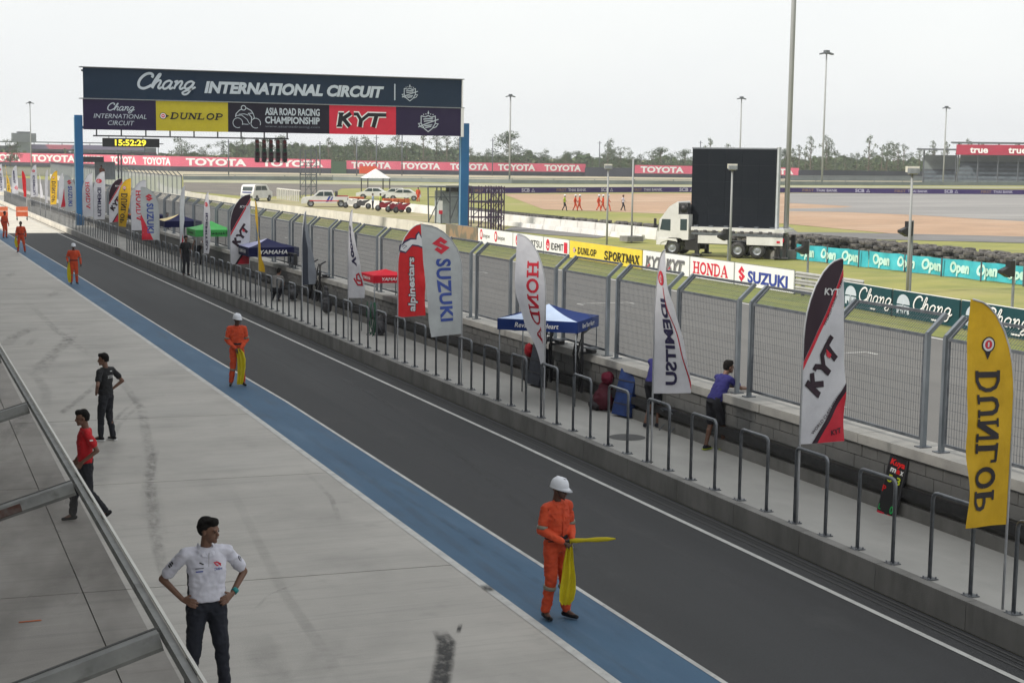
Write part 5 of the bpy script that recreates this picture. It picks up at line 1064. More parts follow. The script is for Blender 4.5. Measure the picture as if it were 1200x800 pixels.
# stand with monitors on the wall
def pit_stand(label, y0, n, dx=0):
    t = empty('pit_stand', (13.95+bend(y0), y0, 1.41), label, 'stand', 'timing stands on the pit wall')
    for k in range(n):
        b = MB(); b.box((-.1, k*.55, .36), (.12, .46, .42), M_black); s_ = b.build('monitor', t); q = MB(); q.box((-.165, k*.55, .37), (.01, .40, .34), flat('screen_dark', (.02, .022, .03), .15)); q.build('screen', s_)
        b = MB(); b.bar((-.05, k*.55, 0), (-.05, k*.55, .2), .05, .05, M_galvd); b.box((-.05, k*.55, .01), (.2, .2, .02), M_galvd); b.build('bracket', t)
pit_stand('pair of black monitor boxes on the wall under the navy YAMAHA canopy', 55.3, 2)
def clamp_stand(label, px, py):
    c = AX(px, py, 13.95); t = empty('cable_rig', (13.80+bend(c.y), c.y, 1.41), label, 'cable rig'); rr = random.Random(int(px))
    b = MB(); b.bar((-.15, 0, .02), (.2, 0, .02), .05, .05, M_dark); b.bar((-.12, 0, -.85), (-.12, 0, .45), .05, .05, M_dark); b.bar((-.12, 0, .45), (.1, .1, .55), .05, .05, M_dark); b.build('clamp_frame', t)
    for k in range(7): b = MB(); y, x = rr.uniform(-.2, .2), rr.uniform(-.25, -.1); b.tube([(x, y, .35+rr.uniform(-.2, .2)), (x-.06, y+.08, 0), (x, y+rr.uniform(-.2, .2), -.35), (x-.03, y, -.8)], .018, M_black, 5); b.build('cable', t)
    b = MB(); b.box((.1, .0, .12), (.28, .3, .02), M_galvd); b.box((-.02, -.25, .1), (.12, .3, .06), M_black); b.build('tray', t)
clamp_stand('black cable rig clamped over the wall under the Revs Your Heart canopy', 660, 425)
clamp_stand('black cable rig clamped over the wall right of the Revs Your Heart canopy leg', 696, 432)
clamp_stand('dark cable rig on the wall left of the red canopy', 392, 352)
clamp_stand('dark cable rig on the wall right of the grey and navy flag', 383, 346)
L = AX(545, 384, 13.8); b = MB(); b.box((0, 0, 0), (.04, .35, .2), M_black); b.box((-.022, -.08, 0), (.01, .1, .12), M_dark); b.box((-.022, .08, 0), (.01, .1, .12), M_dark)
tag(b.build('socket_box', None, None, (13.83, 34.2, 1.12)), 'small black socket box fixed to the wall right of the SUZUKI flag', 'socket box')
# TV tower behind the flags, orange barriers at the end of the pit lane
tw_ = empty('camera_tower', (17.0, 142, 0), 'grey steel camera tower with flat roof behind the flags near the gantry', 'tower')
b = MB()
for x in (-1.9, 1.9):
    for y in (-1, 1): b.bar((x, y, 0), (x, y, 5.4), .12, .12, M_galvd)
b.bar((-1.9, -1, 5.4), (1.9, -1, 5.4), .1, .1, M_galvd); b.build('frame', tw_)
b = MB(); b.box((0, 0, 5.55), (4.8, 2.4, .14), M_galv); b.build('roof', tw_); b = MB(); b.box((0, 0, 2.6), (4, 2.2, .12), M_galvd); b.box((.7, .9, 3.9), (1.8, .1, 1.6), M_galv); b.build('platform', tw_); b = MB(); b.box((-.6, -.9, 4.9), (2.0, .1, .5), M_dark); b.build('sign_box', tw_)
person('camera operator in brown jacket high on the grey tower behind the flags', (17.3, 141.6, 2.7), 2.6, dict(upper=mk('brown_jacket', 112, 66, 54), lower=S_blk, lean=.3), 1.72, .04)
for (x, lab) in ((2.5, 'orange barrier board cut by the left edge of the picture'), (26, 'orange barrier board above the fourth marshal\'s cap')):
    L = G(x, 260); t = empty('barrier_board', (L.x, L.y, 0), lab, 'barrier', 'orange barrier boards across the pit lane'); b = MB(); b.box((0, 0, .62), (.9, .08, .38), mat('orange_plastic', srgb(226, 110, 70), srgb(214, 96, 58), .5, 4)); b.box((0, 0, 1.02), (.9, .08, .34), mat('orange_plastic2', srgb(236, 130, 90), srgb(222, 112, 74), .5, 4)); b.build('panel', t)
    for s in (-1, 1): b = MB(); b.box((s*.38, 0, .22), (.1, .5, .06), M_dark); b.box((s*.38, 0, .35), (.07, .07, .5), M_dark); b.build('foot', t)

# ================================================================== FAR SIDE OF THE TRACK: BOARDS, RAIL, BARRIERS
def ad_board(label, p0, p1, z0, z1, m, draw=None, name='advertising_board', grp='advertising boards along the far side of the straight', th=.06, frame=None):
    """upright board whose face looks towards the pit; p0 left end, p1 right end as seen from the pit"""
    p0, p1 = Vector((*p0, 0)), Vector((*p1, 0)); X = (p1-p0); L = X.length; X.normalize(); N = X.cross(Vector((0, 0, 1)))
    t = empty(name, (p0.x, p0.y, 0), label, 'board', grp); b = MB(); M3 = Matrix((X, -N, Vector((0, 0, 1)))).transposed()
    b.box(M3 @ Vector((L/2, th/2, (z0+z1)/2)), (L-.02, th, z1-z0), m, mtx=M3); pn = b.build('panel', t)
    b = MB(); n = max(2, int(L/2.5)+1)
    for k in range(n): x = .1+(L-.2)*k/(n-1); b.bar(M3 @ Vector((x, th+.05, 0)), M3 @ Vector((x, th+.05, z1-.05)), .06, .06, M_galvd)
    b.bar(M3 @ Vector((0, th/2, z1+.012)), M3 @ Vector((L, th/2, z1+.012)), .05, .022, frame or M_galv); b.build('backing_frame', t)
    if draw: p = Print(plane_map((0, 0, z0), X, (0, 0, 1), .008, .003)); draw(p, L, z1-z0); p.build('lettering', pn)
    return t
BX = 35.0
def brd(label, y0, y1, m, draw, z0=.06, z1=1.02): return ad_board(label, (BX, y0), (BX, y1), z0, z1, m, draw)
W_ = P_white
brd('dark board with pictures beside the blue gantry post', 99.5, 93.3, mat('picture_board', (.16, .14, .10), (.30, .20, .12), .7, .8, 2, lo=.45, hi=.55), None)
brd('white board with two small red ring emblems left of the round emblem boards', 93.2, 87.2, W_, lambda p, L, H: [(p.circle(x, H*.6, .24, P_red, .34), p.circle(x, H*.6, .12, P_white, .2), p.text('inqoe', x+.35, H*.42, .3, S_gry, 0, w=1.2)) for x in (.6, 3.2)])
brd('white board with red round emblem reading IDEMITSU, partly behind the HONDA flag', 87.1, 82.4, W_, lambda p, L, H: (p.wing_drop(.7, H*.55, .34, P_red, P_white), p.text('IDEMITSU', 1.4, H*.3, .42, P_black, 0, w=3.1)))
brd('white board with red round emblem reading IDEMITSU, left of the yellow board', 82.3, 78.7, W_, lambda p, L, H: (p.wing_drop(.6, H*.55, .34, P_red, P_white), p.text('IDEMIT', 1.1, H*.3, .42, P_black, 0, w=1.75), p.poly([(2.95, .2), (3.4, .2), (3.4, .8), (2.95, .8)], P_red)))
P_by = mat('print_bright_yellow', (.80, .62, .06), (.72, .55, .05), .6, 1)
brd('long yellow board reading DUNLOP SPORTMAX', 78.6, 69.6, P_by, lambda p, L, H: (p.arrow_d(.65, H*.48, .15, P_black, P_white, P_red), p.glyphs(SERIF, 'DUNLOP', 1.1, H*.30, H*.36, 2.5, P_black, .15), p.glyphs(SERIF, 'SPORTMAX', 4.55, H*.22, H*.46, 4.2, P_black, .15)))
brd('white board with two grey and red KYT emblems', 69.5, 64.6, W_, lambda p, L, H: [(p.kyt(x, H*.18, H*.55, 1.8, flat('print_grey2', (.14, .14, .15)), flat('print_light', (.5, .5, .52)), .15, .1), p.stroke([(x+.15, H*.12), (x+.5, H*.34)], .05, P_red)) for x in (.35, 2.6)])
brd('white board reading HONDA in red', 64.5, 60.4, W_, lambda p, L, H: p.glyphs(SERIF, 'HONDA', .3, H*.22, H*.58, 3.3, P_red))
brd('white board reading SUZUKI in blue with a red emblem', 60.3, 55.4, W_, lambda p, L, H: (p.suzuki_s(.3, H*.15, .62, H*.74, P_red), p.text('SUZUKI', 1.15, H*.2, H*.52, P_blue, .04, w=3.3)))
rl = empty('guard_rail', (35.0, 50, 0), 'triple steel guard rail between the SUZUKI board and the dark green Chang boards', 'guard rail')
for z in (.28, .58, .88):
    b = MB()
    for y0, y1 in ((.3, 5.2),): 
        for k, (dz, dx) in enumerate(((-.12, 0), (-.06, -.06), (0, 0), (.06, -.06), (.12, 0))): pass
        prof = [(-.13, 0), (-.09, -.06), (-.04, -.06), (0, 0), (.04, -.06), (.09, -.06), (.13, 0)]
        b.add([(x_, y, z+dz) for y in (y0, y1) for dz, x_ in prof], [(i, i+1, 8+i, 7+i) for i in range(6)], M_rail)
    b.build('rail', rl)
for k in range(3): b = MB(); b.bar((.08, .6+2.1*k, 0), (.08, .6+2.1*k, 1.0), .1, .12, M_galvd); b.build('post', rl)
def chang_print(p, L, H):
    x = .25
    e = P_grey
    p.poly([(x+.45+.42*math.cos(t), H*.5+.36*math.sin(t)) for t in [k*PI/10 for k in range(11)]], e); 
    for s in (-1, 1): p.poly([(x+.45+s*.05, H*.46), (x+.45+s*.42, H*.44), (x+.45+s*.40, H*.14), (x+.45+s*.28, H*.12), (x+.45+s*.26, H*.28), (x+.45+s*.14, H*.24), (x+.45+s*.1, H*.12)], e)
    p.stroke([(x+.45, H*.5), (x+.45, H*.14)], .05, e)
    p.script('Chang', 1.3, H*.34, H*.52, P_white, .12, .9, 1.55)
    p.stroke([(L*.62, H*.12), (L*.72, H*.12)], H*.06, P_white)
for lab, a, c in (('dark green board reading Chang, leftmost, next to the guard rail', (33.9, 50.2), (33.6, 46.6)), ('dark green board reading Chang between the guard rail end and the yellow DUNLOP flag', (33.6, 46.5), (33.35, 42.4)), ('dark green board reading Chang behind the yellow DUNLOP flag tip', (33.35, 42.3), (33.1, 37.8)), ('dark green board at the right edge of the picture', (33.1, 37.7), (32.8, 33.2))):
    ad_board(lab, a, c, .06, 1.0, P_green, chang_print, frame=M_white)
# concrete wall of the straight further on
def wall_run(name, label, pts, z1, m, th=.35, seg=3.0, piece='wall_section', cat='barrier', taper=.08):
    t = empty(name, (*pts[0], 0), label, cat); o = Vector((*pts[0], 0))
    for a, c in zip(pts[:-1], pts[1:]):
        a, c = Vector((*a, 0)), Vector((*c, 0)); L = (c-a).length; n = max(1, round(L/seg)); d = (c-a)/L; nn = Vector((-d.y, d.x, 0))
        for k in range(n):
            p, q = a+d*(L*k/n+.02)-o, a+d*(L*(k+1)/n-.02)-o; b = MB()
            b.add([p-nn*th/2, q-nn*th/2, q+nn*th/2, p+nn*th/2]+[v+Vector((0, 0, z1+random.uniform(-.01, .01))) for v in (p-nn*(th/2-taper), q-nn*(th/2-taper), q+nn*(th/2-taper), p+nn*(th/2-taper))], [(0, 3, 2, 1), (4, 5, 6, 7), (0, 1, 5, 4), (1, 2, 6, 5), (2, 3, 7, 6), (3, 0, 4, 7)], m); b.build(piece, t)
    return t
wall_run('track_wall', 'pale concrete wall along the far side of the straight, left of the gantry post', [(36.0, 101), (35.6, 112), (34.8, 138), (33.8, 156), (33.8, 190), (36, 225), (40, 255)], .80, M_barr, .35, 3.2)
BLK = [tuple(G(*p_)[:2]) for p_ in ((772, 281), (700, 273.5), (640, 267.5), (600, 263), (560, 258.5), (500, 250.5), (450, 244.5), (405, 240.5))]
wall_run('block_barrier', 'white concrete blocks in front of the tyre wall right of the gantry post', BLK, .8, M_barrw, .5, 2.6, 'barrier_block')
wall_run('block_barrier', 'low white concrete kerb blocks in front of the taller ones', [(x-1.2, y) for x, y in BLK[:4]], .35, M_barrw, .4, 2.0, 'barrier_block')
# feet of the advertising-free blocks: dark steel stands
# tyre wall
ME_ty = []
for k in range(3):
    b = MB(); r = .31
    for j in range(5-(k == 1)):
        z = .02+.20*j; ox, oy = random.uniform(-.07, .07), random.uniform(-.07, .07)
        b.lathe([(.19, z+.03), (.29, z), (r, z+.05), (r, z+.14), (.29, z+.19), (.19, z+.16)], M_rubber if (j+k) % 2 else mat('dusty_highlight_rubber', (.16, .15, .14), (.05, .048, .046), .8, 5), 10, c=(ox, oy, 0), smooth=False)  # paler tyres: dust tone that also carries painted highlights
    ME_ty.append(b.mesh('tyre_stack'))
tyre_pts = [(50.3, 50), (51.8, 60), (52.8, 68), (52.6, 84), (BLK[0][0]+2.4, BLK[0][1]+1)]+[(x+1.6, y+1.2) for x, y in BLK[1:6]]
farb = MB(); cnt = 0; cur = []
for a, c in zip(tyre_pts[:-1], tyre_pts[1:]):
    a, c = Vector((*a, 0)), Vector((*c, 0)); L = (c-a).length; d = (c-a)/L; nn = Vector((d.y, -d.x, 0)); n = int(L/.64)
    for k in range(n):
        for r in range(4 if a.y < 84 else 2):
            p = a+d*(k*.64+(r % 2)*.3)+nn*(.56*r-.2)
            if cnt < 300:
                o = link('tyre_stack', ME_ty[cnt % 3]); o.location = p-Vector((0, 0, 0 if a.y < 80 else .12)); o.rotation_euler = (random.uniform(-.09, .09), random.uniform(-.09, .09), random.uniform(0, 6)); tag(o, 'stack of old black tyres in the tyre wall behind the teal banner', 'tyre stack', 'tyre stacks of the tyre wall')
            else: farb.lathe([(.19, .88), (.31, .88), (.31, 0)], M_rubber if cnt % 2 else MATS['dusty_highlight_rubber'], 8, c=(p.x, p.y, 0), smooth=False)
            cnt += 1
ft = farb.build('tyre_wall', None, 'stuff'); ft['label'] = 'far end of the black tyre wall behind the white blocks and the truck'; ft['category'] = 'tyre wall'
# teal banners on the tyre wall
for k, (lab, ya, yb) in enumerate((('crumpled teal banner with white Open lettering, left one beside the signal light', 75.2, 68.7), ('long teal banner with white Open lettering behind the lamp post', 68.6, 55.6), ('teal banner with white lettering at the right edge of the picture', 55.5, 49))):
    XB = lambda y: 47.6+(75-y)*.05
    t = empty('teal_banner', (XB(ya), ya, 0), lab, 'banner', 'teal banners in front of the tyre wall'); Ln = ya-yb
    def bsurf(x, y, L, XB=XB, ya=ya): s = ya-x; return Vector((XB(s)-XB(ya)-.01-.002*L+.05*math.sin(x*2.1)*math.sin(y*2.5+x)+.03*math.sin(5*x+3*y), -x, .05+y-.03*abs(math.sin(x*1.3))))
    b = MB(); nx = int(Ln*5); vs = [bsurf(Ln*i/nx, .86*j/5, 0)+Vector((.02, 0, 0)) for i in range(nx+1) for j in range(6)]; b.add(vs, [(i*6+j, (i+1)*6+j, (i+1)*6+j+1, i*6+j+1) for i in range(nx) for j in range(5)], P_teal, True); cl = b.build('cloth', t)
    x = .35
    while x < Ln-1.6: p = Print(lambda x, y, L: bsurf(x, y, L)-Vector((.015, 0, 0)), .25); p.text('Open', x, .24, .52, P_lteal, .05, .12, w=1.45); x += 2.0; p.build('lettering', cl)
    for i in range(int(Ln/3)+1): b = MB(); b.bar((.12, -i*3, 0), (.12, -i*3, .95), .06, .06, M_galvd); b.build('stake', t)
# small signal lights on posts in the infield
def signal(label, px, py, h):
    L = G(px, py); t = empty('signal_light', (L.x, L.y, 0), label, 'signal light', 'trackside signal lights'); b = MB(); b.bar((0, 0, 0), (0, 0, h), .08, .08, M_galv); b.build('post', t)
    b = MB(); b.box((-.15, .05, h-.35), (.22, .3, .62), M_black); b.prism([(-.25, -.3), (-.62, -.12), (-.62, -.02), (-.25, .12)], -.16, .16, M_black, 'Y', (0, .05, h-.4)); b.build('lamp_housing', t)
signal('black signal light on a post left of the leftmost teal banner', 946, 328, 1.9)
signal('black signal light in front of the long teal banner near the yellow flag', 1186, 361, 1.9)
signal('black signal light fixed beside the tall lamp post in the infield', 1066, 342, 3.1)
signal('black signal light in front of the truck beside the short lamp post', 853, 305, 1.8)
def lamp_post(label, px, py, h, kind='box', base=True, r=.07):
    L = G(px, py); t = empty('lamp_post', (L.x, L.y, 0), label, 'lamp post', 'lamp posts'); b = MB(); b.tube([(0, 0, 0), (0, 0, h*.5), (0, 0, h)], [r, r*.9, r*.75], M_mast, 10); b.build('pole', t)
    if kind == 'box':
        b = MB(); M3 = Matrix.Rotation(YAW*-1, 3, 'Z'); b.box((0, 0, h+.2), (.50, .42, .26), mat('lamp_cream', (.60, .58, .50)), mtx=M3); hd_ = b.build('floodlight', t)
        b = MB(); b.prism([(-.26, -.21), (.26, -.21), (.2, -.40), (-.2, -.40)], h+.02, h+.24, M_galv); b.box((0, -.12, h+.04), (.36, .3, .12), flat('lamp_glass', (.35, .33, .22), .2)); b.v = [tuple(M3 @ Vector(v)) for v in b.v]; b.build('lens', hd_)
    elif kind == 'head':
        s = h/20
        for k in (-1, 1): b = MB(); b.bar((0, 0, h), (k*.7*s, 0, h+.05*s), .10*s, .10*s, M_galvd); b.box((k*.75*s, 0, h+.05*s), (.75*s, .6*s, .22*s), M_galvd, mtx=Matrix.Rotation(k*.25, 3, 'Y')); b.build('floodlight', t)
        b = MB(); b.box((0, 0, h+.3*s), (.7*s, .7*s, .5*s), M_galvd); b.build('lamp_head', t)
    if base: b = MB(); b.box((0, 0, .25), (2.2 if r > .15 else 1.2, 1.2, .5 if r > .15 else .35), M_kerbc); b.build('concrete_base', t)
lamp_post('very tall grey mast beside the screen truck, cut by the top edge', 920, 303, 30, 'none', True, .155)
lamp_post('short lamp post with white floodlight in front of the big black screen', 855, 306, 5.05, 'box', False)
lamp_post('short lamp post with white floodlight in front of the walkers on the gravel', 711, 287, 4.9, 'box', False)
lamp_post('short bare post on a concrete block right of the walkers on the gravel', 740, 284, 5.6, 'none', True)
lamp_post('short lamp post with white floodlight between the teal banner and the Chang boards', 1063, 343, 5.1, 'box', False)
lamp_post('tall floodlight mast right of the gantry, in front of the round tree', 597, 215, 18.3, 'head', False, .2)
lamp_post('tallest thin floodlight mast, right of the very tall cut-off mast', 963, 217, 30.3, 'head', False, .24)
lamp_post('tall floodlight mast in front of the red-bannered grandstand', 1105, 217, 19.1, 'head', False, .2)
lamp_post('tall floodlight mast rising behind the big black screen', 866, 216, 19.6, 'head', False, .2)
lamp_post('distant floodlight mast at far left above the TOYOTA wall', 37, 205, 16.5, 'head', False, .15)
for px_, h_ in ((268, 9), (418, 10), (441, 11), (471, 12), (375, 9), (577, 11), (702, 11), (820, 12), (925, 13)): 
    L = G(px_, 206); t = empty('utility_pole', (L.x, L.y, 0), 'thin concrete utility pole in front of the far trees', 'pole', 'utility poles before the trees'); b = MB(); b.tube([(0, 0, 0), (0, 0, h_)], .16, M_galvd, 6); b.build('pole', t); b = MB(); b.bar((-.8, 0, h_-.6), (.8, 0, h_-.6), .12, .12, M_galvd); b.build('crossarm', t)
# ================================================================== SCREEN TRUCK
def wheel(b_parent, x, y, r, w, nm='wheel'):
    q = MB(); q.lathe([(r*.55, -w/2), (r*.9, -w/2), (r, -w*.38), (r, w*.38), (r*.9, w/2), (r*.55, w/2)], M_rubber, 18, 'Y', (x, y, r)); o = q.build(nm, b_parent)
    q = MB(); q.lathe([(0, -w*.36), (r*.2, -w*.42), (r*.3, -w*.30), (r*.5, -w*.34), (r*.57, -w*.5)], M_galv, 14, 'Y', (x, y, r)); q.lathe([(0, w*.36), (r*.2, w*.42), (r*.3, w*.30), (r*.5, w*.34), (r*.57, w*.5)], M_galv, 14, 'Y', (x, y, r)); q.build('rim', o); return o
T0 = Vector((41.45, 80.6, 0)); T1 = Vector((47.2, 74.6, 0)); Td = (T1-T0).normalized(); trz = math.atan2(Td.y, Td.x)
tk = empty('screen_truck', T0, 'white flatbed truck carrying a huge black video screen', 'truck', None, trz)   # local x: from nose to tail, -y: the side seen
WP = mat('truck_white', (.66, .66, .65), (.56, .56, .55), .35, 1, layers=[((.3, .28, .25), 2, (1, 1, 1), .62, .8, .5)])
glass = flat('vehicle_glass', (.05, .07, .075), .12)
b = MB(); b.prism([(.0, .62), (.0, 1.25), (.18, 2.1), (.35, 2.3), (.75, 2.85), (1.25, 3.15), (1.32, 3.1), (1.32, 2.42), (1.95, 2.42), (1.95, .95), (1.6, .95), (1.45, 1.05), (.75, 1.05), (.6, .62)], -.02, 2.28, WP, 'Y'); cab = b.build('cab', tk)
b = MB(); b.prism([(.22, 1.5), (.33, 2.12), (.85, 2.12), (.85, 1.45)], -.035, .0, glass, 'Y'); b.build('side_window', cab); b = MB(); b.prism([(1.45, 1.5), (1.45, 2.15), (1.85, 2.15), (1.85, 1.5)], -.035, 0, glass, 'Y'); b.build('side_window', cab)
b = MB(); b.box((.06, 1.13, 1.75), (.05, 1.9, .7), glass, mtx=Matrix.Rotation(.2, 3, 'Y')); b.build('windscreen', cab)
b = MB(); b.prism([(.1, .62), (.12, .95), (.7, 1.02), (1.25, .98), (1.3, .8), (1.2, .85), (.7, .9), (.3, .75), (.25, .62)], -.06, .02, flat('wheel_arch_white', (.66, .66, .64)), 'Y'); b.build('front_wing', cab)
b = MB(); b.box((-.05, .0-.15, 1.9), (.1, .2, .5), M_black); b.build('mirror', cab)
b = MB(); b.box((1.6, .35, 2.75), (.5, .55, .65), M_dark); b.lathe([(0, 0), (.24, 0), (.24, .05)], M_black, 12, 'Y', (1.6, .02, 2.75)); b.build('air_unit', tk); b = MB(); b.box((1.62, 1.1, 2.7), (.5, .5, .55), M_galvd); b.build('air_unit', tk)
b = MB(); b.box((4.6, 1.1, .82), (5.6, .9, .22), M_black); b.box((2.1, .35, .65), (.75, .6, .6), M_black); b.box((2.1, 1.9, .65), (.75, .6, .6), M_black); b.build('chassis', tk)
b = MB(); b.box((4.85, 1.1, 1.62), (5.5, 2.2, .2), WP); b.box((4.85, 0.02, 1.35), (5.4, .1, .14), M_galvd); [b.box((2.4+.55*k, .0, 1.50), (.18, .14, .12), M_dark) for k in range(9)]; [b.box((2.3+.9*k, .35, 1.76), (.25, .2, .1), M_galvd) for k in range(6)]; b.build('deck', tk)
for (x, L_) in ((3.5, 1.9), (6.5, 2.1)): b = MB(); b.box((x, .1, 1.02), (L_, .32, .46), WP); b.build('side_locker', tk)
for x in (2.45, 7.25, 7.65):
    for yy in (.15, 2.05): b = MB(); b.box((x, yy, .75), (.22, .22, 1.2), M_black); b.box((x, yy, .12), (.5, .45, .08), M_dark); b.build('outrigger', tk)
for x in (.95, 4.9, 6.05):
    for yy in (.18, 2.02): wheel(tk, x, yy, .47, .30)
b = MB(); b.box((7.55, 0, 1.1), (.10, .1, .2), P_red); b.box((7.3, -.07, 1.0), (.18, .03, .12), P_red); b.build('tail_light', tk)
M_scr = mat('led_screen', (.008, .011, .016), (.010, .013, .018), .8, .8, spec=.15)
s0, s1 = 1.85, 6.85
b = MB(); b.box(((s0+s1)/2, 1.0, 3.85), (s1-s0, .45, 4.72), M_galvd); b.box((s1+.06, 1.0, 3.9), (.12, .5, 4.9), mat('pale_frame', (.5, .53, .56))); b.box(((s0+s1)/2, 1.0, 6.26), (s1-s0+.1, .5, .08), M_galv); b.build('screen_frame', tk)
for i in range(5):
    for j in range(5):
        b = MB(); cw = (s1-s0)/5; b.box((s0+cw*(i+.5), .74, 1.52+.94*(j+.5)), (cw-.004, .07, .936), M_scr); b.build('screen_module', tk)
# ================================================================== CARS AND MOTORBIKES
def car(name, label, cat, px, py, rz, prof, wins, wx, r, w=1.75, paint=WP, extra=None, grp=None):
    L = G(px, py); t = empty(name, (L.x, L.y, .01), label, cat, grp, rz)
    b = MB(); b.prism(prof, 0, w, paint, 'Y'); body = b.build('body', t)
    for s, yy in ((0, -.012), (1, w+.012)):
        for wn in wins: b = MB(); b.prism(wn, yy-.008, yy+.008, glass, 'Y'); b.build('window', body)
    for x in wx:
        for yy in (.09, w-.09):
            wheel(t, x, yy, r, .22)
    if extra: extra(t, body)
    return t
pk = [(0, .35), (.0, .75), (.15, .98), (1.25, 1.12), (1.85, 1.68), (2.2, 1.75), (3.3, 1.74), (3.55, 1.2), (3.6, 1.12), (5.05, 1.12), (5.1, .5), (4.6, .42), (4.5, .75), (3.95, .78), (3.75, .45), (1.35, .4), (1.25, .72), (.75, .75), (.6, .4)]
def pk_x(t, body):
    b = MB(); b.prism([(2.6, .55), (2.95, 1.15), (3.15, 1.15), (2.85, .55)], -.02, 0, P_blue, 'Y'); b.prism([(3.0, .6), (3.3, 1.1), (3.4, 1.1), (3.2, .6)], -.02, 0, P_blue, 'Y'); b.prism([(.9, .62), (.9, .7), (4.0, .7), (4.0, .62)], -.022, -.0, P_red, 'Y'); b.build('stripes', body)
    b = MB(); b.box((3.75, .87, 1.4), (.3, 1.5, .55), M_dark); b.build('roll_bar', t); b = MB(); b.box((4.4, .87, 1.16), (1.2, 1.6, .12), flat('tray_red', (.30, .04, .05))); b.build('tray_cover', t); b = MB(); b.box((0.02, .3, .78), (.06, .3, .16), flat('headlamp_glass', (.5, .5, .48), .1)); b.build('headlight', body)
pz = -YAW
car('pickup_truck', 'white pickup with blue stripes on the grass behind the concrete wall', 'pickup', 353, 242.5, pz+.12, pk, [[(1.5, 1.18), (1.95, 1.6), (2.35, 1.64), (2.35, 1.18)], [(2.45, 1.18), (2.45, 1.64), (3.2, 1.62), (3.4, 1.2)]], (1.0, 4.22), .37, 1.75, WP, pk_x)
vn = [(0, .35), (-.05, .8), (.05, 1.2), (.3, 1.85), (.6, 1.98), (3.2, 1.98), (3.9, 1.3), (4.5, 1.1), (4.6, .5), (4.3, .38), (4.1, .72), (3.6, .72), (3.5, .38), (1.2, .38), (1.1, .72), (.6, .72), (.5, .38)]
def vn_x(t, body): b = MB(); b.box((.13, .85, 1.5), (.03, 1.3, .5), glass, mtx=Matrix.Rotation(.35, 3, 'Y')); b.build('rear_window', body); b = MB(); b.box((-.05, .85, .55), (.1, 1.4, .2), M_dark); b.build('bumper', body); b = MB(); b.box((-.06, .85, 1.08), (.03, 1.2, .12), P_blue); b.build('stripe', body)
car('van', 'white van with blue rear stripe seen from behind on the dirt behind the concrete wall', 'van', 297, 236.5, PI/2-YAW-.35, vn, [[(.5, 1.3), (.7, 1.8), (1.8, 1.8), (1.8, 1.3)], [(1.9, 1.3), (1.9, 1.8), (2.9, 1.8), (3.3, 1.3)]], (.85, 3.85), .33, 1.7, WP, vn_x)
sd_ = [(0, .35), (.0, .75), (.9, .95), (1.5, 1.4), (2.9, 1.42), (3.6, 1.0), (4.3, .92), (4.35, .4), (3.9, .38), (3.7, .62), (3.3, .62), (3.1, .38), (1.3, .38), (1.1, .62), (.7, .62), (.5, .38)]
sw = [[(1.1, .98), (1.6, 1.34), (2.1, 1.36), (2.1, .98)], [(2.2, .98), (2.2, 1.36), (2.85, 1.34), (3.35, 1.0)]]
car('car', 'small white car left of the white tent', 'car', 417, 233, pz, sd_, sw, (.9, 3.5), .32, 1.7)
car('car', 'white car under the tent beside the orange stacks', 'car', 444, 233.5, pz, sd_, sw, (.9, 3.5), .32, 1.7)
car('car', 'second white car right of the tent, partly behind orange stacks', 'car', 452, 235, pz, sd_, sw, (.9, 3.5), .32, 1.7)
def motorbike(label, px, py, col, rz=0):
    L = G(px, py); t = empty('motorbike', (L.x, L.y, .01), label, 'motorbike', 'motorbikes on the grass', pz+rz)
    for x in (0, 1.3): q = MB(); q.lathe([(.2, -.05), (.3, -.04), (.31, 0), (.3, .04), (.2, .05)], M_rubber, 12, 'Y', (x, 0, .31)); q.lathe([(0, -.02), (.2, -.03), (.2, .03), (0, .02)], M_galvd, 10, 'Y', (x, 0, .31)); q.build('wheel', t)
    b = MB(); b.prism([(.25, .35), (.1, .75), (.45, .95), (.75, .8), (1.2, .95), (1.45, .9), (1.0, .6), (.9, .35)], -.14, .14, col, 'Y'); b.build('fairing', t)
    b = MB(); b.prism([(.7, .8), (.75, .88), (1.45, 1.0), (1.45, .92)], -.12, .12, M_black, 'Y'); b.build('seat', t)
    b = MB(); b.bar((0, 0, .31), (.25, 0, 1.05), .06, .06, M_galvd); b.bar((.22, -.35, 1.05), (.22, .35, 1.05), .04, .04, M_black); b.build('handlebar', t); return t
motorbike('white motorbike lying beside the pickup tail', 405, 244, WP); motorbike('dark motorbike right of the white one behind the concrete wall', 417, 245, M_dark)
motorbike('red and black motorbike, left one of the pair near the white blocks', 443, 247.5, flat('dark_red', (.2, .02, .03))); motorbike('red motorbike, middle of the group near the white blocks', 455, 249, flat('bike_maroon', (.16, .015, .03))); motorbike('red scooter, rightmost of the group near the white blocks', 464, 250, flat('scooter_red', (.30, .03, .05)), .4)
L = G(446, 246); person('rider in lime vest standing by the motorbikes', (L.x, L.y, .01), 1.0, dict(upper=S_grn, lower=S_blk), 1.7, .04)
L = G(437, 246); person('person in pale blue shirt beside the motorbikes', (L.x, L.y, .01), 1.0, dict(upper=mk('pale_blue_shirt', 150, 170, 200), lower=S_navy), 1.7, .04)
L = G(490, 240); person('person in orange sitting on the barrier left of the scaffold clutter', (L.x, L.y, .3), 3.0, dict(cov, helmet=False), 1.7, .04)
tn = empty('tent', (G(440, 225.5).x, G(440, 225.5).y, 0), 'white peaked tent on dark legs beyond the motorbikes', 'tent')
b = MB(); w_ = 4.6
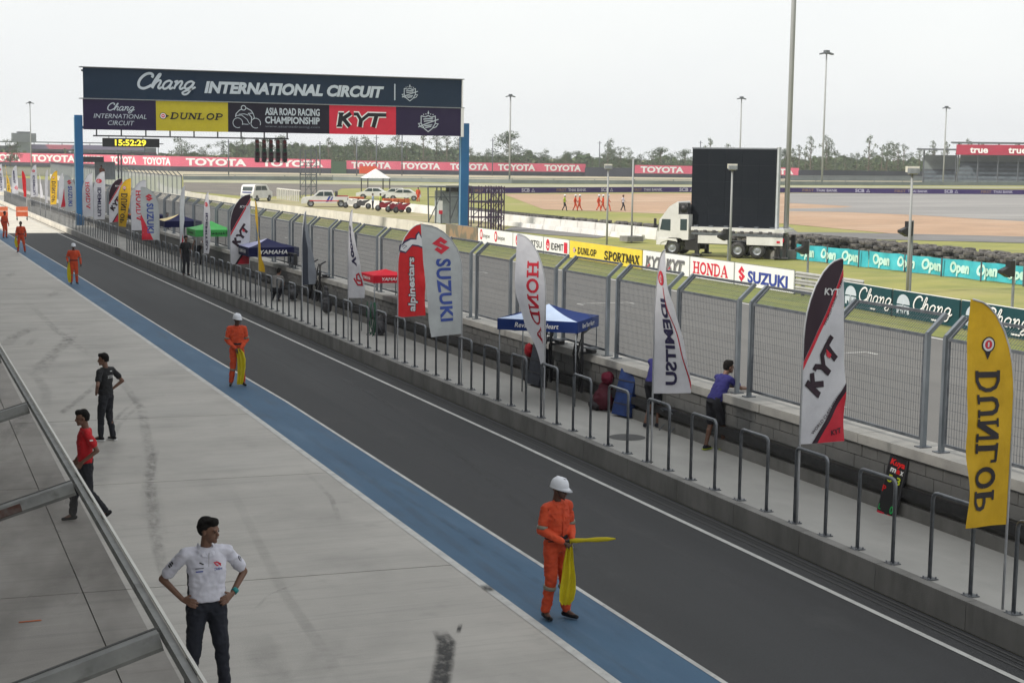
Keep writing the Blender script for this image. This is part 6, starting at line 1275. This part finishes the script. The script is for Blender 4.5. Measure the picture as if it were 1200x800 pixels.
b.add([(-w_, -w_, 5.4), (w_, -w_, 5.4), (w_, w_, 5.4), (-w_, w_, 5.4), (0, 0, 9.0)], [(0, 1, 4), (1, 2, 4), (2, 3, 4), (3, 0, 4)], mat('tent_white', (.72, .72, .7), (.6, .6, .6))); tn.scale = (.40, .40, .40); b.build('roof', tn)
for s in (-1, 1): 
    for u in (-1, 1): b = MB(); b.bar((s*4.3, u*4.3, 0), (s*4.3, u*4.3, 5.4), .35, .35, M_dark); b.build('leg', tn)
for (px_, py_, lab) in ((410, 236, 'low orange crate stack left of the tent'), (452, 238, 'orange boxes in front of the white cars'), (463, 238.5, 'orange boxes right of the white cars')):
    L = G(px_, py_); t = empty('crate_stack', (L.x, L.y, 0), lab, 'crates'); 
    for k in range(3):
        for j in range(2): b = MB(); b.box((k*.7, 0, .15+.27*j), (.62, .6, .24), mat('orange_crate', srgb(205, 105, 55), srgb(180, 80, 40), .6, 2)); b.build('crate', t)
L = G(435, 211); # sign plate hanging on the far wall
# grandstand-like frames: scaffold towers
def scaffold(label, px, py, w, d, h, m=M_galvd, lifts=3, th=.07, dark=False):
    L = G(px, py); t = empty('scaffold', (L.x, L.y, 0), label, 'scaffold', 'scaffold towers', -YAW*.6)
    for x in [w*k/3 for k in range(4)]:
        for y in (0, d): b = MB(); b.bar((x, y, 0), (x, y, h), th, th, m); b.build('standard', t)
    for k in range(1, lifts+1):
        z = h*k/lifts-.1
        for y in (0, d): b = MB(); b.bar((0, y, z), (w, y, z), th*.8, th*.8, m); b.build('ledger', t)
        for a, c in (((0, 0, z-h/lifts), (w/2, 0, z)), ((w/2, 0, z-h/lifts), (w, 0, z)), ((w, 0, z-h/lifts), (w/2, 0, z))): b = MB(); b.bar(a, c, th*.6, th*.6, m); b.build('brace', t)
    b = MB(); b.box((w/2, d/2, h*.66), (w, d, .08), M_dark); b.build('deck', t); return t
M_pur = flat('purple_steel', (.07, .05, .09), .6)
scaffold('purple-grey scaffold tower just right of the blue gantry post', 552, 271, 2.3, 1.6, 3.4, M_pur, 3, .08)
scaffold('taller purple-grey scaffold bay right of the gantry post', 572, 271, 1.2, 1.6, 3.4, M_pur, 3, .08)
scaffold('thin grey scaffold tower behind the pickup truck', 352, 232, 2.1, 2, 6.2, M_galvd, 4, .1)
cl_ = G(517, 262); ct = empty('service_hut', (cl_.x, cl_.y, 0), 'grey marshal hut with cluttered frames left of the blue gantry post', 'hut')
b = MB(); b.box((1.3, 1.2, 1.35), (2.4, 1.6, 2.7), mat('hut_grey', (.36, .40, .42), (.28, .31, .33), .7, 2)); b.build('wall', ct); b = MB(); b.box((1.0, 1.0, 3.05), (4.4, 2.4, .12), M_galvd); b.box((1.6, .2, 2.9), (2.2, .3, .5), M_black); b.build('roof', ct)
for x in (-1.1, -.5, 0, .8, 1.6, 2.3, 2.9): b = MB(); b.bar((x, 0, 0), (x+random.uniform(-.1, .1), 0, 3.0), .09, .09, M_galvd); b.build('post', ct)
for a, c in (((-1.1, 0, .2), (0, 0, 2.4)), ((0, 0, 2.7), (.8, 0, 1.6)), ((.8, 0, .3), (1.6, 0, 2.4)), ((-1.1, 0, 2.2), (2.9, 0, 2.2)), ((1.6, 0, .8), (2.9, 0, 2.6))): b = MB(); b.bar(a, c, .07, .07, M_galvd); b.build('brace', ct)
b = MB(); b.box((-.1, -.1, 1.4), (.35, .05, 1.0), M_white); b.box((-.1, -.13, .95), (.33, .02, .3), P_red); b.build('extinguisher_board', ct)
b = MB(); b.box((2.1, -.12, 1.4), (.7, .04, .9), M_white); s_ = b.build('sign', ct); p = Print(plane_map((1.75, -.15, .95), (1, 0, 0), (0, 0, 1))); p.circle(.35, .45, .2, P_red, .28); p.circle(.35, .45, .09, P_white, .18); p.build('lettering', s_)
# leaning debris fence, mesh and posts further down the far side and picket row
def fence_run(name, label, pts, z1, gap, m, mesh=None, z0=0, th=.06, arm=0, base=None):
    t = empty(name, (*pts[0], 0), label, 'fence'); o = Vector((*pts[0], 0)); posts = 0
    for a, c in zip(pts[:-1], pts[1:]):
        a, c = Vector((*a, 0)), Vector((*c, 0)); L = (c-a).length; d = (c-a)/L; nn = Vector((d.y, -d.x, 0)); n = max(1, int(L/gap))
        for k in range(n): p = a+d*(L*k/n)-o; b = MB(); b.bar(p, p+Vector((0, 0, z1)), th, th, m); (b.bar(p+Vector((0, 0, z1)), p+Vector((0, 0, z1+arm))+nn*-arm, th, th, m) if arm else None); b.build('post', t)
        b = MB()
        if mesh: b.add([a-o+Vector((0, 0, z0)), c-o+Vector((0, 0, z0)), c-o+Vector((0, 0, z1)), a-o+Vector((0, 0, z1))], [(0, 1, 2, 3)], mesh); b.build('mesh_sheet', t)
        b = MB(); b.bar(a-o+Vector((0, 0, z1)), c-o+Vector((0, 0, z1)), th, th, m)
        if base: b.box(((a+c)/2-o)+Vector((0, 0, base[0]/2)), (L, .3, base[0]), base[1], rz=math.atan2(d.y, d.x))
        b.build('rail', t)
    return t
def wire_mat(name, c, a, sc=3):
    m = bpy.data.materials.new(name); m.use_nodes = True; n = m.node_tree; b = n.nodes['Principled BSDF']; b.inputs['Base Color'].default_value = (*c, 1); b.inputs['Roughness'].default_value = .7
    t = n.nodes.new('ShaderNodeTexNoise'); t.inputs['Scale'].default_value = sc; r = n.nodes.new('ShaderNodeMapRange'); r.inputs[3].default_value = a-.1; r.inputs[4].default_value = a+.1; g = n.nodes.new('ShaderNodeNewGeometry')
    n.links.new(g.outputs['Position'], t.inputs[0]); n.links.new(t.outputs[0], r.inputs[0]); n.links.new(r.outputs[0], b.inputs['Alpha']); return m
M_wire = wire_mat('far_wire_mesh', (.27, .30, .30), .68)
fence_run('debris_fence', 'tall grey mesh fence curving away behind the flags left of the clock', [(29.9, 174), (29.0, 200), (28, 235), (28.5, 275), (30, 330)], 3.0, 2.6, M_galvd, M_wire, 0, .09, .5, (.9, M_barr))
fence_run('picket_row', 'row of short white pickets beside the pickup truck', [tuple(G(325, 233)[:2]), tuple(G(352, 236.5)[:2])], 1.3, .85, M_barrw, None, 0, .12)
def px_fence(name, label, pts, h, gap, m, mesh, th=.12, base=None): return fence_run(name, label, [tuple(G(*p)[:2]) for p in pts], h, gap, m, mesh, 0, th, 0, base)
M_gw = mat('far_wall_grey', (.22, .25, .25), (.17, .195, .20), .9, .3, 4); M_dw = mat('far_wall_dark', (.05, .055, .07), (.035, .04, .052), .9, .2, 4)
px_fence('trackside_fence', 'long low grey fence wall between the TOYOTA boards and the purple banner', [(215, 211), (390, 211.6), (600, 215.2), (920, 217), (1290, 217.5)], 1.1, 9, M_gw, None, .15, (.85, M_gw))
px_fence('trackside_fence', 'grey mesh fence above the left flags in front of the TOYOTA boards', [(-60, 206), (60, 206.5), (150, 207)], 2.2, 8, M_galvd, M_wire, .15)
px_fence('grandstand_fence', 'long grey fence under the grandstand at the right', [(925, 211.5), (1290, 213)], 1.4, 9, M_gw, M_wire, .15, (.9, M_gw))
# tan bank and pale wall on the left behind the flags
wall_run('track_wall', 'cream wall seen between the leftmost flags', [tuple(G(34, 246)[:2]), tuple(G(30, 232)[:2]), tuple(G(-30, 226)[:2])], .9, M_barr, .4, 5)
# ------------------------------------------------ purple bank banner
SB = [(548, 227.2), (765, 225.6), (940, 226.2), (1060, 227.3), (1200, 228.3), (1300, 229)]
SP = [G(*p) for p in SB]; sbn = empty('bank_banner', SP[0], 'long purple banner reading SCB and FIRST THAI BANK behind the gravel trap', 'banner')
cum = 0
for a, c in zip(SP[:-1], SP[1:]):
    b = MB(); d = (c-a).normalized(); nn = Vector((-d.y, d.x, 0)); o = SP[0]; L = (c-a).length; n = max(1, round(L/6))
    for k in range(n):
        b = MB(); p_, q_ = a+d*(L*k/n+.01)-o, a+d*(L*(k+1)/n-.01)-o
        b.add([p_+Vector((0, 0, .05)), q_+Vector((0, 0, .05)), q_+Vector((0, 0, .92)), p_+Vector((0, 0, .92)), p_+nn*.1+Vector((0, 0, .05)), q_+nn*.1+Vector((0, 0, .05)), q_+nn*.1+Vector((0, 0, .92)), p_+nn*.1+Vector((0, 0, .92))], [(0, 1, 2, 3), (7, 6, 5, 4), (3, 2, 6, 7), (0, 3, 7, 4), (1, 5, 6, 2)], P_purple); b.build('panel', sbn)
def along(pts, s):
    for a, c in zip(pts[:-1], pts[1:]):
        L = (c-a).length
        if s <= L: return a+(c-a)*(s/L)
        s -= L
    return pts[-1]
P_dim = flat('print_dim_brown', (.30, .20, .14)); P_pale = flat('print_pale_lilac', (.52, .50, .62)); tot = sum((c-a).length for a, c in zip(SP[:-1], SP[1:]))
x = 1.0; k = 0
while x < tot-9:
    p = Print(lambda x, y, L: along(SP, x)-SP[0]+Vector((.0, -.03-.004*L, y+.05)))
    if k % 2 == 0: p.text('FIRST', x, .22, .46, P_dim, .01, w=2.1); p.text('THAI BANK', x+2.5, .22, .46, P_pale, .02, w=4.0); x += 9.8
    else: p.text('SCB', x, .2, .56, P_pale, .03, w=1.7); p.stroke([(x+2.1, .22), (x+2.4, .66), (x+2.7, .22), (x+2.1, .22)], .09, P_pale); x += 7.4
    k += 1; p.build('lettering', sbn)
# ------------------------------------------------ TOYOTA boards
def above(px, py, base):
    d = ray(px, py); t = math.hypot(base.x, base.y)/math.hypot(d.x, d.y); return HC+d.z*t
def toyota(label, spec, n0):
    """spec: (px, base row, banner bottom row, banner top row)"""
    pts = [G(s[0], s[1]) for s in spec]; zb = [above(s[0], s[2], p) for s, p in zip(spec, pts)]; zt = [above(s[0], s[3], p) for s, p in zip(spec, pts)]; o = pts[0]
    t = empty('banner_wall', o, label, 'banner', 'red TOYOTA banners above the dark wall')
    for i in range(len(pts)-1):
        a, c = pts[i]-o, pts[i+1]-o; Z = Vector((0, 0, 1)); back = Vector((.3, .9, 0)).normalized()*.6
        for nm, za, zc, zA, zC, m in (('dark_wall', -.1, -.1, zb[i]-.02, zb[i+1]-.02, M_dw), ('banner', zb[i], zb[i+1], zt[i], zt[i+1], P_pink)):
            b = MB(); b.add([a+Z*za, c+Z*zc, c+Z*zC, a+Z*zA, a+back+Z*za, c+back+Z*zc, c+back+Z*zC, a+back+Z*zA], [(0, 1, 2, 3), (7, 6, 5, 4), (3, 2, 6, 7), (0, 3, 7, 4), (1, 5, 6, 2)], m); b.build(nm, t)
    tot = sum((c-a).length for a, c in zip(pts[:-1], pts[1:])); lens = [0]
    for a, c in zip(pts[:-1], pts[1:]): lens.append(lens[-1]+(c-a).length)
    def fm(x, y, L):
        x = min(max(x, 0), tot-.01); i = max(k for k in range(len(pts)-1) if lens[k] <= x); f = (x-lens[i])/(lens[i+1]-lens[i]); q = pts[i].lerp(pts[i+1], f)-o
        b0 = zb[i]+(zb[i+1]-zb[i])*f; t0_ = zt[i]+(zt[i+1]-zt[i])*f; return q+Vector((-.02, -.08, b0+(t0_-b0)*y))
    n = n0; cell = tot/n
    for k in range(n): p = Print(fm); p.text('TOYOTA', cell*(k+.1), .15, .70, P_white, .045, w=cell*.80); p.build('lettering', t)
    return t
toyota('red banner with white TOYOTA lettering left of the gap behind the start lights', [(-32, 194.6, 189.2, 178.2), (87, 196.8, 191.4, 180.6), (200, 200.6, 195.0, 183.2), (388, 203.4, 197.2, 187.3)], 7)
toyota('red banner with white TOYOTA lettering behind the right gantry post', [(406, 203.6, 198.2, 188.2), (550, 205.3, 200.2, 190.6), (686, 206.6, 201.8, 192.3)], 5)
toyota('red banner with white TOYOTA lettering behind the screen truck', [(744, 207.6, 203.2, 193.4), (840, 208.6, 204.2, 195.2), (936, 209.8, 205.6, 197)], 3)
for (a, c, lab) in (((388, 203.5), (406, 203.6), 'short green banner between the two TOYOTA banners'),):
    A, Cc = G(*a), G(*c); t = empty('green_banner', A, lab, 'banner'); b = MB(); o = A; b.add([v-A for v in (A+Vector((0, 0, 0)), Cc, Cc+Vector((0, 0, 3.6)), A+Vector((0, 0, 3.6)))], [(0, 1, 2, 3)], mat('far_green', (.09, .16, .09))); b.add([v-A+Vector((.3, .6, 0)) for v in (A+Vector((0, 0, 0)), Cc, Cc+Vector((0, 0, 3.6)), A+Vector((0, 0, 3.6)))], [(0, 1, 2, 3)], M_dw); b.build('panel', t)
px_fence('dark_wall', 'dark wall in the gap right of the middle TOYOTA banner', [(686, 206.7), (744, 207.5)], 2.6, 20, M_dw, None, .3, (2.5, M_dw))
px_fence('dark_wall', 'dark wall under the bare trees right of the tall mast', [(936, 209.8), (1110, 211)], 2.6, 20, M_dw, None, .3, (2.5, M_dw))
L = G(429, 206); sg = empty('sign_board', (L.x, L.y, 0), 'small orange sign hanging on the dark wall under the TOYOTA banner', 'sign'); b = MB(); b.box((0, -2, 1.6), (5, .2, 2.0), flat('faded_orange', srgb(226, 96, 60))); b.build('panel', sg)
# ------------------------------------------------ grandstands
def stand(label, pxa, pxb, pyb, D, rows, roofz, seat, fascia=None, text=None):
    def at(px): d = ray(px, 200); d = Vector((d.x, d.y, 0)).normalized(); return d*D
    a, c = at(pxa), at(pxb); X = (c-a); L = X.length; X.normalize(); N = Vector((-X.y, X.x, 0)); t = empty('grandstand', a, label, 'grandstand'); M3 = Matrix((X, N, Vector((0, 0, 1)))).transposed()
    for r in range(rows): b = MB(); b.box(M3 @ Vector((L/2, 2+r*1.3, .4+r*.55)), (L, 1.3, .8+r*1.1*.0+.5), seat[r % 2], mtx=M3); b.build('seat_row', t)
    n = int(L/5)+1
    for k in range(n): b = MB(); b.bar(M3 @ Vector((L*k/(n-1), 1.2, 0)), M3 @ Vector((L*k/(n-1), 1.2, roofz-.3)), .28, .28, M_galvd); b.build('column', t)
    b = MB(); b.box(M3 @ Vector((L/2, 6, roofz)), (L+4, 13, .35), M_galvd, mtx=M3); b.build('roof', t)
    b = MB(); b.box(M3 @ Vector((L/2, 14, roofz/2-.5)), (L, .3, roofz-2), M_gw, mtx=M3); b.build('back_wall', t)
    return t, M3, L
SB1, SB2 = mat('seat_grey', (.15, .18, .20), (.10, .125, .14), .8, .8), mat('seat_grey_dark', (.09, .11, .125), (.07, .08, .09), .8, .8)
t, M3, L = stand('roofed grandstand with a red true banner at the right edge', 1122, 1290, 212, 430, 12, 11.0, (SB1, SB2))
b = MB(); b.box(M3 @ Vector((L/2, -.9, 9.1)), (L+1, .2, 2.7), mat('fascia_red', (.36, .012, .045), (.30, .01, .04), .6, .3), mtx=M3); fa = b.build('fascia', t)
for k in range(4): p = Print(lambda x, y, L_: M3 @ Vector((x, -1.03-.01*L_, 7.75+y))); p.text('true', 3.0+9.7*k, .55, 1.75, P_white, .03, w=4.6); p.build('lettering', fa)
t2, M3b, L2 = stand('lower left wing of the grandstand with a thin flat roof', 1082, 1120, 212, 438, 6, 9.2, (SB1, SB2))
t = empty('white_booth', M3 @ Vector((3, -3, 0))+CH[fa.name][0].parent.parent.location if 0 else (G(1145, 213).x, G(1145, 213).y, 0), 'small white booth with dark roof in front of the grandstand', 'booth'); b = MB(); b.box((0, 0, 2.6), (5.6, 3, 3.4), M_white); b.build('wall', t); b = MB(); b.box((0, 0, 4.5), (7.0, 4, .4), M_dark); b.build('roof', t)
t, M3c, L3_ = stand('long low grandstand with purple and pink patches at far left above the TOYOTA wall', -60, 186, 190, 640, 9, 9.0, (mat('seat_purple', (.16, .12, .17), (.28, .10, .14), .8, .06, 2, lo=.5, hi=.55), SB2))
b = MB(); b.box(M3c @ Vector((L3_*.62, -.5, 7.2)), (L3_*.62, .3, 1.8), mat('faded_fascia', (.50, .16, .22), (.20, .18, .28), .8, .05, 2, lo=.48, hi=.52), mtx=M3c); b.build('fascia', t)
d_ = ray(28, 170); d_ = Vector((d_.x, d_.y, 0)).normalized()*640; t = empty('control_tower', d_, 'grey boxy tower at far left above the low grandstand', 'tower'); b = MB(); b.box((0, 0, 5), (5, 5, 10), M_gw); b.build('shaft', t); b = MB(); b.box((0, 0, 10.6), (9, 6, 3.6), mat('tower_grey', (.20, .22, .24))); b.box((0, 0, 12.6), (5, 5, .8), M_galvd); b.build('cabin', t)
# ================================================================== TREES
LEAF = [mat('foliage_dark', (.040, .070, .026), (.022, .042, .016), .9, .8), mat('foliage_mid', (.070, .108, .040), (.040, .070, .028), .9, .8), mat('foliage_pale', (.125, .155, .075), (.08, .11, .05), .9, .8)]
BARK = mat('bark', (.16, .13, .10), (.10, .08, .06), .95, 2)
def tree_mesh(kind, seed, H):
    r = random.Random(seed); tr = MB(); lf = MB(); tw = .018*H
    tr.tube([(0, 0, 0), (r.uniform(-.02, .02)*H, 0, H*.35), (r.uniform(-.04, .04)*H, 0, H*.75)], [tw, tw*.7, tw*.25], BARK, 6)
    clumps = []
    if kind == 'round':
        for k in range(30):
            t = r.uniform(0, 2*PI); q = r.random()**.6; z = r.uniform(.28, .93); R_ = .38*H*math.sin(PI*min(1, max(.12, (z-.15)/.85)))**.7; clumps.append((Vector((q*R_*math.cos(t), q*R_*math.sin(t), z*H)), r.uniform(.07, .13)*H))
    elif kind == 'wispy':
        for k in range(20):
            z = r.uniform(.25, .97); t = r.uniform(0, 2*PI); q = r.uniform(.03, .22)*(1.3-z)*1.2; c = Vector((q*H*math.cos(t)+.05*H*(z-.3), q*H*math.sin(t), z*H)); clumps.append((c, r.uniform(.035, .075)*H))
    else:
        for k in range(20):
            z = r.uniform(.15, .9); t = r.uniform(0, 2*PI); q = r.uniform(.0, .34)*(1.15-z*.7); clumps.append((Vector((q*H*math.cos(t), q*H*math.sin(t), z*H)), r.uniform(.06, .12)*H))
    for c, s in clumps:
        b0 = Vector((0, 0, max(.2*H, c.z-.18*H))); tr.tube([b0, b0.lerp(c, .6)+Vector((0, 0, .02*H)), c], [tw*.35, tw*.2, tw*.08], BARK, 4, False)
        n = int(46*(s/(.09*H))**1.6)
        for k in range(n):
            d = Vector((r.gauss(0, 1), r.gauss(0, 1), r.gauss(0, .75))).normalized()*s*(r.random()**.4); p = c+d; sz = r.uniform(.018, .034)*H*.62
            a = Vector((r.gauss(0, 1), r.gauss(0, 1), r.gauss(0, 1))).normalized(); u = a.orthogonal().normalized(); w = a.cross(u)
            lf.add([p+u*sz, p+w*sz*.7, p-u*sz, p-w*sz*.7], [(0, 1, 2, 3)], LEAF[r.choice((0, 1, 1, 2) if kind != 'wispy' else (0, 1, 2, 2))])
    return tr.mesh('trunk'), lf.mesh('crown')
TM = {k: [tree_mesh(k, 10+i, 10.0) for i in range(3)] for k in ('round', 'wispy', 'bushy')}
def tree(px, pyt, D, kind, label, wid=1.0):
    d = ray(px, 190); e = Vector((d.x, d.y, 0)).normalized(); hp = (Vector((d.x, d.y)).length); dt = ray(px, pyt); zt = HC+dt.z/Vector((dt.x, dt.y)).length*D
    H = max(zt, 3)/.97; i = random.randrange(3); t = empty('tree', e*D, label, 'tree', 'trees beyond the circuit', random.uniform(0, 6)); s = H/10; t.scale = (s*wid, s*wid, s)
    link('trunk', TM[kind][i][0], t); link('crown', TM[kind][i][1], t)
SPEC = [(213, 163, 'round', 'large round tree right of the clock display, left of the pair'), (241, 170, 'round', 'smaller round tree right of the clock display, second of the pair'), (12, 164, 'round', 'dark tree at the far left edge'), (597, 156, 'round', 'big round tree behind the floodlight mast right of the gantry'),
 (712, 161, 'bushy', 'tallest tree between the gantry and the screen truck'), (640, 171, 'bushy', 'pointed pale tree right of the big round tree'), (663, 178, 'round', 'dark round tree left of the tallest tree'), (738, 178, 'round', 'dark round tree right of the tallest tree'), (435, 166, 'round', 'dark round tree under the KYT panel'), (552, 172, 'bushy', 'dark tree right beside the blue gantry post'), (570, 173, 'bushy', 'dark tree left of the big round tree'), (832, 163, 'wispy', 'feathery tree above the left corner of the black screen'), (851, 165, 'wispy', 'feathery tree just above the black screen')]
for px_, pt, kd, lab in SPEC: tree(px_, pt, 520, kd, lab, 1.35 if px_ in (213, 597, 435) else 1.0)
rt = random.Random(11)
for px_ in range(262, 545, 8): tree(px_+rt.uniform(-3, 3), rt.uniform(156, 170), rt.uniform(540, 640), rt.choice(('bushy', 'bushy', 'wispy')), 'tall pale green tree in the belt seen under the gantry boards', 1.25)
for px_ in list(range(560, 930, 12)): tree(px_+rt.uniform(-4, 4), rt.uniform(173, 182), rt.uniform(560, 640), rt.choice(('round', 'bushy')), 'low dark green tree in the belt between the gantry and the screen truck', 1.5)
for px_ in range(928, 1100, 7): tree(px_+rt.uniform(-3, 3), rt.choice((164, 167, 170, 174, 178, 180)), rt.uniform(540, 620), rt.choice(('wispy', 'bushy')), 'thin wispy eucalyptus tree at the right beyond the dark wall', 1.1)
for px_ in (950, 968, 1018): tree(px_, 160, 530, 'wispy', 'taller leaning eucalyptus tree right of the very tall mast', 1.0)
for px_ in range(1095, 1260, 14): tree(px_+rt.uniform(-4, 4), rt.uniform(164, 172), 600, 'wispy', 'tree top showing over the right grandstand roof', .9)
# far wood that reads as one mass
fw = MB(); rw = random.Random(5)
for k in range(20000):
    px_ = rw.uniform(190, 1300) if k % 8 else rw.uniform(-60, 1300); D = rw.uniform(600, 700); e = ray(px_, 190); e = Vector((e.x, e.y, 0)).normalized()*D; hh = (8.6 if 270 < px_ < 545 else 6.6 if px_ > 925 else 4.6 if px_ < 270 else 5.2)+3.2*noise.noise(Vector((px_*.03, 1, 0)))+2.0*noise.noise(Vector((px_*.12, 5, 0))); z = hh*rw.random()**.5
    a = Vector((rw.gauss(0, 1), rw.gauss(0, 1), rw.gauss(0, 1))).normalized(); u = a.orthogonal().normalized(); w = a.cross(u); sz = rw.uniform(.5, 1.1); p = e+Vector((0, 0, z)); fw.add([p+u*sz, p+w*sz, p-u*sz, p-w*sz], [(0, 1, 2, 3)], LEAF[rw.choice((0, 1, 2))])
o = fw.build('far_wood', None, 'stuff'); o['label'] = 'low hazy belt of woodland along the horizon'; o['category'] = 'wood'
for px_, top in ((0, 1),): pass
# power line over the trees
bpy.data.scenes.remove(TMP)
# ------------------------------------------------ haze
hz = MB(); hz.box((250, 380, 19.5), (1700, 1300, 42), M_white); h = hz.build('haze', None, 'stuff')
hm = bpy.data.materials.new('haze_air'); hm.use_nodes = True; n = hm.node_tree; n.nodes.clear(); ho = n.nodes.new('ShaderNodeOutputMaterial'); pv = n.nodes.new('ShaderNodeVolumePrincipled'); pv.inputs['Color'].default_value = (.93, .95, 1, 1); pv.inputs['Density'].default_value = .00026; pv.inputs['Anisotropy'].default_value = .2
n.links.new(pv.outputs[0], ho.inputs['Volume']); h.data.materials.clear(); h.data.materials.append(hm)
